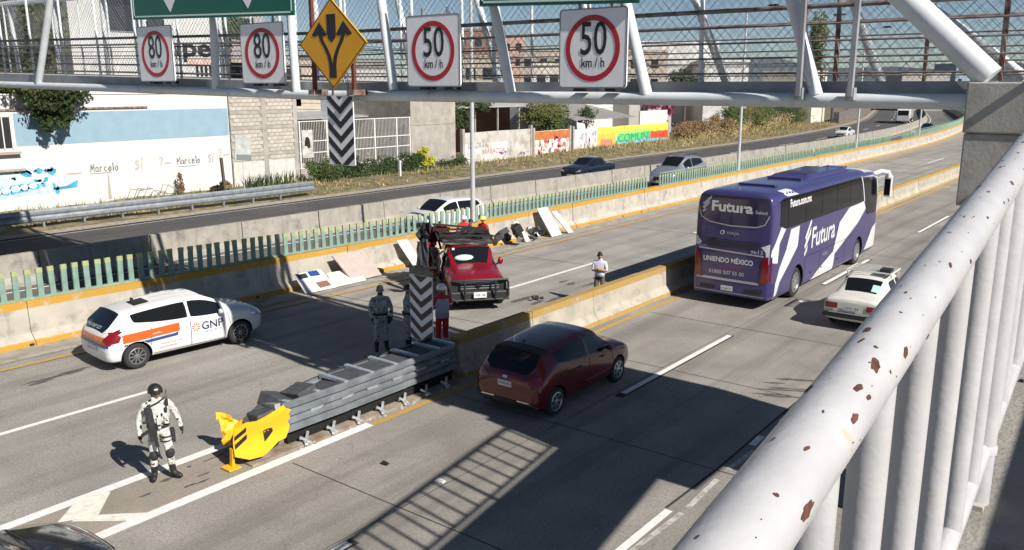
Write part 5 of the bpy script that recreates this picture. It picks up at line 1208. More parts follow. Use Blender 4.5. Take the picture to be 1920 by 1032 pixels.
# ---------------------------------------------------------------- crash cushion at the nose of the median
m_cy = mat('crash_yellow', (.80, .42, .012), .42, var=.06, scale=6, col2=(.40, .20, .02), c2=(.66, .74), c2scale=5, coat=.2)
m_pan = mat('dull_galvanised_panel', (.20, .22, .24), .5, metal=.4, var=.25, scale=3, bump=.1, bscale=12, col2=(.34, .36, .38), c2=(.60, .70), c2scale=2.5)
m_cart = mat('cartridge_grey', (.055, .058, .062), .7, var=.25, scale=8)
m_pad = mat('stained_pad', (.27, .225, .175), .95, var=.3, scale=3, bump=.5, bscale=25, col2=(.20, .13, .08), c2=(.5, .62), c2scale=2)
cc = thing('crash_cushion', 'damaged galvanised crash cushion with a yellow nose in front of the median barrier', 'crash cushion', (-13.28, 11.5, 0))
wc = lambda n, m, x0, x1, y0, y1, z0, z1, **k: MB().box(x0, x1, y0, y1, z0, z1).build(n, m, cc, world=True, **k)
wc('base_pad', m_pad, -13.75, -12.72, 8.6, 14.7, -.01, .045)
wc('gap_shade_box', m_well, -13.62, -12.98, 9.6, 14.4, .05, .42)  # black box added to stand for the dark gap below the side panels
wc('floor_rail', m_steel, -13.45, -13.1, 8.9, 14.5, .05, .12)
qb = [(-.02, .29), (.055, .33), (.055, .40), (-.02, .45), (.055, .50), (.055, .56), (-.02, .61), (.055, .66), (.055, .72), (-.02, .77), (.055, .82), (.055, .89), (-.01, .93)]
for (ya, yb, sx_, tilt) in ((9.45, 11.05, -12.885, .02), (10.95, 12.75, -12.90, .0), (12.65, 14.45, -12.915, 0), (9.8, 11.15, -13.72, -.1), (11.05, 12.8, -13.70, 0), (12.7, 14.45, -13.70, 0)):
    sgn = 1 if sx_ > -13.3 else -1; b = MB(); P = [(sx_ + sgn * d, z) for d, z in qb] + [(sx_ + sgn * (d - .02), z) for d, z in reversed(qb)]; n_ = len(P)
    for yy, dz, sc_ in ((ya, tilt, 1), ((ya + yb) / 2, tilt / 2, 1), (yb, 0, 1)):
        for px, pz in P: b.v.append((px, yy, pz + dz))
    for i in range(2):
        for j in range(n_): b.f.append((i * n_ + j, i * n_ + (j + 1) % n_, (i + 1) * n_ + (j + 1) % n_, (i + 1) * n_ + j)); b.m.append(0)
    b.f.append(tuple(range(n_))); b.m.append(0); b.f.append(tuple(reversed(range(2 * n_, 3 * n_)))); b.m.append(0)
    b.build('side_panel', m_pan, cc, world=True)
m_galvb = mat('bright_galvanised', (.55, .58, .60), .35, metal=.6, var=.15, scale=10)
for y in (10.1, 10.9, 11.6, 12.35, 13.1, 13.9):
    b = MB(); b.prism([(y, .60), (y + .26, .595), (y + .34, .64), (y + .24, .66), (y + .02, .655)], 'x', -12.885, -12.86); b.build('mushroom_bolt', m_galvb, cc, world=True)
for k, y in enumerate((9.62, 10.35, 11.08, 11.8, 12.5, 13.2, 13.9, 14.4)):
    tl = .12 if k == 0 else .05 if k == 1 else 0
    b = MB(); b.bar((-13.74, y, .92 - tl), (-12.9, y, .92), .10, .07); b.bar((-13.68, y, .1), (-13.68, y, .9 - tl), .08, .08); b.bar((-12.99, y, .3), (-12.99, y, .9), .08, .08)
    b.build('diaphragm', m_galvb, cc, world=True)
rn = random.Random(6)
for k in range(7):
    y0, y1 = (9.68, 10.41, 11.14, 11.86, 12.56, 13.26, 13.96)[k], (10.29, 11.02, 11.74, 12.44, 13.14, 13.84, 14.34)[k]; tl = .0 if k > 1 else .14
    b = MB(); z0, z1 = .16, .90; b.hexa([(-13.62, y0, z0), (-13.02, y0, z0), (-13.02, y1, z0), (-13.62, y1, z0), (-13.62, y0 + tl, z1 - tl), (-13.02, y0 + tl * .5, z1 - tl * .3), (-13.02, y1, z1), (-13.62, y1, z1 - tl * .4)]); b.build('cartridge', m_cart, cc, world=True, bevel=.02)
b = MB(); b.hexa([(-13.5, 9.0, .25), (-12.98, 8.95, .25), (-12.98, 9.5, .3), (-13.5, 9.55, .3), (-13.55, 9.1, .72), (-13.05, 9.0, .8), (-13.0, 9.45, .86), (-13.5, 9.5, .78)]); b.build('nose_cartridge', m_cart, cc, world=True, bevel=.03)
# yellow nose: right flap with a slot, centre post, bent left flap
Rf = [(8.34, .27), (8.35, .81), (8.59, .87), (8.79, .84), (9.1, .90), (9.39, .97), (9.44, .90), (9.56, .84), (9.50, .76), (9.55, .68), (9.49, .60), (9.54, .52), (9.50, .42), (9.41, .30), (9.24, .29), (8.87, .12), (8.60, .14)]
def curvex(y): return -12.80 - .16 * max(0, (8.95 - y)) ** 1.3
Nn = MB(); 
bmx = bmesh.new(); f_ = bmx.faces.new([bmx.verts.new((y, z, 0)) for y, z in Rf]); bmesh.ops.triangulate(bmx, faces=[f_])
for _ in range(3):
    es = [e for e in bmx.edges if e.calc_length() > .12]; bmesh.ops.subdivide_edges(bmx, edges=es, cuts=1); bmesh.ops.triangulate(bmx, faces=bmx.faces)
for v in bmx.verts: y, z = v.co.x, v.co.y; v.co = Vector((curvex(y) + .025 * math.sin(z * 9), y, z)) - cc.location
me = bpy.data.meshes.new('nose_flap'); bmx.to_mesh(me); bmx.free(); me.materials.append(m_cy); o = inst('nose_flap', me, cc); md = o.modifiers.new('t', 'SOLIDIFY'); md.thickness = .02
def onflap(P, nm, m, off=.028):
    b = MB(); b.face([(curvex(y) + .025 * math.sin(z * 9) + off, y, z) for y, z in P]); return b.build(nm, m, cc, world=True)
onflap([(8.36, .56), (8.36, .65), (8.58, .79), (8.58, .69)], 'black_stripe', m_sk); onflap([(8.36, .40), (8.36, .49), (8.60, .64), (8.60, .54)], 'black_stripe', m_sk)
onflap([(8.93, .60), (9.02, .62), (9.12, .60), (9.15, .53), (9.07, .46), (8.94, .38)], 'slot', m_black); onflap([(8.94, .58), (9.04, .59), (9.05, .55), (8.96, .50)], 'slot_lip', m_cy, .034)
b = MB(); b.bar((-13.0, 8.36, .02), (-12.97, 8.36, .40), .08, .05); b.build('nose_post', m_cy, cc, world=True)
b = MB(); b.box(-13.12, -12.85, 8.2, 8.45, .02, .05); b.build('nose_foot', m_cy, cc, world=True)
def crumple(name, m, par, corners, seed, amp=.06, n=6, thick=.012, world=False, labelless=True):
    """a bent torn sheet between four corners"""
    rr = random.Random(seed); A_, B_, C_, D_2 = [Vector(q) for q in corners]; b = MB(); nrm = (B_ - A_).cross(D_2 - A_).normalized()
    for i in range(n + 1):
        for j in range(n + 1):
            u, v = i / n, j / n; p = (A_.lerp(B_, u)).lerp(D_2.lerp(C_, u), v); e = 1.6 if i in (0, n) or j in (0, n) else 1
            b.v.append(tuple(p + nrm * rr.uniform(-amp, amp) * e + Vector((rr.uniform(-1, 1), rr.uniform(-1, 1), rr.uniform(-1, 1))) * amp * .5))
    for i in range(n):
        for j in range(n): a = i * (n + 1) + j; b.f.append((a, a + 1, a + n + 2, a + n + 1)); b.m.append(0)
    o = b.build(name, m, par, world=world); md = o.modifiers.new('t', 'SOLIDIFY'); md.thickness = thick; return o
crumple('bent_flap', m_cy, cc, [(-13.62, 8.62, .16), (-13.42, 8.92, .2), (-13.50, 8.98, .62), (-13.80, 8.66, .66)], 3, .05, 5, world=True)
crumple('bent_flap_edge', m_cy, cc, [(-13.84, 8.64, .62), (-13.62, 8.85, .60), (-13.66, 8.85, .72), (-13.88, 8.66, .78)], 5, .03, 3, world=True)
crumple('front_skin', m_cart, cc, [(-13.0, 8.5, .08), (-13.5, 8.7, .08), (-13.5, 8.75, .4), (-13.05, 8.6, .38)], 8, .05, 5, world=True)
for k in range(7):
    y = 9.9 + k * .68
    b = MB(); b.bar((-12.90, y + .02, .05), (-12.66, y - .10, .07), .06, .05); b.bar((-12.88, y + .12, .20), (-12.72, y - .08, .04), .05, .04); b.bar((-12.86, y - .1, .16), (-12.72, y + .06, .04), .05, .04); b.build('anchor_bracket', m_galvb, cc, world=True)
rn = random.Random(31); b = MB()
for k in range(60):
    y = rn.uniform(9, 14.2); x = rn.uniform(-12.84, -12.62); s_ = rn.uniform(.01, .045); b.hexa([(x - s_, y - s_, 0), (x + s_, y - s_ * .6, 0), (x + s_, y + s_, 0), (x - s_, y + s_, 0), (x - s_ * .6, y - s_ * .5, s_), (x + s_ * .5, y - s_ * .4, s_ * 1.2), (x + s_ * .6, y + s_ * .7, s_), (x - s_ * .7, y + s_ * .5, s_ * .8)])
stuff(b.build('rubble', m_gw, cc, world=True))
for (x_, y_, z_, a_, b__) in ((-13.3, 9.25, .55, .5, .2), (-13.4, 9.7, .80, -.35, .15), (-13.25, 10.15, .86, .18, -.1)):
    o = MB().box(-.26, .26, -.24, .24, -.14, .14).build('loose_cartridge', m_cart, cc, bevel=.02); o.location = Vector((x_, y_, z_)) - cc.location; o.rotation_euler = (a_, b__, .1)
b = MB(); b.bar((-13.72, 9.55, .72), (-12.95, 9.40, .90), .12, .10); b.build('loose_frame', m_galvb, cc, world=True)
hm = thing('hazard_marker', 'tall chevron marker panel standing at the back of the crash cushion', 'road sign', (-13.88, 14.35, 0))
hazard(hm, -14.26, -13.52, .86, 2.46, 14.35, m_sgrey, .315, .03, .27)
b = MB(); b.box(-14.27, -13.51, 14.36, 14.385, 2.465, 2.60); b.build('top_strip', mat('olive_board', (.15, .14, .11), .8), hm, world=True)
for s in (-14.1, -13.7): b = MB(); b.box(s - .03, s + .03, 14.39, 14.45, 0, 2.5); b.build('post', m_steel, hm, world=True)
# ---------------------------------------------------------------- wrecked red pickup
m_redp = mat('red_pickup_paint', (.19, .004, .011), .3, coat=.4)
PK = dict(w=1.85, wr=.37, ax=(1.62,), rim='steel',
    st=[(-1.15, .80, .50, 1.05, 1.12, .5, 0), (-1.10, .88, .42, 1.10, 1.18, .5, 0), (-.95, .90, .40, 1.14, 1.70, .68, 0), (-.60, .91, .40, 1.14, 1.78, .68, 0), (.05, .91, .40, 1.13, 1.79, .69, 0), (.12, .91, .40, 1.13, 1.79, .69, 0), (.42, .91, .40, 1.13, 1.74, .68, 0), (.64, .91, .40, 1.13, 1.70, .74, 0), (1.16, .91, .42, 1.10, 1.26, .80, 0), (1.24, .91, .42, 1.08, 1.22, .72, 0), (1.6, .91, .44, 1.05, 1.18, .7, 0), (2.2, .90, .46, 1.00, 1.12, .7, 0), (2.42, .86, .50, .93, 1.02, .7, 0), (2.50, .80, .55, .84, .92, .6, 0)],
    glass={3: 's', 5: 's', 6: 's', 7: 'ws'})
PKR = -130.5
t, bv, pb = car('wrecked_pickup', 'red pickup with a crushed cab and torn side after hitting the median nose', 'pickup truck', (-18.53, 21.39, .0), PKR, m_redp, PK)
T_ = t
for s in (1, -1):
    hub, ty, rim = wheel_meshes(.37, .22, 'steel'); h = inst('wheel', hub, t, (s * .80, -1.75, .37), (0, 0, 0 if s > 0 else math.pi)); inst('tyre', ty, h); inst('rim', rim, h)
P_ = lambda b, n, m, **k: b.build(n, m, t, **k)
# front: black grille, bull bar, plate, lamps
decal(bv, [[(-.72, .62), (.72, .62), (.78, .96), (-.78, .96)]], 'F', m_dark, 'grille', t, .02); decal(bv, [[(-.86, .50), (.86, .50), (.84, .62), (-.84, .62)]], 'F', m_dark, 'bumper', t, .03)
for s in (1, -1):
    decal(bv, [[(s * .60, .78), (s * .86, .80), (s * .86, .94), (s * .66, .95)]], 'F', m_head, 'headlamp', t, .03)
    b = MB(); b.tube([(s * .86, 2.45, .95), (s * .90, 2.66, .92), (s * .90, 2.70, .5), (s * .70, 2.72, .36)], .035, 8); P_(b, 'bull_bar_side', m_dark, smooth=True)
b = MB(); b.prism([(-.90, .62), (.90, .62), (.86, .98), (-.86, .98)], 'y', 2.30, 2.535); P_(b, 'grille_block', m_dark, bevel=.04)
b = MB(); b.box(-.93, .93, 2.36, 2.66, .36, .66); P_(b, 'black_bumper', m_dark, bevel=.05)
b = MB(); b.tube([(-.9, 2.62, 1.0), (-.4, 2.74, 1.04), (.4, 2.74, 1.04), (.9, 2.62, 1.0)], .04, 8); P_(b, 'bull_bar', m_dark, smooth=True)
b = MB(); b.tube([(-.92, 2.68, .40), (.92, 2.68, .40)], .035, 8); P_(b, 'bull_bar_lower', m_dark, smooth=True)
for x in (-.48, .48): b = MB(); b.tube([(x, 2.74, 1.03), (x, 2.80, .7), (x, 2.70, .4)], .035, 8); P_(b, 'bull_bar_upright', m_dark, smooth=True)
for z in (.72, .80, .88): b = MB(); b.box(-.62, .62, 2.52, 2.56, z, z + .025); P_(b, 'grille_bar', m_signback)
b = MB(); b.lathe([(.085, 2.60), (.085, 2.62)], 20, 'y', (0, 0, .86)); P_(b, 'round_badge', m_chrome); b = MB(); b.box(-.10, .10, 2.622, 2.63, .845, .875); P_(b, 'badge_bar', m_chrome)
b = MB(); b.box(-.20, .20, 2.76, 2.775, .48, .66); P_(b, 'number_plate', m_plate); put_text('NR 48', 'plate_text', m_platet, t, (.15, 2.778, .53), (-1, 0, 0), (0, 0, 1), .1, .3)
# airbag seen through the windscreen (in front of the dark glass, the glass is shattered away)
m_air = mat('airbag_cloth', (.52, .66, .64), .8, var=.1, scale=6, bump=.4, bscale=10)
b = MB(); b.ball((.22, .93, 1.37), (.34, .16, .12), 14, 9); P_(b, 'airbag', m_air, smooth=True)
decal(bv, [[(.50, .66), (.58, .66), (.58, .72), (.50, .72)]], 'T', m_plate, 'windscreen_sticker', t, .012)
# crushed roof: black mass behind the header with twisted frames
m_mangle = mat('torn_dark_metal', (.035, .033, .034), .5, metal=.4, var=.6, scale=6, col2=(.10, .02, .02), c2=(.55, .62), c2scale=5)
m_mred = mat('torn_red_metal', (.28, .015, .025), .35, metal=.2, var=.4, scale=5, col2=(.04, .03, .03), c2=(.52, .58), c2scale=4)
crumple('crushed_roof', m_mangle, t, [(-.85, .35, 1.86), (.85, .35, 1.84), (.95, -1.1, 2.02), (-.8, -1.1, 1.86)], 12, .07, 8)
crumple('roof_skin', m_mangle, t, [(-.80, .50, 1.76), (.85, .50, 1.75), (.85, .20, 1.92), (-.85, .20, 1.90)], 22, .03, 5)
crumple('torn_roof_edge', m_mred, t, [(.5, -1.0, 1.6), (1.1, -.9, 1.5), (1.1, -1.2, 2.1), (.4, -1.3, 2.15)], 13, .1, 6)
for a, b2 in (((-.9, .2, 1.95), (.9, .1, 2.0)), ((-.85, -.4, 2.05), (.95, -.5, 2.12)), ((-.8, -1.0, 2.0), (1.0, -1.1, 2.2)), ((.9, .3, 1.6), (.95, -1.1, 2.2)), ((-.85, .3, 1.8), (-.85, -1.1, 2.0))):
    b = MB(); b.bar(a, b2, .06, .06); P_(b, 'roll_bar', m_dark)
# torn right side (camera left): door skins, inner panels
crumple('torn_door', m_mangle, t, [(.95, .9, .45), (1.0, -.4, .4), (1.12, -.5, 1.55), (.96, .6, 1.6)], 14, .09, 7)
crumple('torn_door_skin', m_mred, t, [(1.0, -.2, .5), (1.25, -.9, .45), (1.35, -1.0, 1.5), (1.05, -.4, 1.7)], 15, .12, 7)
crumple('door_frame', m_mangle, t, [(1.05, -.7, 1.2), (1.5, -1.1, 1.1), (1.5, -1.5, 2.2), (1.0, -1.2, 2.35)], 16, .12, 6)
crumple('inner_lining', mat('pale_lining', (.42, .38, .32), .8, var=.3, scale=5), t, [(.93, .75, .6), (1.0, .45, .55), (.98, .35, 1.6), (.92, .55, 1.62)], 17, .05, 5)
crumple('door_panel', mat('dark_door_panel', (.035, .037, .042), .6, var=.4, scale=3), t, [(1.35, .35, .62), (1.75, -.15, .62), (1.62, -.35, 1.75), (1.30, -.05, 1.85)], 18, .05, 5, .05)
b = MB(); b.bar((1.05, .62, 1.02), (1.9, .18, .92), .16, .07); P_(b, 'torn_sill', m_dark, bevel=.02)
crumple('sill_scrap', m_mangle, t, [(1.5, .5, .85), (1.95, .3, .8), (1.9, .1, 1.0), (1.5, .25, 1.05)], 19, .07, 4)
rn = random.Random(77)
for k in range(9):
    p = Vector((rn.uniform(.9, 1.6), rn.uniform(-1.2, .6), rn.uniform(.4, 1.8))); q = p + Vector((rn.uniform(-.3, .3), rn.uniform(-.5, .5), rn.uniform(-.6, .6))); b = MB(); b.tube([p, (p + q) / 2 + Vector((rn.uniform(-.1, .1), 0, .1)), q], .018, 6); P_(b, 'bent_strut', m_dark, smooth=True)
# load bed, buckled
b = MB(); b.box(-.9, .9, -2.7, -1.2, .55, .62); P_(b, 'bed_floor', m_dark); b = MB(); b.box(-.92, -.86, -2.7, -1.2, .6, 1.05); P_(b, 'bed_side', m_redp)
crumple('bed_side_torn', m_mred, t, [(.9, -1.2, .6), (1.1, -2.6, .5), (1.15, -2.7, 1.0), (.92, -1.2, 1.1)], 20, .1, 6); b = MB(); b.box(-.9, .9, -2.74, -2.68, .6, 1.05); P_(b, 'tailgate', m_redp)
b = MB(); b.box(-.5, .5, -2.3, 1.8, .3, .5); P_(b, 'chassis', m_well)
b = MB(); b.ball((-1.02, .75, 1.2), (.10, .07, .12), 10, 6); P_(b, 'wing_mirror', m_redp, smooth=True)
b = MB(); b.bar((-1.0, .75, 1.14), (-.84, .80, 1.10), .05, .05); P_(b, 'mirror_arm', m_dark)
# loose debris: each piece a thing of its own
def plank(name, label, cat, cs, m, th=.03, group=None):
    c0 = sum((Vector(q) for q in cs), Vector()) / 4; t = None; A_, B_, C_, D_2 = [Vector(q) for q in cs]; n_ = (B_ - A_).cross(D_2 - A_).normalized() * th
    b = MB(); b.hexa([A_, B_, C_, D_2, A_ + n_, B_ + n_, C_ + n_, D_2 + n_]); o = b.mesh(name, m, c0); q = inst(name, o, None, c0); tag(q, label, cat, group); return q
bx = -23.06
d1 = plank('body_debris', 'white body panel with a dark 4 leaning on the wall barrier beside the insurance car', 'debris', [(-22.55, 17.75, .03), (-22.45, 19.0, .03), (bx - .02, 18.85, .62), (bx - .02, 17.7, .62)], m_wp)
for q, m_, nm in (([(.1, .72), (.42, .72), (.42, .95), (.1, .95)], m_dark, 'black_patch'), ([(.5, .75), (.85, .72), (.85, .98), (.5, 1.0)], m_bl, 'window_patch'), ([(.52, .12), (.92, .14), (.90, .42), (.52, .42)], mat('brown_patch', (.20, .09, .06), .8), 'brown_patch')):
    A_, B_, C_, D_2 = Vector((-22.55, 17.75, .03)), Vector((-22.45, 19.0, .03)), Vector((bx - .02, 18.85, .62)), Vector((bx - .02, 17.7, .62)); nn = (B_ - A_).cross(D_2 - A_).normalized(); nn = nn if nn.x > 0 else -nn
    b = MB(); b.face([A_.lerp(B_, u).lerp(D_2.lerp(C_, u), v) + nn * .034 - d1.location for u, v in q]); b.build(nm, m_, d1)
plank('board_debris', 'cream flat board lying beside the pinkish grey panel at the wall barrier toe', 'debris', [(-22.5, 18.95, .03), (-22.45, 20.4, .03), (-23.0, 20.5, .40), (-23.05, 19.1, .42)], mat('cream_board', (.70, .64, .52), .7))
plank('board_debris', 'square pinkish grey panel leaning on the wall barrier', 'debris', [(-22.62, 19.9, .05), (-22.62, 21.3, .05), (bx - .04, 20.85, 1.0), (bx - .04, 19.4, 1.0)], mat('pinkish_board', (.40, .33, .30), .8, var=.1, scale=5), .05)
plank('white_plank', 'narrow white plank leaning on the wall barrier left of the wrecked pickup', 'debris', [(-22.6, 23.0, .05), (-22.6, 23.5, .05), (bx, 23.1, 1.1), (bx, 22.55, 1.1)], m_wp)
plank('white_plank', 'wide white plank leaning on the wall barrier, left of its narrower twin', 'debris', [(-22.35, 31.8, .03), (-22.35, 32.6, .03), (bx + .1, 32.25, 1.32), (bx + .1, 31.45, 1.32)], m_wp, .04)
plank('white_plank', 'narrower white plank leaning on the wall barrier, rightmost of the pair', 'debris', [(-22.3, 33.1, .03), (-22.3, 33.5, .03), (bx + .1, 33.0, 1.05), (bx + .1, 32.6, 1.05)], m_wp, .04)
plank('white_strip', 'low white strip leaning on the wall barrier next to the dark seat parts', 'debris', [(-22.5, 30.0, .03), (-22.5, 30.35, .03), (bx, 30.1, .9), (bx, 29.8, .9)], m_wp, .04)
def heap(name, label, c, sz, m, seed, n=7):
    rr = random.Random(seed); t = thing(name, label, 'debris', c)
    for k in range(n):
        s = [sz * rr.uniform(.2, .6) for _ in range(3)]; p = [rr.uniform(-sz, sz) * .6, rr.uniform(-sz, sz) * .9, rr.uniform(0, sz * .8)]
        b = MB(); b.box(-s[0] / 2, s[0] / 2, -s[1] / 2, s[1] / 2, -s[2] / 2, s[2] / 2); o = b.build('broken_piece', m[k % len(m)], t, bevel=.02); o.location = (p[0], p[1], p[2] + s[2] * .4); o.rotation_euler = (rr.uniform(-.6, .6), rr.uniform(-.6, .6), rr.uniform(0, 3))
    return t
heap('seat_debris', 'dark broken car seat parts piled at the barrier right of the wrecked pickup', (-22.7, 28.8, .05), .75, [m_dark, m_cart, m_dark, m_signback], 5, 9)
heap('trim_debris', 'small pile of dark blue and grey car trim between the seat parts and the white planks', (-22.6, 30.9, .03), .5, [m_cart, m_navyp, m_steel], 8, 8)
heap('rubber_debris', 'small black scraps on the road in front of the wrecked pickup', (-15.9, 22.0, .0), .25, [m_dark], 12, 5)
for i, (x, y, s_, lb) in enumerate(((-21.95, 17.6, .12, 'tiny white paper scrap in the bridge shadow on the inner carriageway'), (-9.0, 27.0, .12, 'white scrap on the lane beside the rear wheel of the purple coach'), (-9.6, 10.3, .10, 'white scrap between the bars of the railing shadow'), (-13.0, 11.9, .09, 'dark round stone on the road right of the white gore line'))):
    if i == 3: x, y = -10.9, 10.2
    b = MB(); b.hexa([(-s_, -s_ * .6, 0), (s_, -s_ * .5, 0), (s_ * .8, s_ * .6, 0), (-s_, s_ * .5, 0), (-s_ * .8, -s_ * .5, .02), (s_ * .9, -s_ * .4, .03), (s_ * .6, s_ * .5, .02), (-s_ * .8, s_ * .4, .04)])
    o = b.build('road_scrap', m_dark if i == 3 else m_wp); o.location = (x, y, .012); tag(o, lb, 'debris')
# oil stains and skid marks on the road (real stains)
sb = MB(); rn = random.Random(3)
def stain(cx, cy, rx, ry, seed, z=.0065):
    rr = random.Random(seed); P = []
    for j in range(16): a = 2 * math.pi * j / 16; q = 1 + rr.uniform(-.35, .3); P.append((cx + rx * q * math.cos(a), cy + ry * q * math.sin(a), z))
    sb.face(P)
stain(-20.75, 8.75, .09, .75, 1); stain(-20.6, 8.3, .06, .3, 2); stain(-20.85, 9.3, .05, .4, 3)
for k in range(12):
    a = Vector((rn.uniform(-7.3, -6.4), rn.uniform(17.9, 19.6), .0068 + .0003 * k)); L = rn.uniform(.3, 1.2); d = Vector((.80, .42, 0)) * L; w_ = Vector((-.3, .6, 0)) * rn.uniform(.03, .10)
    sb.face([a, a + d * .4 - w_, a + d, a + d * .55 + w_])
for k in range(10): stain(rn.uniform(-17, -15), rn.uniform(21.5, 25.5), rn.uniform(.04, .12), rn.uniform(.2, .6), 50 + k, .0065 + .0003 * k)
for k in range(8): stain(rn.uniform(-13.7, -12.9), rn.uniform(6.8, 8.6), rn.uniform(.015, .05), rn.uniform(.04, .2), 70 + k, .0065 + .0003 * k)
struct(sb.build('road_stains', mat('oil_stain', (.09, .08, .075), .8, var=.4, scale=8)))
# ---------------------------------------------------------------- people
m_skin = mat('skin', (.36, .19, .12), .6, var=.06, scale=20)
def camo(name, base, b2, b3):
    m = mat(name, base, .85, bump=.5, bscale=14, col2=b2, c2=(.50, .54), c2scale=11)
    n = m.node_tree.nodes; l = m.node_tree.links; b = n['Principled BSDF']; src = b.inputs['Base Color'].links[0].from_socket
    tc = n.new('ShaderNodeTexCoord'); mp = n.new('ShaderNodeMapping'); mp.inputs['Location'].default_value = (4, 2, 7); l.new(tc.outputs['Object'], mp.inputs[0])
    z = n.new('ShaderNodeTexNoise'); z.inputs['Scale'].default_value = 17; z.inputs['Detail'].default_value = 3; l.new(mp.outputs[0], z.inputs['Vector'])
    r_ = n.new('ShaderNodeMapRange'); r_.inputs[1].default_value = .60; r_.inputs[2].default_value = .63; l.new(z.outputs[0], r_.inputs[0])
    x = n.new('ShaderNodeMix'); x.data_type = 'RGBA'; l.new(r_.outputs[0], x.inputs['Factor']); l.new(src, x.inputs[6]); x.inputs[7].default_value = (*b3, 1); l.new(x.outputs[2], b.inputs['Base Color']); return m
m_camo = camo('sunlit_digital_camouflage', (.60, .59, .54), (.40, .40, .37), (.06, .06, .06)); m_camo2 = camo('shaded_camouflage', (.34, .35, .34), (.20, .21, .21), (.05, .05, .055))  # camouflage in two copies: sunlit tone, and a darker one with shade painted in
m_redcl = mat('rescue_red_cloth', (.50, .014, .016), .8, var=.15, scale=8, bump=.4, bscale=18); m_grcl = mat('grey_blue_cloth', (.30, .33, .40), .85, var=.1, scale=8); m_refl = mat('reflective_tape', (.62, .63, .62), .5)
m_boot = mat('black_leather', (.015, .015, .016), .6); m_glove = mat('black_glove', (.02, .02, .021), .8); m_kit = mat('black_webbing', (.02, .02, .022), .8, var=.4, scale=30)
m_shirt = mat('pale_blue_shirt', (.55, .58, .68), .85, bump=.4, bscale=15); m_trou = mat('brown_grey_trousers', (.12, .09, .07), .85); m_hair = mat('dark_hair', (.012, .009, .008), .7)
m_helw = mat('white_helmet', (.72, .73, .75), .3, coat=.5); m_hely = mat('lime_helmet', (.62, .66, .16), .35, coat=.4); m_helb = mat('black_helmet', (.016, .016, .018), .45)
BONES = [('pelvis', 'spine', 'T'), ('spine', 'chest', 'C'), ('chest', 'neck', 'C'), ('neck', 'skull', 'S')]
for s in 'RL': BONES += [('chest', 'sho' + s, 'C'), ('sho' + s, 'elb' + s, 'A'), ('elb' + s, 'wri' + s, 'F'), ('wri' + s, 'pal' + s, 'H'), ('pelvis', 'hip' + s, 'T'), ('hip' + s, 'kne' + s, 'T'), ('kne' + s, 'ank' + s, 'T'), ('ank' + s, 'toe' + s, 'B')]
BASE = dict(pelvis=(0, 0, .95), spine=(0, .0, 1.10), chest=(0, .01, 1.33), neck=(0, .0, 1.47), skull=(0, .01, 1.56), shoR=(.185, 0, 1.40), shoL=(-.185, 0, 1.40), elbR=(.27, .0, 1.12), elbL=(-.27, .0, 1.12), wriR=(.29, .08, .87), wriL=(-.29, .08, .87), palR=(.29, .11, .79), palL=(-.29, .11, .79),
    hipR=(.095, 0, .89), hipL=(-.095, 0, .89), kneR=(.12, .03, .49), kneL=(-.12, .03, .49), ankR=(.13, 0, .10), ankL=(-.13, 0, .10), toeR=(.16, .17, .045), toeL=(-.16, .17, .045))
RAD = dict(pelvis=(.155, .115), spine=(.145, .105), chest=(.165, .12), neck=(.06, .06), skull=(.07, .07), sho=(.075, .075), elb=(.052, .052), wri=(.038, .038), pal=(.040, .025), hip=(.098, .098), kne=(.070, .070), ank=(.055, .055), toe=(.048, .042))
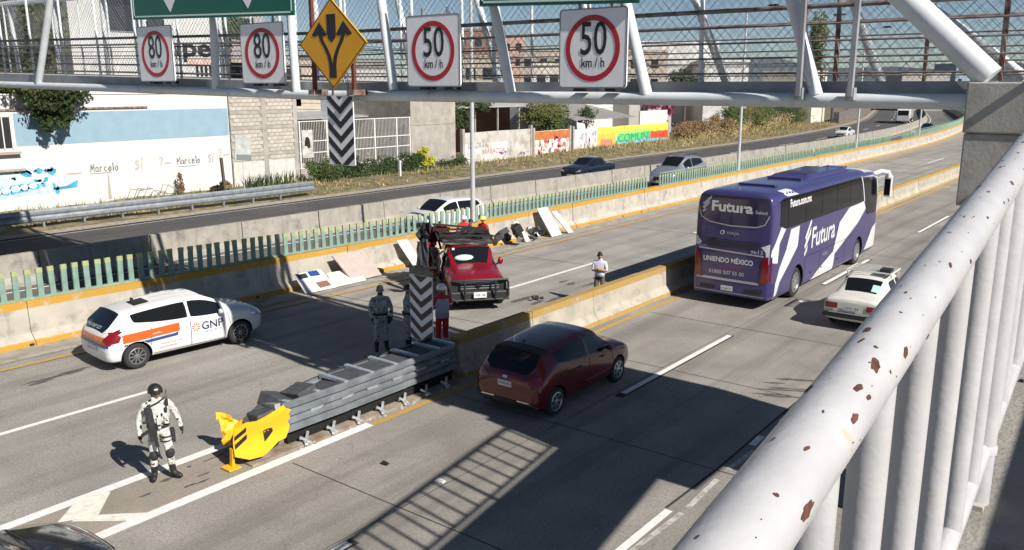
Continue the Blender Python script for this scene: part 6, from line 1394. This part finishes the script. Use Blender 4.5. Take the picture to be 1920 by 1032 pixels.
def person(label, loc, rz, h, pose, top, trousers, sleeve='long', glove=None, boots=None, helmet=None, hair=True, bulk=1.0, group=None, head_turn=0., cap=None, face_cover=None):
    k = h / 1.76; J = dict(BASE); J.update(pose); t = thing('person', label, 'person', loc, R(rz), group)
    names = list(J); bm = bmesh.new(); vs = {}
    for n_ in names: vs[n_] = bm.verts.new(Vector(J[n_]) * k)
    for a, b_, _ in BONES: bm.edges.new((vs[a], vs[b_]))
    me = bpy.data.meshes.new('sk'); bm.verts.index_update(); bm.to_mesh(me); bm.free(); o = bpy.data.objects.new('sk', me); COL.objects.link(o)
    md = o.modifiers.new('skin', 'SKIN'); md.use_smooth_shade = True; md.branch_smoothing = .4
    for i, n_ in enumerate(names):
        r_ = RAD.get(n_) or RAD[n_[:3]]; bk = bulk if n_ in ('pelvis', 'spine', 'chest') else (1 + (bulk - 1) * .5); me.skin_vertices[0].data[i].radius = (r_[0] * k * bk, r_[1] * k * bk)
        me.skin_vertices[0].data[i].use_root = (n_ == 'pelvis')
    md = o.modifiers.new('sub', 'SUBSURF'); md.levels = 2; body = new_from(o); bpy.data.objects.remove(o)
    mats = [top, trousers, m_skin, glove or m_skin, boots or m_boot]; mi = dict(C=0, A=0, F=0 if sleeve == 'long' else 2, T=1, S=2, H=3, B=4)
    segs = [(Vector(J[a]) * k, Vector(J[b_]) * k, mi[c_], a) for a, b_, c_ in BONES]; bb = MB(); base = [tuple(v.co) for v in body.vertices]
    rr = random.Random(int(h * 1000)); bb.v = base
    for p in body.polygons:
        c_ = p.center; best = None
        for a, b_, q, nm in segs:
            u = max(0, min(1, (c_ - a).dot(b_ - a) / max(1e-6, (b_ - a).length_squared))); dd = (a.lerp(b_, u) - c_).length
            if nm in ('pelvis', 'spine', 'chest'): dd *= .55
            if best is None or dd < best[0]: best = (dd, q, nm)
        q = best[1]
        if best[2] == 'pelvis' and c_.z > 1.0 * k: q = 0
        if q == 1 and c_.z < .27 * k and boots is not None and boots is not m_redcl: q = 4
        bb.f.append(tuple(p.vertices)); bb.m.append(q)
    # head: jaw, brow, nose, ears, eyes, mouth on the same body mesh
    hc = Vector(J['skull']) * k + Vector((0, .015, .055)) * k; ct, st_ = math.cos(head_turn), math.sin(head_turn); rot = lambda v: Vector((v.x * ct - v.y * st_, v.x * st_ + v.y * ct, v.z))
    k0 = len(bb.v); N, M_ = 16, 12
    for i in range(M_ + 1):
        ph = math.pi * i / M_
        for j in range(N):
            th = 2 * math.pi * j / N; v = Vector((.078 * math.sin(ph) * math.cos(th), .096 * math.sin(ph) * math.sin(th), .118 * math.cos(ph)))
            if v.z < -.02: v.x *= 1 - .28 * (-v.z / .118); v.y = v.y * (1 - .12 * (-v.z / .118)) + .012
            if v.y > .07 and abs(v.x) < .018 and -.045 < v.z < .02: v.y += .024
            if v.y > .06 and .012 < abs(v.x) < .05 and .0 < v.z < .035: v.y -= .008
            bb.v.append(tuple(hc + rot(v) * k))
    for i in range(M_):
        for j in range(N): a = k0 + i * N + j; b_ = k0 + i * N + (j + 1) % N; bb.f.append((a, a + N, b_ + N, b_)); bb.m.append(2)
    for s in (1, -1): 
        e = MB(); e.ball(hc + rot(Vector((s * .08, 0, -.005))) * k, .024 * k, 6, 5); k1 = len(bb.v); bb.v += e.v; bb.f += [tuple(q + k1 for q in f) for f in e.f]; bb.m += [2] * len(e.f)
    # hands: palm and five fingers
    for s in 'RL':
        w = Vector(J['wri' + s]) * k; p = Vector(J['pal' + s]) * k; d = (p - w).normalized(); side = Vector((0, 1, 0)) if abs(d.y) < .8 else Vector((0, 0, 1)); side = (side - d * side.dot(d)).normalized(); nn = d.cross(side); sg = 1 if s == 'R' else -1
        for f_i, (off, ln) in enumerate(((.030, .062), (.010, .074), (-.010, .070), (-.028, .056))):
            a = p + side * off * k - d * .01; c_ = a + d * ln * .55 * k; e = c_ + (d * .75 - nn * sg * .66).normalized() * ln * .5 * k; e_ = MB(); e_.tube([a, c_, e], [.0105 * k, .0095 * k, .007 * k], 6); k1 = len(bb.v); bb.v += e_.v; bb.f += [tuple(q + k1 for q in f) for f in e_.f]; bb.m += [3] * len(e_.f)
        a = w + d * .035 * k + side * .025 * k; c_ = a + (side * .8 + d * .6).normalized() * .04 * k; e = c_ + (side * .25 + d * .9).normalized() * .03 * k; e_ = MB(); e_.tube([a, c_, e], [.013 * k, .011 * k, .009 * k], 6); k1 = len(bb.v); bb.v += e_.v; bb.f += [tuple(q + k1 for q in f) for f in e_.f]; bb.m += [3] * len(e_.f)
    o = bb.build('body', mats, t, smooth=False, world=False); o.data.polygons.foreach_set('use_smooth', [True] * len(o.data.polygons))
    for s in (1, -1): b = MB(); b.ball(hc + rot(Vector((s * .030, .086, .015))) * k, .010 * k, 6, 5); b.build('eye', m_hair, t)
    b = MB(); b.ball(hc + rot(Vector((0, .088, -.055))) * k, Vector((.024, .008, .006)) * k, 8, 5); b.build('mouth', mat('lips', (.22, .07, .06), .6) if 'lips' not in bpy.data.materials else bpy.data.materials['lips'], t)
    def cap_shape(r, zc, cut, m, nm, brim=0., n=18, mm=8):
        b = MB(); k2 = 0
        for i in range(mm + 1):
            ph = math.pi * cut * i / mm
            for j in range(n):
                th = 2 * math.pi * j / n; v = Vector((r[0] * math.sin(ph) * math.cos(th), r[1] * math.sin(ph) * math.sin(th), r[2] * math.cos(ph)))
                if i == mm: v.x *= 1.05; v.y *= 1.05
                b.v.append(tuple(hc + rot(v + Vector((0, 0, zc))) * k))
        for i in range(mm):
            for j in range(n): b.f.append((i * n + j, (i + 1) * n + j, (i + 1) * n + (j + 1) % n, i * n + (j + 1) % n)); b.m.append(0)
        o = b.build(nm, m, t); o.data.polygons.foreach_set('use_smooth', [True] * len(o.data.polygons)); md = o.modifiers.new('t', 'SOLIDIFY'); md.thickness = .012
        if brim:
            P = [hc + rot(Vector((math.sin(a) * (r[0] + (0 if q else .0)), math.cos(a) * (r[1] + (brim if q else -.01)), zc + .005 - (.02 if q else 0)))) * k for q, a in [(1, R(x_)) for x_ in (-50, -25, 0, 25, 50)] + [(0, R(x_)) for x_ in (50, 0, -50)]]
            b = MB(); b.face(P); q = b.build('peak', m, t); md = q.modifiers.new('t', 'SOLIDIFY'); md.thickness = .012
        return o
    if helmet: cap_shape((.118, .138, .125), .022, .56, helmet, 'helmet', .02)
    elif cap: cap_shape((.092, .108, .10), .045, .55, cap, 'cap', .06)
    elif hair: cap_shape((.086, .104, .125), .008, .50, m_hair, 'hair')
    return t, J, k, hc, rot
def ell(t, nm, m, zr, k, n=22, sm=True):
    """elliptical wrap around the trunk: (z, rx, ry, yc)"""
    b = MB()
    for z, rx, ry, yc in zr:
        for j in range(n): a = 2 * math.pi * j / n; c_, s_ = math.cos(a), math.sin(a); b.v.append((rx * k * math.copysign(abs(c_) ** .8, c_), yc * k + ry * k * math.copysign(abs(s_) ** .8, s_), z * k))
    for i in range(len(zr) - 1):
        for j in range(n): b.f.append((i * n + j, i * n + (j + 1) % n, (i + 1) * n + (j + 1) % n, (i + 1) * n + j)); b.m.append(0)
    o = b.build(nm, m, t); o.data.polygons.foreach_set('use_smooth', [sm] * len(o.data.polygons)); md = o.modifiers.new('t', 'SOLIDIFY'); md.thickness = .015; return o
def pouch(t, k, x, y, z, w, h, d, m, nm='pouch'):
    return MB().box((x - w / 2) * k, (x + w / 2) * k, y * k, (y + d) * k, (z - h / 2) * k, (z + h / 2) * k).build(nm, m, t, bevel=.012)
# -- soldier in the foreground
t, J, k, hc, rot = person('soldier in sunlit digital camouflage standing on the gore lines with a long black gun', (-13.60, 7.34, .01), -112, 1.80,
    dict(ankR=(.13, -.02, .10), toeR=(.17, .14, .045), ankL=(-.17, .06, .10), toeL=(-.30, .18, .045), kneR=(.115, .03, .49), kneL=(-.14, .06, .49), hipL=(-.10, .0, .89), elbR=(.30, -.02, 1.14), wriR=(.31, .05, .88), palR=(.305, .08, .81), elbL=(-.31, -.02, 1.15), wriL=(-.36, .06, .92), palL=(-.37, .09, .85)),
    m_camo, m_camo, glove=m_glove, boots=m_boot, helmet=m_helb, bulk=1.14, head_turn=R(18))
ell(t, 'vest', m_camo, [(1.08, .20, .155, .01), (1.2, .205, .165, .01), (1.36, .20, .16, .01), (1.44, .15, .13, .0)], k)
ell(t, 'belt', m_kit, [(.985, .185, .15, .0), (1.03, .185, .15, .0)], k)
for x in (-.12, .0, .11): pouch(t, k, x, .155, 1.14, .075, .14, .045, m_camo)
pouch(t, k, -.12, .16, 1.33, .05, .07, .04, m_kit); pouch(t, k, -.05, .165, 1.24, .03, .06, .03, m_kit, 'clip'); pouch(t, k, .02, .165, 1.22, .03, .05, .03, m_kit, 'clip'); pouch(t, k, .0, .14, 1.0, .06, .05, .03, m_galvb, 'buckle')
for s in (1, -1): b = MB(); b.bar((s * .13 * k, .12 * k, 1.44 * k), (s * .12 * k, .165 * k, 1.26 * k), .045, .015); b.build('strap', m_kit, t)
pouch(t, k, -.155, .10, 1.43, .045, .13, .045, m_kit, 'radio'); b = MB(); b.tube([(-.155 * k, .12 * k, 1.49 * k), (-.155 * k, .12 * k, 1.66 * k)], .006, 6); b.build('antenna', m_kit, t)
for s, x, y in ((1, .115, .03), (-1, -.14, .06)):
    b = MB(); b.ball((x * k, (y + .035) * k, .49 * k), (.078 * k, .07 * k, .10 * k), 12, 8); b.build('knee_pad', m_kit, t, smooth=True)
for z in (.78, .70): 
    b = MB(); b.lathe([(.108, z * k), (.108, (z + .03) * k)], 16, 'z', (-.108 * k, .01, 0), cap=False); b.build('thigh_strap', m_kit, t)
b = MB(); b.box(-.255 * k, -.19 * k, -.06 * k, .08 * k, .66 * k, .90 * k); b.build('holster', m_kit, t, bevel=.015)
b = MB(); b.ball(hc + rot(Vector((0, .095, .03))) * k, (.07 * k, .03 * k, .028 * k), 12, 6); b.build('goggles', m_kit, t, smooth=True)
b = MB(); b.box(hc.x - .03, hc.x + .03, hc.y + .135, hc.y + .145, hc.z + .07, hc.z + .09); b.build('helmet_badge', m_refl, t)
def gun(t, k, a, b_, seed=0):
    a = Vector(a) * k; b_ = Vector(b_) * k; d = (b_ - a).normalized(); f = Vector((0, 1, 0)); s = d.cross(f).normalized(); P = lambda u, v: a + d * u * k + s * v * k
    for nm, p, q, w, h in (('stock', P(0, 0), P(.24, .0), .045, .11), ('receiver', P(.22, 0), P(.52, 0), .05, .10), ('handguard', P(.50, 0), P(.74, 0), .045, .06), ('barrel', P(.70, 0), P(.92, 0), .022, .022), ('magazine', P(.40, .02), P(.46, .20), .03, .06), ('grip', P(.27, .02), P(.24, .13), .03, .045), ('sight', P(.32, -.07), P(.44, -.07), .03, .035)):
        b = MB(); b.bar(p, q, w, h, up=(s if nm not in ('magazine', 'grip') else d)); b.build(nm, m_helb, g_, bevel=.006)
g_ = thing('rifle', 'long black rifle hanging down the front of the foreground soldier', 'rifle', t.location, R(-112)); gun(t, k, (.17, .18, 1.42), (.05, .22, .62))
b = MB(); b.bar(Vector((.155, .185, 1.38)) * k, Vector((.10, .20, .80)) * k, .12, .06); b.build('rifle_cloth', m_kit, g_, bevel=.02)
b = MB(); b.tube([Vector((.16, .17, 1.40)) * k, Vector((.0, .18, 1.47)) * k, Vector((-.14, .05, 1.50)) * k], .012, 6); b.build('sling', m_kit, g_)
# -- soldier two and three by the crash cushion
t, J, k, hc, rot = person('soldier in shade-toned camouflage and cap standing in the shade left of the chevron panel', (-16.0, 15.0, .01), -122, 1.80, dict(elbR=(.28, .02, 1.14), wriR=(.25, .12, .92), palR=(.24, .15, .85), elbL=(-.28, .02, 1.14), wriL=(-.26, .12, .92), palL=(-.25, .15, .85)), m_camo2, m_camo2, glove=m_glove, boots=m_boot, cap=m_camo2, bulk=1.18, head_turn=R(-8))
ell(t, 'vest', m_camo2, [(1.08, .205, .155, .01), (1.25, .21, .165, .01), (1.42, .16, .14, .0)], k); ell(t, 'belt', m_kit, [(.975, .185, .15, .0), (1.03, .185, .15, .0)], k)
for x in (-.12, .0, .12): pouch(t, k, x, .15, 1.15, .08, .13, .05, m_camo2)
b = MB(); b.box(-.24 * k, -.18 * k, -.05 * k, .09 * k, .72 * k, .92 * k); b.build('holster', m_kit, t, bevel=.015)
b = MB(); b.ball(hc + rot(Vector((0, .06, -.06))) * k, (.07 * k, .05 * k, .05 * k), 10, 6); b.build('face_scarf', m_kit, t, smooth=True)
t, J, k, hc, rot = person('soldier with a dark cap half hidden behind the chevron panel', (-15.62, 15.62, .01), -60, 1.74, dict(elbR=(.26, .05, 1.13), wriR=(.20, .25, 1.02), palR=(.16, .30, 1.0), elbL=(-.26, .05, 1.13), wriL=(-.18, .24, 1.02), palL=(-.15, .29, 1.0)), m_camo2, m_camo2, glove=m_glove, boots=m_boot, cap=m_helb, bulk=1.12)
ell(t, 'belt', m_kit, [(.975, .18, .145, .0), (1.03, .18, .145, .0)], k)
b = MB(); b.lathe([(.125 * k, .0), (.12 * k, .012)], 16, 'z', hc + Vector((0, 0, .062 * k))); b.build('cap_brim', m_helb, t)
# -- paramedic
t, J, k, hc, rot = person('paramedic in red with a white helmet and grey vest right of the chevron panel', (-14.68, 15.95, .01), 62, 1.84, dict(elbR=(.25, .08, 1.14), wriR=(.16, .26, 1.08), palR=(.12, .31, 1.08), elbL=(-.25, .08, 1.14), wriL=(-.14, .26, 1.06), palL=(-.1, .31, 1.06), kneR=(.09, .03, .49), kneL=(-.10, .03, .49), ankR=(.10, 0, .10), ankL=(-.11, 0, .10)), m_redcl, m_redcl, glove=m_glove, boots=m_boot, helmet=m_helw, bulk=1.05)
ell(t, 'vest', m_grcl, [(.90, .175, .15, .0), (1.1, .172, .14, .0), (1.3, .192, .145, .0), (1.40, .15, .13, .0)], k)
for z in (.24, .32):
    for s in (1, -1): b = MB(); b.lathe([(.078, z * k), (.078, (z + .04) * k)], 14, 'z', (s * .105 * k, .005, 0), cap=False); b.build('reflective_band', m_refl, t)
for s in (1, -1):
    e = Vector(J['elb' + ('R' if s > 0 else 'L')]) * k; sh = Vector(J['sho' + ('R' if s > 0 else 'L')]) * k; p = sh.lerp(e, .55); q = sh.lerp(e, .72); b = MB(); b.tube([p, q], .073, 12); b.build('sleeve_band', m_refl, t)
    b = MB(); c_ = sh.lerp(e, .28) + Vector((s * .075, 0, 0)); b.lathe([(.035, -.004), (.035, .004)], 12, 'x', c_); b.build('arm_patch', m_refl, t)
# -- man in the pale shirt behind the median barrier
t, J, k, hc, rot = person('man in a pale blue shirt with folded arms behind the median barrier', (-14.12, 22.8, .01), -165, 1.72, dict(elbR=(.24, .03, 1.12), wriR=(.02, .20, 1.14), palR=(-.06, .21, 1.17), elbL=(-.24, .03, 1.12), wriL=(-.02, .23, 1.20), palL=(.05, .22, 1.24)), m_shirt, m_trou, sleeve='short', boots=m_boot, hair=True, head_turn=R(25))
ell(t, 'shirt_hem', m_shirt, [(.92, .165, .128, .0), (1.05, .16, .122, .0), (1.14, .155, .118, .0)], k); ell(t, 'belt', m_kit, [(.885, .158, .122, .0), (.925, .16, .124, .0)], k)
# -- rescuers behind the pickup
t, J, k, hc, rot = person('rescuer in red with a white helmet behind the crushed pickup roof', (-22.25, 25.55, .01), -135, 1.80, {}, m_redcl, m_redcl, helmet=m_helw, group='rescuers behind the pickup', bulk=1.05)
b = MB(); b.box(-.18 * k, .18 * k, .145 * k, .155 * k, 1.28 * k, 1.36 * k); b.build('chest_band', m_refl, t)
t, J, k, hc, rot = person('rescuer in red with a lime helmet leaning beside the crushed pickup', (-21.4, 25.75, .01), 170, 1.84, dict(elbR=(.27, .1, 1.15), wriR=(.2, .32, 1.1), palR=(.18, .38, 1.1)), m_redcl, m_redcl, helmet=m_hely, group='rescuers behind the pickup', bulk=1.12)
for s in (1, -1):
    b = MB(); b.bar(Vector((s * .10, -.135, 1.40)) * k, Vector((s * .10, -.15, 1.02)) * k, .05, .012); b.build('back_stripe', m_refl, t); e = Vector(J['elbR' if s > 0 else 'elbL']) * k; sh = Vector(J['shoR' if s > 0 else 'shoL']) * k; b = MB(); b.tube([sh.lerp(e, .55), sh.lerp(e, .75)], .075, 12); b.build('sleeve_band', m_refl, t)
person('dark haired person in dark clothes between the two helmeted rescuers', (-21.75, 25.35, .01), -20, 1.74, {}, m_cart, m_cart, hair=True, group='rescuers behind the pickup')
# ---------------------------------------------------------------- vegetation
def leafmat(name, c, var=.35): return mat(name, c, .75, var=var, scale=1.5, col2=tuple(min(1, q * 1.6) for q in c), c2=(.5, .7), c2scale=1.1, spec=.3)
m_leaf = leafmat('dark_leaves', (.035, .055, .018)); m_leaf2 = leafmat('green_leaves', (.055, .085, .025)); m_leaf3 = leafmat('olive_leaves', (.10, .11, .035)); m_dry = leafmat('dry_foliage', (.19, .12, .06)); m_yel = leafmat('yellow_green_leaves', (.42, .40, .03)); m_bou = leafmat('purple_flowers', (.16, .015, .05)); m_straw = leafmat('straw_grass', (.33, .25, .12), .4)
m_bark = mat('bark', (.11, .08, .055), .9, var=.3, scale=6)
def leaves(mb, c, r, n, size, rn, clumps=12, mi=0):
    """leaf-sized faces scattered in clumps through an uneven volume"""
    c = Vector(c); cs = []
    for _ in range(clumps):
        while True:
            v = Vector((rn.uniform(-1, 1), rn.uniform(-1, 1), rn.uniform(-1, 1)))
            if v.length < 1: break
        cs.append((Vector((v.x * r[0] * .72, v.y * r[1] * .72, v.z * r[2] * .72)), rn.uniform(.22, .48)))
    for _ in range(n):
        q, cr = rn.choice(cs); d = Vector((rn.gauss(0, 1), rn.gauss(0, 1), rn.gauss(0, 1))); d = d.normalized() * (rn.random() ** .4) * cr
        p = c + q + Vector((d.x * r[0], d.y * r[1], d.z * r[2])); a = Vector((rn.gauss(0, 1), rn.gauss(0, 1), rn.gauss(0, 1))).normalized(); b = a.orthogonal().normalized(); s = size * rn.uniform(.6, 1.4)
        mb.face([p - a * s * .5, p + b * s * .3, p + a * s * .5, p - b * s * .3], mi)
def plant(name, label, cat, base, parts, trunk_h=0, trunk_r=.1, seed=1, size=.14, group=None, lean=(0, 0)):
    """parts: (dx, dy, dz, rx, ry, rz, n, material) relative to the base"""
    rn = random.Random(seed); t = thing(name, label, cat, base, group=group)
    for (dx, dy, dz, rx, ry, rz, n, m) in parts:
        b = MB(); leaves(b, (dx, dy, dz), (rx, ry, rz), n, size, rn, max(9, int(12 + ry * 4))); me = b.mesh('crown', m, fix=False); inst('crown', me, t)
    if trunk_h:
        b = MB(); b.tube([(0, 0, -.1), (lean[0] * .5, lean[1] * .5, trunk_h * .5), (lean[0], lean[1], trunk_h)], [trunk_r, trunk_r * .8, trunk_r * .5], 8); b.build('trunk', m_bark, t, smooth=True)
        for (dx, dy, dz, rx, ry, rz, n, m) in parts[:3]:
            for q in range(3):
                b = MB(); b.tube([(lean[0] * .8, lean[1] * .8, trunk_h * .8), (dx + rn.uniform(-.4, .4) * rx, dy + rn.uniform(-.4, .4) * ry, dz + rn.uniform(-.2, .4) * rz)], [trunk_r * .5, trunk_r * .15], 6); b.build('limb', m_bark, t)
    return t
plant('overhanging_tree', 'dark leafy tree hanging over the pale blue band of the white wall', 'tree', (-51.3, 22.2, 0), [(2.0, .1, 6.3, 1.2, 2.1, 1.0, 4200, m_leaf), (2.2, .0, 5.3, .9, 1.2, .9, 2200, m_leaf), (2.3, -.4, 4.8, .6, .5, .5, 500, m_leaf), (1.8, -1.0, 7.0, 1.1, 2.3, 1.0, 2600, m_leaf3)], 6.8, .2, 3, .20, lean=(1.4, 0))
plant('backyard_tree', 'dark broad tree at the far left behind the footbridge', 'tree', (-54, 20, 0), [(2, -1, 8.8, 2.4, 4.4, 3.4, 8200, m_leaf), (2, 3.0, 9.8, 2, 1.9, 2.8, 3400, m_leaf3), (2, -6, 8.6, 2.5, 4, 3.4, 5000, m_leaf)], 8, .35, 4, .26)
plant('backyard_tree', 'green tree beside the unplastered grey house above the second 80 sign', 'tree', (-58, 39.6, 0), [(0, 0, 11.2, 1.4, 1.5, 1.8, 2200, m_leaf2)], 10, .2, 5, .22)
rn = random.Random(14)
for i, (y, z, w, m, lb) in enumerate(((34.6, .5, .55, m_leaf, 'dark agave clump at the left end of the block wall foot'), (35.8, .5, .7, m_leaf, 'dark agave clump at the middle of the block wall foot'), (37.3, .5, .7, m_leaf2, 'dark agave clump at the right end of the block wall foot'),)):
    t = thing('agave', lb, 'plant', (-48.9, y, .1)); b = MB()
    for k in range(46):
        a = rn.uniform(0, 6.28); l_ = rn.uniform(.6, 1.15); o = Vector((rn.uniform(-.3, .3), rn.uniform(-w, w), 0)); d = Vector((math.cos(a) * .45, math.sin(a) * .45, 1)).normalized() * l_; s = Vector((-math.sin(a), math.cos(a), 0)) * .045; b.face([o - s, o + s, o + d * .6 + s * .7, o + d, o + d * .6 - s * .7])
    me = b.mesh('leaves', m, fix=False); inst('leaves', me, t)
plant('shrub', 'dark green shrub in front of the left part of the white barred gate', 'shrub', (-48.4, 40.4, 0), [(0, 0, .9, 1.0, 1.9, 1.2, 4200, m_leaf2)], 0, 0, 6, .13)
plant('shrub', 'second dark green shrub left of the short white post', 'shrub', (-48.4, 43.4, 0), [(0, 0, .8, 1.0, 2.0, 1.1, 4200, m_leaf)], 0, 0, 7, .13)
plant('hedge', 'long clipped dark hedge in front of the right part of the barred fence', 'hedge', (-48.6, 48.3, 0), [(0, -1.4, .7, .8, 2.2, .95, 4200, m_leaf), (0, 1.2, .7, .8, 2.2, .95, 4200, m_leaf)], 0, 0, 8, .13)
plant('yellow_bush', 'bright yellow green bush at the corner of the grey rendered wall', 'shrub', (-48.7, 51.3, 0), [(0, .2, .8, .6, .9, .6, 2600, m_yel), (.0, -.3, 1.55, .5, .55, .55, 1800, m_yel), (0, .2, .3, .6, .9, .4, 500, m_leaf2)], 0, 0, 9, .13)
plant('shrub', 'low dark grassy shrub under the grey rendered wall', 'shrub', (-48.8, 54.6, 0), [(0, 0, .4, .7, 2.4, .75, 2600, m_leaf)], 0, 0, 10, .12)
plant('dry_shrub', 'brown dried upright shrub against the white wall under the second name', 'shrub', (-49.3, 29.6, 0), [(0, 0, .8, .25, .35, .85, 500, m_dry)], 0, 0, 11, .12)
plant('dry_shrub', 'straw coloured weed mound against the right end of the white wall', 'shrub', (-49.0, 32.2, 0), [(0, 0, .3, .5, 1.1, .4, 900, m_straw), (0, .4, .45, .4, .6, .35, 300, m_dry)], 0, 0, 12, .12)
b = MB(); rn = random.Random(5)
for k in range(9):
    p = Vector((-49.2 + rn.uniform(-.2, .2), 25.9 + k * .36, .15)); b.tube([p, p + Vector((0, .35, rn.uniform(.3, .8))), p + Vector((.1, 1.1, rn.uniform(.0, .6)))], .02, 5)
tag(b.build('dead_branches', m_bark), 'dead grey branches lying at the foot of the white wall', 'branches')
po = MB(); po.box(-46.05, -45.9, 45.5, 45.65, 0, 1.35); tag(po.build('marker_post', m_wwhite), 'short white post between the shrubs before the barred gate', 'post')
plant('backyard_tree', 'dense dark tree just right of the grey rendered wall', 'tree', (-54.5, 61, 0), [(0, 0, 4.2, 2, 2.6, 2.4, 3600, m_leaf), (0, 3.5, 5.2, 2, 2.4, 1.4, 1800, m_leaf)], 3, .2, 20, .2)
plant('backyard_tree', 'round olive green tree behind the orange painted wall', 'tree', (-52.8, 74.0, 0), [(0, 0, 4.0, 1.8, 4.2, 1.9, 5600, m_leaf3), (0, 1, 3.0, 1.6, 3.4, 1.2, 2000, m_leaf2)], 3, .2, 21, .2)
plant('backyard_tree', 'small dark tree behind the left end of the mural', 'tree', (-53, 82, 0), [(0, 0, 3.6, 1.2, 1.6, 1.3, 1400, m_leaf)], 2.5, .15, 22, .18)
plant('bougainvillea', 'dark purple bougainvillea above the right end of the mural wall', 'shrub', (-51.3, 95.5, 0), [(0, -1.5, 4.6, 1.0, 2.4, .7, 1400, m_bou), (.4, 1.6, 4.0, .8, 1.4, 1.2, 900, m_bou)], 4, .1, 23, .2)
for i, (y, x, h, ry, m, lb) in enumerate(((98, -48.6, 2.6, 3, m_dry, 'brown dried bush immediately right of the mural'), (103, -48.6, 2.5, 3.4, m_dry, 'second brown dried bush right of the mural'), (109, -48.6, 3.2, 3.2, m_dry, 'brown bush before the first green tree on the bank'), (114, -49.2, 4.6, 3.6, m_leaf2, 'green tree on the bank left of the second lamp post'), (119, -50, 4.2, 3.6, m_leaf3, 'olive tree on the bank behind the second lamp post'), (125, -48.5, 3.6, 3.4, m_leaf3, 'yellowish bush on the bank'), (131, -49.5, 5.4, 4.6, m_leaf2, 'dense green tree in the middle of the bank'), (138, -49.5, 5.6, 4.8, m_leaf, 'dense green tree next to the pale tall wall'), (144, -49.5, 5.6, 4.4, m_leaf, 'darkest tree at the end of the bank'), (151, -48.5, 4.6, 3.6, m_leaf3, 'olive tree just before the stone wall'), (158, -50, 5.4, 4.5, m_dry, 'dry brown tree behind the start of the stone wall'), (168, -50, 6.0, 6, m_dry, 'rusty brown tree beyond the pale tall wall'), (180, -52, 6.4, 6, m_leaf2, 'green tree behind the middle of the stone wall'), (195, -56, 7, 8, m_leaf3, 'olive tree behind the far end of the stone wall'), (185, -70, 7, 7, m_leaf, 'dark green tree far beyond the stone wall'), (176, -64, 6.2, 5, m_dry, 'second rusty brown tree beyond the pale tall wall'))):
    plant('bank_tree', lb, 'tree', (x + shift(y), y, -.1), [(0, 0, h * .55, 1.8, ry, h * .55, 2600, m), (.6, 0, h * .25, 1.6, ry * 1.1, h * .3, 700, m_straw if i < 8 else m)], h * .5, .12, 30 + i, .22)
plant('backyard_tree', 'dark tree standing before the white warehouse behind the footbridge', 'tree', (-61, 122, 0), [(0, 0, 7.0, 3, 5, 2.6, 2600, m_leaf)], 5, .25, 61, .35)
ct = plant('cypress', 'tall dark narrow tree rising beside a pole near the right of the bridge', 'tree', (-51.8, 153, 0), [(0, 0, 9, 1.6, 2.0, 8, 2600, m_leaf), (0, 0, 15.5, 1.8, 2.6, 4.5, 1800, m_leaf3)], 17, .3, 50, .4)
pl = thing('utility_pole', 'dark utility pole immediately right of the tall narrow tree', 'pole', (-49.2, 155.5, 0)); b = MB(); b.tube([(0, 0, 0), (0, 0, 21)], .22, 8); b.build('shaft', mat('dark_pole', (.05, .05, .055), .8), pl); b = MB(); b.box(-1, 1, -.1, .1, 18.5, 18.8); b.build('cross_arm', m_bark, pl)
b = MB()
for i in range(4):
    x0 = -56 + i * .8; z0 = 10.4 + .1 * i; pts = [(x0 + 1.0 * math.sin(u * .7), 15 + u * 26, z0 - 1.3 * math.sin(math.pi * u / 6)) for u in range(7)]
    b.tube(pts, .025, 4)
tag(b.build('overhead_cable', m_black), 'sagging overhead cables behind the left part of the footbridge', 'cable')
# grass and weeds on the verge
b = MB(); rn = random.Random(99); bd = MB(); be = MB()
for k in range(15000):
    y = 6 + 150 * rn.random() ** 1.25; x = rn.uniform(-49.7, -43.0); 
    if y < 35 and x > -43.9: x = -44.2
    g_h = rn.uniform(.08, .34) * (1.5 if x < -47 else 1) * (1 + .6 * sstep((y - 60) / 30)); p = Vector((x + shift(y), y, .04 + .22 * sstep((y - 60) / 25) * (1 if x < -44.5 else .2))); w = rn.uniform(.02, .07); a = rn.uniform(0, 3.14); s = Vector((math.cos(a), math.sin(a), 0)) * w; d = Vector((rn.uniform(-.2, .2), rn.uniform(-.2, .2), g_h))
    q = rn.random(); n_ = math.sin(y * .35) + math.sin(x * 1.3 + y * .13)
    (b if (q < .55 and n_ > -.4) or y > 62 and q < .75 else be).face([p - s, p + s, p + d])
me = b.mesh('dry_grass', m_straw, fix=False); stuff(tag(inst('dry_grass', me), 'dry straw coloured grass on the verge below the walls', 'grass'))
me = be.mesh('green_weeds', leafmat('weed_green', (.10, .12, .04)), fix=False); stuff(tag(inst('green_weeds', me), 'green weeds scattered through the verge below the walls', 'grass'))
